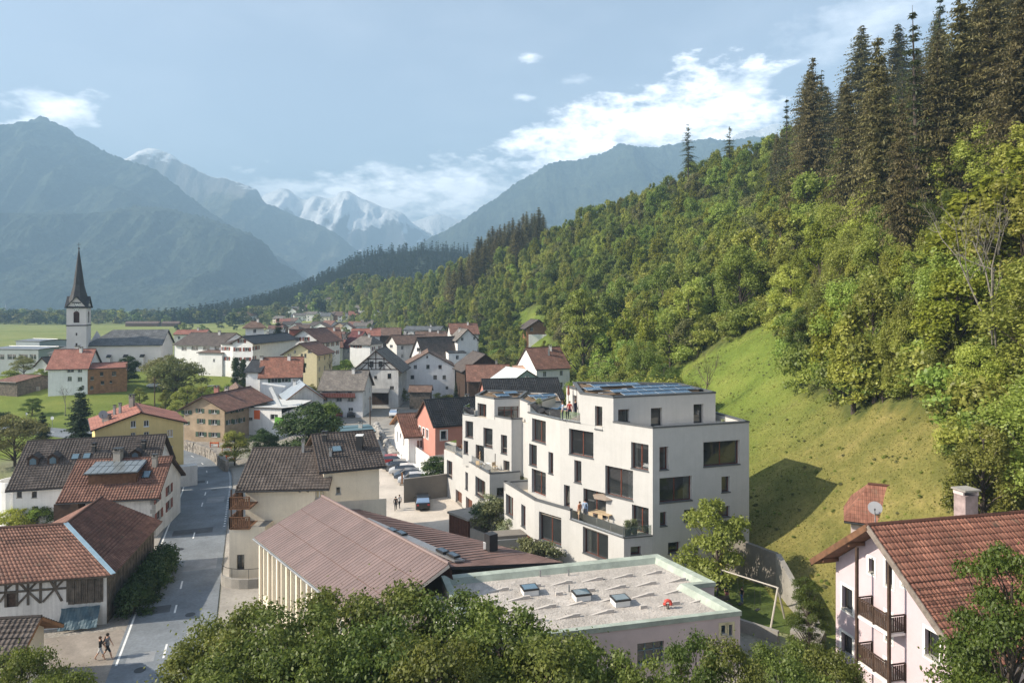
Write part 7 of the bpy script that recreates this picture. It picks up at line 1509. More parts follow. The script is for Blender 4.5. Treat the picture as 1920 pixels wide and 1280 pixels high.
    V('small_white_house', 'small white house with red-brown roof against the coral red house', 740, 115, 766, 104, 7, 806, 778, 'b', PL_WHITE, RT_REDB, [(750, 1135, 758, 1220), (775, 1150, 785, 1190), (806, 1170, 815, 1255)], 'r3', mull=0, frame=FR_DARK, over=.5, gov=.8, edge=WOOD_L, tile=(.34, .4))
    V('rear_red_house', 'second red house with black tiled roof rising behind the rear white block', 899, 122, 913, 113, 13, 744, 713, 'b', PL_RED, RT_BLACK, over=.3, gov=.3, tile=(.36, .42))
    V('grey_shed', 'weathered grey garden shed before the broad white gable', 768, 163, 806, 163, 4, 735, 724, 'u', WOOD_G, RT_BROWN, over=.3)
    V('blue_roofed_garage', 'low garage with flat blue-green sheet roof behind the cream house', 640, 117, 700, 119, 7, 812, 803, 'u', PL_OLD, mat('sheet_bluegreen', (.12, .2, .23), .5, .1, .6), over=.3)
    # convent
    V('convent_range', 'long white convent range with dark brown roof and a row of windows', 328, 199, 414, 194, 13, 646, 625, 'u', PL_WHITE, RT_DARK, [(185, 408, 228, 442), (270, 406, 325, 440), (368, 407, 425, 440), (468, 406, 505, 440)], 'r2', over=.8, gov=.2)
    V('convent_lodge', 'lower white convent wing with brown lean-to before the long range', 372, 190, 416, 188, 8, 662, 658, 'u', PL_WHITE, RT_BROWN, [(455, 515, 470, 540)], 'r2', over=.4, mull=0)
    V('convent_middle', 'white convent middle part with two rows of red shuttered windows', 414, 189, 436, 187, 13, 645, 636, 'u', PL_WHITE, RT_DARK, [(535, 412, 550, 442), (570, 412, 590, 442), (535, 497, 550, 528), (570, 497, 590, 528)], 'r2', shut=SHUT_R, over=.5, gov=.0)
    V('convent_gable', 'white gabled convent house with red shutters and dark cross roof', 436, 185, 474, 184, 24, 643, 632, 'b', PL_WHITE, RT_BLACK, [(683, 348, 720, 378), (647, 418, 680, 450), (727, 418, 762, 450), (655, 502, 685, 532), (735, 502, 765, 532)], 'r2', rb=[(800, 408, 815, 440), (830, 402, 845, 435), (800, 490, 815, 520)], shut=SHUT_R, over=.7, gov=.6)
    V('convent_pavilion', 'white tower pavilion with brown pyramid roof behind the convent', 460, 215, 495, 217, 6, 613, 603, 'u', PL_WHITE, RT_BROWN, over=.9, gov=.9, hip=.9)
    V('pink_barn_roof', 'long low barn with pale red roof beyond the convent', 326, 270, 383, 272, 12, 627, 619, 'u', PL_OLD, RT_SALMON)
    V('yellow_gabled_house', 'cream yellow gabled house with red roof wing in the village', 532, 180, 594, 179, 11, 664, 645, 'b', mat('plaster_cream_yellow', (.66, .57, .36), .92, .06), RT_REDB, [(1148, 440, 1165, 468), (1205, 470, 1225, 505), (1235, 470, 1255, 505), (1268, 438, 1300, 465), (1225, 550, 1255, 590)], 'r2', mull=0, over=.7, gov=.7)
    V('tall_white_gable', 'tall white gabled house with dark roof above the cream yellow house', 540, 212, 600, 210, 14, 640, 618, 'b', PL_WHITE, RT_REDB, [(1165, 328, 1198, 362), (1235, 328, 1268, 362), (1270, 400, 1310, 430), (1105, 385, 1140, 415)], 'r2', shut=SHUT_R, over=.9, gov=.8)
    V('belfry_cottage', 'small red-brown tower with hipped roof left of the tall white gable', 542, 232, 560, 232, 5, 617, 612, 'u', SHUT_R, RT_BROWN, hip=.8, over=.6)
    V('hip_roofed_house', 'old house with broad red-brown hipped roof behind the village centre', 590, 232, 642, 234, 14, 650, 615, 'u', PL_OLD, RT_REDB, [(1488, 425, 1540, 445)], 'r2', hip=.3, over=.6)
    V('maroon_roofed_house', 'house with dark maroon roof right of the broad hipped roof', 642, 240, 664, 238, 12, 652, 622, 'u', PL_OLD, roof_mat('tiles_maroon', (.13, .04, .04), (.17, .06, .055)), over=.4)
    V('orange_roofed_house', 'white house with bright orange roof patch in the village', 660, 250, 712, 252, 10, 630, 617, 'u', PL_WHITE, RT_SALMON, over=.4)
    V('wide_brown_house', 'house with wide brown roof above the grey shed', 782, 250, 842, 252, 12, 640, 622, 'u', PL_OLD, RT_BROWN, over=.6, gov=.6).chim(5, 6, .9, 1.2, PL_WHITE)
    V('white_hipped_house', 'white house with grey gable under a brown roof at the hill foot', 858, 212, 895, 214, 10, 636, 618, 'b', PL_WHITE, RT_GREYB, [(1300, 330, 1322, 358), (1405, 325, 1425, 350)], 'r3', over=.8, gov=.5)
    V('long_grey_roof', 'long low hall with grey roof at the foot of the wood', 757, 320, 825, 318, 12, 619, 612, 'u', PL_OLD, RT_SLATE)
    V('rear_brown_house', 'brown roofed house behind the white house with grey gable', 846, 232, 897, 234, 10, 625, 607, 'u', PL_OLD, RT_REDB, over=.7)
    V('centre_barn', 'brown roofed barn right of the maroon roof', 706, 262, 750, 263, 12, 629, 615, 'u', WOOD_G, RT_BROWN)
    V('industrial_shed', 'low grey industrial shed with flat roof at the left edge', -20, 240, 72, 236, 16, 655, 650, 'u', mat('cladding_grey', (.30, .33, .33), .6, .08, .3), METAL, [(-10, 664, 8, 674), (14, 664, 30, 674), (36, 664, 52, 674), (56, 664, 68, 674)], over=.2)
    V('industrial_hall', 'grey hall with tall brown end wall left of the church', 30, 262, 74, 258, 14, 640, 636, 'u', mat('cladding_blue', (.30, .34, .36), .6, .06, .3), METAL, over=.2)
    V('dark_barn', 'dark stone barn with red-brown roof at the left edge below the knoll', -6, 166, 32, 164, 12, 716, 704, 'u', WOOD_G, RT_REDB, over=.5)
    V('small_dark_house', 'small dark roofed outbuilding between the knoll and the industrial shed', 66, 186, 92, 186, 7, 685, 671, 'b', PL_OLD, RT_DARK)
    d = ray_ground(1172, 398).y; V('meadow_hut', 'tiny white hut on the meadow at the top of the hillside', 1164, d, 1179, d, 4, 391, 386, 'u', PL_WHITE, RT_GREYB)
    far_village()
def far_village():
    rg = np.random.default_rng(21)
    walls = [(PL_WHITE, 'white'), (PL_OLD, 'off-white'), (PL_CREAM, 'cream'), (WOOD_M, 'brown timber'), (PL_TAN, 'tan')]; roofs = [(RT_BROWN, 'brown'), (RT_GREYB, 'grey-brown'), (RT_REDB, 'red-brown'), (RT_DARK, 'dark'), (RT_SLATE, 'grey'), (RT_SALMON, 'red')]
    rows = [('nearest', 278, 16, 560, 850), ('front', 330, 19, 535, 800), ('second', 420, 18, 500, 745), ('third', 520, 18, 500, 715), ('fourth', 640, 17, 515, 700), ('back', 800, 15, 540, 690)]
    ordn = ['first', 'second', 'third', 'fourth', 'fifth', 'sixth', 'seventh', 'eighth', 'ninth', 'tenth', 'eleventh', 'twelfth', 'thirteenth', 'fourteenth', 'fifteenth', 'sixteenth', 'seventeenth', 'eighteenth', 'nineteenth']
    for nm, d0, n, xa, xb in rows:
        k = 0
        for i in range(n):
            px = xa+(xb-xa)*(i+.5)/n+rg.uniform(-3, 3); d = d0*rg.uniform(.94, 1.06); x, y = xy(px, d)
            if x > np.interp(y, FOOT_Y, FOOT_X)+22: continue
            w = rg.uniform(7.5, 11.5); L = rg.uniform(7.5, 10); a = rg.uniform(-.5, .5); A = Vector((x, y))-Vector((math.cos(a), math.sin(a)))*w/2; B = Vector((x, y))+Vector((math.cos(a), math.sin(a)))*w/2
            z = min(gz(*A), gz(*B)); h = rg.uniform(4.5, 7); (wm, wn), (rm, rn) = walls[int(rg.choice(5, p=[.55, .2, .12, .08, .05]))], roofs[int(rg.integers(0, 6))]; gab = rg.uniform() < .4
            H = House('far_house', '%s house with %s roof, %s from left in %s row of distant village' % (wn, rn, ordn[k], nm), A, B, L, z+h, z+h+rg.uniform(2, 3.2), 'b' if gab else 'u', wm, rm, over=.6, gov=.5, zb=z-2, group='houses of the distant village'); k += 1
            cols = 3 if w > 10 else 2
            for r in range(2):
                for c in range(cols): u = w*(c+.5)/cols; H.winm('f', [(u-.55, u+.55, z+1.0+r*2.6, z+2.3+r*2.6)] if z+2.3+r*2.6 < z+h-.1 else [], sill=None, mull=0, frame=FR_DARK)
            H.build()
    for k, (x0, x1, d, ye, yr, lab) in enumerate(((375, 397, 930, 594, 590, 'white four-storey apartment block in the far field, left of two'), (408, 428, 900, 593, 589, 'white four-storey apartment block in the far field, right of two'), (446, 482, 740, 592, 585, 'large white farmhouse with brown roof beyond the field'), (430, 452, 880, 594, 589, 'cream house with maroon roof right of the far apartment blocks'))):
        n = 3 if x1-x0 < 30 else 5; H = V('far_block', lab, x0, d, x1, d*1.01, 11, ye, yr, 'u', PL_WHITE if k < 3 else PL_CREAM, RT_BROWN if k > 1 else RT_GREYB, [(x0+(x1-x0)*(c+.3)/n, ye+2.5+r*4.4, x0+(x1-x0)*(c+.7)/n, ye+4.7+r*4.4) for c in range(n) for r in range(3)], mull=0, sill=None, frame=FR_DARK, over=.5, zb=-1)
    for k in range(3): x, y = xy((250, 280, 318)[k], 760); H = House('farm_shed', 'long low brown barn far across the field, %s of three' % ('left', 'middle', 'right')[k], (x-9, y), (x+9, y+2), 9, 3.5, 5.5, 'u', WOOD_M, RT_BROWN, group='field barns').build()
    # far white spire
    o = thing('distant_spire', 'tiny pale church spire far away at the left edge', 'spire', None, tuple(at(11, 597, 1400))); b = MB(); b.cbox((0, 0, 8), 5, 5, 16, PL_OLD); b.build('tower', o); b = MB(); b.lathe((0, 0, 16), [(3.2, 0), (1.2, 8), (.1, 16)], METAL, 8); b.build('spire', o)
# ------------------------------------------------------------------ playground, small things, planting
def playground():
    LAWN = mat('lawn', (.085, .12, .02), .95, .25, .8, .6, 10, fine=.15)
    sheet('lawn', [(14.2, 47.5), (18.9, 45.3), (19.6, 53.5), (13.0, 54.5)], .05, LAWN, 2.0)
    w = MB(); pts = [Vector((17.0, 57.5, 2.5)), Vector((20.2, 52.3, 2.5)), Vector((19.6, 47.0, 2.5))]
    w.box(pts[0], pts[1]-pts[0], Vector((.3, .2, 0)), Vector((0, 0, 3.4)), CONC_D); w.build('retaining_wall', label='high dark concrete retaining wall shading the playground', category='wall')
    w = MB(); w.face([Vector((20.2, 52.3, 2.2)), Vector((20.0, 45.2, 2.2)), Vector((20.0, 45.2, 3.9)), Vector((20.2, 52.3, 5.9))][::-1], CONC); w.face([Vector((20.6, 52.3, 2.2)), Vector((20.4, 45.2, 2.2)), Vector((20.4, 45.2, 3.9)), Vector((20.6, 52.3, 5.9))], CONC); w.face([Vector((20.2, 52.3, 5.9)), Vector((20.6, 52.3, 5.9)), Vector((20.4, 45.2, 3.9)), Vector((20.0, 45.2, 3.9))], CONC); w.build('ramp_wall', label='pale sloping concrete wall on the right of the playground', category='wall')
    w = MB(); w.box(Vector((14.2, 46.9, 1.5)), Vector((3.0, -2.7, 0)), Vector((.18, .2, 0)), Vector((0, 0, 2.3)), CONC); w.build('lawn_wall', label='low concrete wall between playground lawn and school', category='wall')
    w = MB(); w.box(Vector((14.0, 45.2, .5)), Vector((3.3, -2.2, 0)), Vector((.15, .2, 0)), Vector((0, 0, 2.2)), CONC); w.build('step_wall', label='lower stepped concrete wall in front of the lawn wall', category='wall')
    w = MB(); w.box(Vector((18.0, 44.2, 1)), Vector((1.6, -1.0, 0)), Vector((.8, 1.1, 0)), Vector((0, 0, 2.9)), CONC); cs = w.build('stair_block', label='concrete stair block with curved railing beside the pink house', category='stairs')
    r = MB(); r.tube([(18.9, 44.3, 3.9), (18.9, 44.3, 4.9), (19.6, 44.1, 5.0), (20.2, 43.8, 5.0), (20.3, 43.7, 4.0)], .03, METAL_D, 5); r.tube([(19.6, 44.1, 3.9), (19.6, 44.1, 5.0)], .025, METAL_D, 5); r.build('railing', cs)
    # swing frame
    o = thing('swing', 'timber and steel playground swing frame on the lawn', 'swing', None, (16.4, 48.4, gz(16.4, 48.4))); P = mat('swing_pale', (.42, .38, .33), .6, .05); z = 2.5; A, B = Vector((-1.0, 1.7, z)), Vector((1.9, -1.4, z)); MB().tube([A, B], .05, P, 7).build('top_beam', o)
    n = Vector((.73, .68, 0))
    for c in (A, B):
        for s in (-1, 1): MB().tube([c, c+n*s*1.1-Vector((0, 0, z+.1))], .07, P if c is B else METAL_D, 7).build('leg', o)
    for t in (.35, .65):
        c = A+(B-A)*t; s = MB(); s.cbox(c-Vector((0, 0, 2.0)), .5, .22, .05, METAL_D, .8); st = s.build('swing_seat', o)
        for e in (-1, 1): k = (B-A).normalized()*.2*e; MB().tube([c+k, c+k-Vector((0, 0, 2.0))], .012, METAL_D, 4).build('chain', st)
    o = thing('slide', 'narrow yellow-green slide leaning on the bank behind the playground tree', 'slide', None, (15.6, 53.6, gz(15.6, 53.6))); SL = mat('slide_yellow', (.45, .42, .12), .5, .1); MB().box((0, 0, .2), (1.6, 1.8, 1.9), (.4, -.35, 0), (-.02, -.02, .05), SL).build('chute', o); MB().box((0, 0, .25), (1.6, 1.8, 1.9), (.05, -.045, 0), (0, 0, .2), SL).build('side_rail', o)
    o = thing('bench', 'grey playground bench beside the school wall', 'bench', None, (14.9, 48.9, gz(14.9, 48.9)), .3); MB().cbox((0, 0, .45), 1.8, .45, .06, WOOD_G).build('seat', o); MB().cbox((0, .25, .8), 1.8, .05, .35, WOOD_G).build('backrest', o)
    for x in (-.8, .8): MB().cbox((x, 0, .2), .08, .4, .42, METAL_D).build('leg', o)
def planting():
    # foreground row of trees at the lower edge; px of crown top, py, depth, height
    fr = [(395, 1170, 27, 10.6), (455, 1112, 30, 12.5), (545, 1120, 27, 12), (640, 1095, 30, 12.8), (745, 1080, 30, 13.1), (705, 1150, 25, 12.4), (850, 1092, 29, 13.0), (930, 1118, 27, 12.8), (1040, 1165, 27.5, 12.0), (820, 1170, 24, 12), (990, 1190, 24, 12), (1115, 1195, 25, 11.6), (560, 1190, 24, 12), (440, 1215, 24, 11.8)]
    wd = ['leftmost', 'second', 'third', 'fourth', 'fifth', 'sixth', 'seventh', 'eighth', 'ninth', 'tenth', 'eleventh', 'twelfth', 'thirteenth', 'fourteenth']; order = sorted(range(len(fr)), key=lambda i: fr[i][0])
    for n, i in enumerate(order):
        px, py, d, h = fr[i]; p = at(px, py, d); tree('front', n, (p.x, p.y, p.z-h), h, 'foreground_tree', 'dense sunlit foreground tree below the school roof, %s counting from the left' % wd[n], 'tree', 'foreground trees along the lower edge', wide=random.uniform(.78, .95))
    for k, (px, py, d, h, l) in enumerate(((1300, 1178, 27, 11, 'sparse foreground tree before the school window'), (1375, 1200, 26, 10.5, 'foreground tree right of the school corner'), (1465, 1180, 28, 10.5, 'foreground tree before the playground stair block'), (1560, 1205, 26, 10, 'dark foreground tree at the foot of the pink house'), (1500, 1235, 23, 10, 'low foreground tree at the bottom right of centre'), (1220, 1225, 24, 10.4, 'low foreground tree at the bottom edge before the school'))):
        p = at(px, py, d); tree('front', k+1, (p.x, p.y, p.z-h), h, 'foreground_tree', l, 'tree', 'foreground trees along the lower edge', wide=.66)
    p = at(1885, 970, 24); tree('feather', 0, (p.x, p.y, p.z-15), 15, 'feathery_tree', 'large feathery dark green tree at the right edge before the pink house', 'tree', wide=.66)
    p = at(1850, 1130, 25); tree('feather', 0, (p.x, p.y, p.z-12), 12, 'feathery_tree', 'smaller feathery tree under the large one in front of the pink house eave', 'tree', wide=.42, rz=2)
    for k, (px, py, d, h, l) in enumerate(((40, 1195, 26, 9, 'leafy tree in the lower left corner'), (115, 1245, 24, 8.6, 'leafy tree at the bottom edge right of the corner tree'))): p = at(px, py, d); tree('front', k, (p.x, p.y, p.z-h), h, 'foreground_tree', l, 'tree', 'foreground trees along the lower edge', wide=.75)
    def g(kind, i, px, py, d, h, name, label, cat='tree', wide=1.0, group=None):
        x, y = xy(px, d); return tree(kind, i, (x, y, gz(x, y)-.1), h, name, label, cat, group, wide=wide)
    g('garden', 1, 1345, 0, 52.5, 7.2, 'courtyard_tree', 'bright green tree between the white block and the playground', wide=.9)
    g('small_spruce', 0, 150, 0, 117, 11, 'dark_fir', 'dark round fir left of the yellow house')
    g('small_spruce', 0, 80, 0, 118, 6.5, 'dark_fir', 'small dark fir at the roadside below the knoll')
    g('round', 0, 578, 0, 112, 9.0, 'dark_tree', 'large dark green tree clump above the cream house roof', wide=1.35)
    g('round', 0, 497, 0, 110, 5.2, 'dark_tree', 'smaller dark tree left of the large dark clump', wide=1.0)
    g('garden', 0, 610, 0, 113, 9, 'dark_tree', 'mid green tree at the right end of the dark clump', wide=.9)
    g('garden', 0, 440, 0, 106, 5.5, 'roadside_tree', 'green tree above the stone wall at the road bend')
    g('garden', 2, 28, 0, 105, 8.5, 'roadside_tree', 'broad olive green tree at the left edge by the road', wide=1.1)
    g('garden', 2, 330, 0, 168, 10.5, 'old_tree', 'large olive green tree below the convent wall', wide=1.35); g('garden', 2, 305, 0, 172, 9.5, 'old_tree', 'olive tree left of the large one below the convent', wide=1.2)
    g('garden', 1, 350, 0, 152, 7, 'round_tree', 'light green round tree on the lawn below the convent', wide=1.2); g('garden', 0, 400, 0, 155, 6.5, 'round_tree', 'green tree right of the light round tree', wide=1.1); g('garden', 1, 432, 0, 156, 7, 'round_tree', 'bright green tree left of the cypress pair', wide=1.0)
    g('cypress', 0, 443, 0, 178, 9, 'cypress', 'slim dark cypress, left of the pair before the convent gable'); g('cypress', 0, 456, 0, 178, 8.5, 'cypress', 'slim dark cypress, right of the pair before the convent gable')
    g('round', 0, 240, 0, 180, 7.0, 'churchyard_tree', 'dark round tree against the church nave wall', wide=.9); g('garden', 1, 262, 0, 160, 4.5, 'young_tree', 'small bright tree on the church knoll lawn', wide=.9)
    tree('bare', 0, tuple(Vector((*xy(122, 150), gz(*xy(122, 150))))), 7.5, 'bare_tree', 'leafless pale tree on the knoll slope below the parish house', 'tree')
    g('small_spruce', 0, 522, 0, 235, 15, 'tall_fir', 'tall fir beside the tall white gabled house', wide=.8); g('small_spruce', 0, 508, 0, 230, 9, 'tall_fir', 'shorter fir left of the tall fir', wide=.8)
    g('garden', 1, 634, 0, 178, 6, 'round_tree', 'bright round garden tree left of the half-timbered gable', wide=.7)
    tree('bare', 1, tuple(Vector((*xy(618, 186), gz(*xy(618, 186))))), 8.5, 'bare_tree', 'brown leafless tree beside the cream yellow house', 'tree')
    tree('bare', 1, tuple(Vector((*xy(422, 330), 0))), 10, 'bare_tree', 'brown leafless tree in the field behind the convent roof', 'tree')
    for k, (px, d, h, l) in enumerate(((908, 190, 9, 'willow-like light tree left of the chalet meadow'), (938, 188, 7, 'green bush tree below the chalet meadow'), (925, 205, 9, 'dark tree at the left edge of the chalet meadow'), (888, 240, 11, 'dark green tree above the rear brown house'), (960, 215, 6, 'small tree on the chalet meadow'))): g('garden', k, px, 0, d, h, 'meadow_tree', l, wide=1.1)
    g('big', 0, 1094, 0, 168, 26, 'tall_poplar', 'tall airy light green tree right of the hillside chalet', wide=.95)
    g('round', 0, 745, 0, 300, 9, 'dark_tree', 'dark green round tree behind the brown roofs', wide=1.2)
    g('small_spruce', 0, 855, 0, 178, 5, 'garden_conifer', 'small dark conifer by the broad white gable', wide=.6)
    for k in range(6): g('bush', k, (822, 838, 876, 884, 893, 902)[k], 0, 172-k*2, 2.6, 'garden_shrub', 'green shrub beside the broad white gable, %s from left' % wdn[k], 'shrub', group='shrubs beside the broad white gable')
    # planting around the flats
    for k, (px, py, z, h, kd, l) in enumerate(((930, 995, 1.2, 3.4, 'shrubgrey', 'grey-green shrub mound between the white flats, lower'), (912, 975, 1.0, 3.0, 'blossom', 'white flowering shrub left of the mound between the flats'), (945, 960, 1.2, 3.0, 'blossom', 'white flowering shrub against the front white block'), (925, 955, 1.4, 2.8, 'shrubgrey', 'grey-green shrub behind the flowering pair'), (950, 1012, 1.2, 2.2, 'blossom', 'low white flowering shrub above the roller shelter'), (900, 990, .8, 2.4, 'bush', 'dark green shrub behind the bicycle shelter'), (985, 1062, 1.5, 2.6, 'shrubgrey', 'olive shrub before the front block entrance, left'), (1020, 1066, 1.5, 2.6, 'shrubgrey', 'olive shrub before the front block entrance, right'), (1240, 1045, 3, 1.6, 'blossom', 'pale shrub at the foot of the shaded block face'), (1275, 1052, 3, 1.6, 'blossom', 'second pale shrub at the foot of the shaded block face'))):
        p = atz(px, py, z); tree(kd, k, (p.x, p.y, p.z-.2), h, 'garden_shrub', l, 'shrub')
    g('round', 0, 822, 0, 93, 4.6, 'courtyard_bush', 'dark round bush above the courtyard wall end', wide=1.15)
    for k in range(7): p = Vector((-31.3-.35*k, 55+k*1.5, 0)); tree('bush', 2, (p.x+.8, p.y, 0), 2.4, 'hedge_shrub', 'dark hedge shrub along the hay barn wall, %s from the near end' % wdn[k], 'shrub', 'hedge along the hay barn')
    for k, (px, py) in enumerate(((42, 990), (70, 988), (88, 985), (20, 992))): p = atz(px, py, 0); tree('bush', k, tuple(p), 2.2, 'garden_shrub', 'trimmed garden shrub before the long dark roof, %s' % ['left of centre', 'right of centre', 'rightmost', 'leftmost'][k], 'shrub')
    # dark bush tree before pink house left wall, right hillside heroes
    p = at(1520, 1080, 41); tree('feather', 0, (p.x, p.y, 1), 8.0, 'shade_tree', 'soft dark green tree against the left wall of the pink house', 'tree', wide=.62)
    heroes = [(1525, 432, 105, 'spruce', 0, 'free-standing dark spruce left of the conifer wood, reaching above the skyline', 1.0), (1290, 378, 234, 'pine', 0, 'tall pine with long bare trunk alone on the skyline', .9), (1368, 348, 237, 'pine', 1, 'tall larch right of the lone bare-trunk pine', 1.0), (1335, 345, 252, 'pine', 0, 'thinner larch between the two tall skyline trees', .7),
              (1590, 470, 130, 'spruce', 1, 'spruce just right of the free-standing one', .9), (1655, 520, 60, 'spruce', 2, 'high spruce with bare lower trunk in the middle of the wood', .9), (1725, 500, 5, 'larch', 0, 'pale green larch towering in the conifer wood', 1.0), (1800, 430, -30, 'spruce', 3, 'tall spruce near the right edge of the wood', 1.0), (1865, 400, -60, 'spruce', 0, 'tall spruce at the right edge of the wood', 1.0), (1690, 560, 180, 'spruce', 3, 'spruce with visible pale trunk low in the wood', .8), (1465, 380, 240, 'spruce', 2, 'short spruce left of the free-standing spruce', .9), (1915, 420, -40, 'spruce', 2, 'dark spruce cut by the right frame edge', 1.0), (1760, 480, 60, 'spruce', 1, 'dense spruce right of the pale larch', .9), (1620, 450, 150, 'spruce', 3, 'spruce between the two high ones', .8)]
    for px, pb, pt, kd, i, l, w in heroes:
        q = ray_ground(px, pb); h = (pb-pt)/F*q.y; tree(kd, i, (q.x, q.y, q.z-.4), h, 'tall_conifer', l, 'tree', wide=w)
    tree('bare', 0, tuple(ray_ground(1860, 800)-Vector((0, 0, 1))), 22, 'bare_tree', 'leafless pale tree standing out at the right of the hillside', 'tree', wide=.6)
    tree('bare', 0, tuple(ray_ground(1690, 720)-Vector((0, 0, 1))), 12, 'bare_tree', 'greyish leafless shrub tree above the dry slope', 'tree', wide=.9)
    for k, (px, py, h, kd, l, w) in enumerate(((1830, 640, 15, 'tall', 'yellow-green maple at the right edge of the hillside', 1.5), (1890, 600, 17, 'tall', 'large yellow-green tree cut by the right edge', 1.3), (1560, 740, 13, 'tall', 'slender birch above the meeting of the two meadows', .9), (1600, 780, 11, 'tall', 'leafy tree hanging over the top of the dry slope', 1.0), (1640, 760, 13, 'tall', 'tall birch right of the meadow strip', .9))):
        q = ray_ground(px, py); tree(kd, 2 if k < 2 else k, (q.x, q.y, q.z-.3), h, 'hillside_tree', l, 'tree', wide=w)
def slope_strip():
    """young trees hanging down between the two meadows"""
    rg = np.random.default_rng(70); n = 0
    poly = [(1480, 610), (1500, 735), (1560, 742), (1600, 785), (1650, 762), (1760, 760), (1800, 830), (1800, 640), (1640, 560), (1520, 540)]
    while n < 46:
        px, py = rg.uniform(1470, 1810), rg.uniform(540, 800)
        if not in_poly(px, py, poly): continue
        q = ray_ground(px, py); h = rg.uniform(5, 10.5); i = int(rg.integers(0, 5)); n += 1
        tree('near', i, (q.x, q.y, q.z-.3), h, 'hillside_tree', tree_label(h, ['spring-green', 'light green', 'mid-green', 'yellow-green', 'deep green'][i], 'upright young tree', q.x, q.y, q.z), 'tree', 'young trees between the two meadows', wide=rg.uniform(.55, .85))
def village_green():
    """garden trees and bushes between the houses"""
    rg = np.random.default_rng(44); spots = [(505, 165, 6), (475, 172, 5), (580, 170, 5), (612, 160, 4), (648, 190, 6), (700, 195, 6), (716, 215, 7), (757, 200, 5), (752, 172, 4), (690, 240, 8), (560, 245, 8), (610, 260, 9), (650, 275, 8), (720, 285, 9), (770, 290, 9), (815, 270, 9), (840, 250, 8), (880, 200, 6), (905, 178, 5), (930, 168, 4), (965, 172, 6), (985, 168, 5), (1000, 172, 4), (1032, 175, 7), (1050, 165, 8), (970, 200, 5), (945, 215, 6), (915, 225, 8), (1045, 150, 5), (1030, 140, 4), (985, 182, 5), (1020, 190, 5), (835, 120, 4), (640, 128, 3.5), (380, 160, 6), (310, 158, 5), (60, 150, 4), (20, 185, 5), (45, 200, 6), (100, 205, 6), (80, 178, 4), (5, 140, 5)]
    near = [('the church', 190, 660), ('the convent gable', 455, 660), ('the cream yellow house', 563, 665), ('the half-timbered gable', 705, 690), ('the broad white gable', 805, 695), ('the black barn', 908, 690), ('the hillside chalet', 1006, 620), ('the teal house', 990, 710), ('the brown hillside house', 1037, 675), ('the broad hipped roof', 616, 635), ('the wide brown roof', 812, 630), ('the industrial shed', 30, 665), ('the coral red house', 800, 800)]
    for i, (px, d, h) in enumerate(spots):
        x, y = xy(px, d); p = pix((x, y, gz(x, y)+h/2)); nm, lx, ly = min(near, key=lambda q: (q[1]-p[0])**2+(q[2]-p[1])**2); s = ('left' if p[0] < lx else 'right'); kd = ('garden', 'bush', 'garden', 'mid')[i % 4]
        tree(kd, i, (x, y, gz(x, y)-.2), h*(1 if kd != 'bush' else .6), 'garden_tree', '%s %s %s of %s, %s metres tall' % (['olive', 'bright green', 'mid-green'][i % 3] if kd != 'bush' else 'green', 'bush' if kd == 'bush' else 'garden tree', s, nm, ['about three', 'about four', 'about five', 'about six', 'about seven', 'about eight', 'about nine'][max(0, min(6, round(h*(1 if kd != 'bush' else .6))-3))]), 'tree' if kd != 'bush' else 'bush', 'garden trees between the village houses', wide=rg.uniform(.9, 1.25))
wdn = ['first', 'second', 'third', 'fourth', 'fifth', 'sixth', 'seventh', 'eighth']
def grass():
    rg = np.random.default_rng(8); pts = []; L_GR = leaf_mat('grass_blades', [(.07, .085, .015), (.14, .15, .03), (.22, .20, .06)], .3, 0, 0)
    xs = rg.uniform(16, 62, 110000); ys = rg.uniform(40, 125, 110000); zs = ground(xs, ys)
    px = 960+xs/ys*F; py = HZ+(CAMZ-zs)/ys*F; t = xs-np.interp(ys, FOOT_Y, FOOT_X)
    ok = np.array([in_poly(a, b, MEADOWS[0]) for a, b in zip(px, py)]) & (t > 1); P = np.stack([xs, ys, zs], 1)[ok]; n = len(P)
    T = unit(rg.normal(size=(n, 3))*.6+np.array([.15, -.1, 1.])); B = unit(np.cross(T, rg.normal(size=(n, 3)))); s = rg.uniform(.03, .085, n)[:, None]
    Vv, Fq = quads(P+T*s*.5, T*s, B*s*.8); link('meadow_grass', np_mesh('meadow_grass', Vv, Fq, [L_GR], rnd=np.repeat(rg.uniform(0, 1, n), 4)), kind='stuff', label='rough yellow-green grass on the hillside meadow', category='grass')
def weeds():
    rg = np.random.default_rng(18); pts = []
    while len(pts) < 420:
        x, y = rg.uniform(17, 60), rg.uniform(42, 120); px, py = pix((x, y, gz(x, y)))
        if in_poly(px, py, MEADOWS[0]) and x-np.interp(y, FOOT_Y, FOOT_X) > 1 and (fbm(x*.12, y*.12, 3) > -.05 or rg.uniform() < .25): pts.append((x, y, gz(x, y)-.05, rg.uniform(.03, .10), rg.integers(0, 3)))
    A = np.array(pts); scatter_gn('meadow_weeds', A[:, :3], rg.uniform(0, 6.28, len(A)), A[:, 3], A[:, 4].astype(int), PROTO['bush'][:2]+PROTO['shrubgrey'], kind='stuff', label='tufts and weeds on the dry slope', category='weeds')
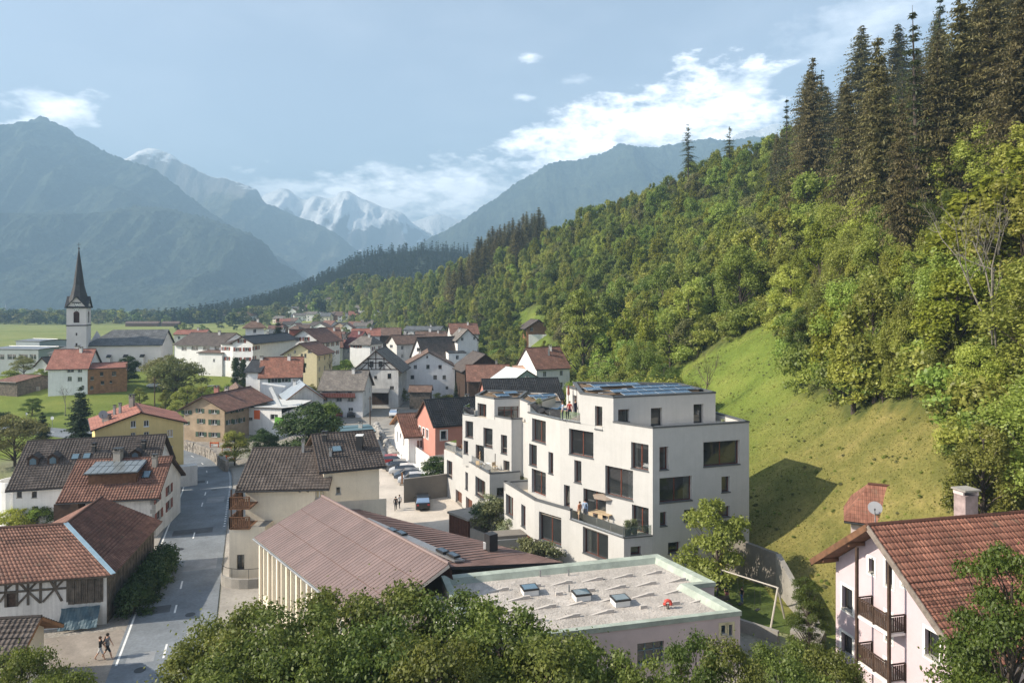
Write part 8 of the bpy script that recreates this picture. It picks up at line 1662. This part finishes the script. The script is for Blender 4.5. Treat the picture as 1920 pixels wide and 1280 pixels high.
def small_things():
    # lamp post, road signs, wooden post, stone wall, fence
    for px, d, h, l in ((290, 150, 9, 'dark wooden pole beside the round tree below the convent'), (694, 141, 6, 'brown wooden pole on the lane near the parked cars')):
        x, y = xy(px, d); o = thing('utility_pole', l, 'pole', None, (x, y, gz(x, y))); MB().tube([(0, 0, 0), (0, 0, h)], [.13, .09], WOOD_D, 7).build('shaft', o); MB().cbox((0, 0, h-.5), .9, .08, .08, WOOD_D).build('cross_arm', o)
    o = thing('timber_post', 'orange-brown timber post at the courtyard parking', 'post', None, tuple(atz(754, 909, .05))); MB().cbox((0, 0, .85), .22, .22, 1.7, WOOD_L).build('shaft', o); MB().cbox((0, 0, .1), .6, .6, .2, CONC).build('foot', o)
    for k, (px, py) in enumerate(((98, 806), (50, 797))):
        p = atz(px, py, 0); o = thing('road_sign', ['pale round road sign by the road below the knoll, right one', 'pale triangular road sign by the road below the knoll, left one'][k], 'road sign', None, tuple(p)); MB().tube([(0, 0, 0), (0, 0, 2.6)], .04, METAL, 6).build('post', o); MB().lathe((0, -.06, 2.4), [(.35, 0), (.35, .03), (.01, .03)], FR_WHITE, 14 if k == 0 else 3, 'Y').build('plate', o)
    # dry stone wall at the road bend: every stone a part
    ST = [mat('wall_stone_%d' % i, c, .95, .2, 3, .5, 9) for i, c in enumerate([(.28, .25, .22), (.34, .31, .27), (.22, .20, .18)])]; pth = smooth_path([atz(px, py, 0).xy for px, py in ((346, 843), (372, 851), (398, 862), (415, 878), (424, 884))], 5)
    w = thing('stone_wall', 'long dry stone wall curving round the road bend by the works', 'wall', None, (*pth[0], 0)); inv = Matrix.Translation(Vector((-pth[0].x, -pth[0].y, 0))); n = 0
    tot = len(pth)-1; me = {}
    for r in range(4):
        acc = 0.0
        for i in range(tot):
            a, b = pth[i], pth[i+1]; L = (b-a).length; k = 0.0
            while k < L-.2:
                l = random.uniform(.6, 1.1); q = a+(b-a)*min(1, (k+l/2)/L); key = random.randrange(6)
                if key not in me:
                    s = MB(); s.cbox((0, 0, 0), random.uniform(.55, .9), .5, .40, ST[key % 3]); c = s.build('stone', w); me[key] = c.data
                else: c = link('stone', me[key], w)
                c.matrix_parent_inverse = inv; c.location = (q.x, q.y, .22+r*.43+random.uniform(-.02, .02)); d = b-a; c.rotation_euler = (random.uniform(-.04, .04), random.uniform(-.04, .04), math.atan2(d.y, d.x)+random.uniform(-.08, .08)); k += l
    # building site: earth heaps, orange barriers
    for k, (px, py) in enumerate(((402, 838), (425, 846), (432, 862))):
        p = atz(px, py, 0); o = thing('barrier', 'orange plastic road barrier at the road works, %s' % ('left', 'middle', 'right')[k], 'barrier', 'barriers at the road works', tuple(p), .5*k); OR = mat('barrier_orange', (.7, .16, .05), .5, .1); MB().cbox((0, 0, .75), 1.6, .05, .25, OR).build('board', o); MB().cbox((0, 0, .35), 1.6, .05, .2, FR_WHITE).build('lower_board', o)
        for x in (-.7, .7): MB().cbox((x, 0, .45), .06, .3, .9, OR).build('leg', o)
    # boulder wall by the lane
    BO = mat('boulder', (.42, .40, .37), .95, .15, 1, .5, 6); o = thing('boulder_wall', 'retaining wall of pale boulders left of the small white house', 'wall', None, (0, 0, 0))
    for k in range(26):
        t = k % 13/13; r = k//13; q = atz(706+34*t, 806+62*t, 0)+Vector((0, 0, .35+.8*r)); b = MB(); pr = [(.3, -.4), (.62, -.25), (.68, .1), (.5, .36), (.1, .44)]; b.lathe((0, 0, 0), pr, BO, 7); c = b.build('boulder', o); c.location = q; c.rotation_euler = (random.uniform(-.4, .4), random.uniform(-.4, .4), random.uniform(0, 6)); c.scale = (random.uniform(.8, 1.3), random.uniform(.7, 1), random.uniform(.8, 1))
    # white balustrade terrace at the red house
    o = thing('terrace', 'white balustraded terrace before the coral red house', 'terrace', None, (0, 0, 0)); b = MB(); A = atz(768, 868, 0); Bq = atz(806, 898, 0); b.box(A-Vector((0, 0, .3)), Bq-A, Vector((2.2, 1.4, 0)), Vector((0, 0, 2.6)), PL_WHITE); b.build('base', o); railing(o, [A+Vector((0, 0, 2.3)), Bq+Vector((0, 0, 2.3)), Bq+Vector((2.2, 1.4, 2.3))], .95, FR_WHITE, slat=.22, name='balustrade')
    o = thing('sunshade', 'pale square sunshade on the white terrace', 'parasol', None, tuple(A+Vector((1.4, .4, 2.3)))); MB().tube([(0, 0, 0), (0, 0, 2.1)], .03, METAL, 5).build('pole', o); b = MB(); c = Vector((0, 0, 2.2)); rim = [Vector((1.1*sx, 1.1*sy, 1.8)) for sx, sy in ((-1, -1), (1, -1), (1, 1), (-1, 1))]
    for k in range(4): b.face([c, rim[k], rim[(k+1) % 4]], PL_CREAM)
    b.build('canopy', o)
# ------------------------------------------------------------------ assembly
build_ground(); build_mountains(); build_roads()
barns(); left_houses(); cream_house(); hall(); school(); pink_house(); flats_front(); flats_back(); village()
playground(); small_things(); cars(); people()
protos(); build_forest(); ridge_conifers(); build_far_conifers(); planting(); slope_strip(); village_green(); weeds(); grass(); build_haze()
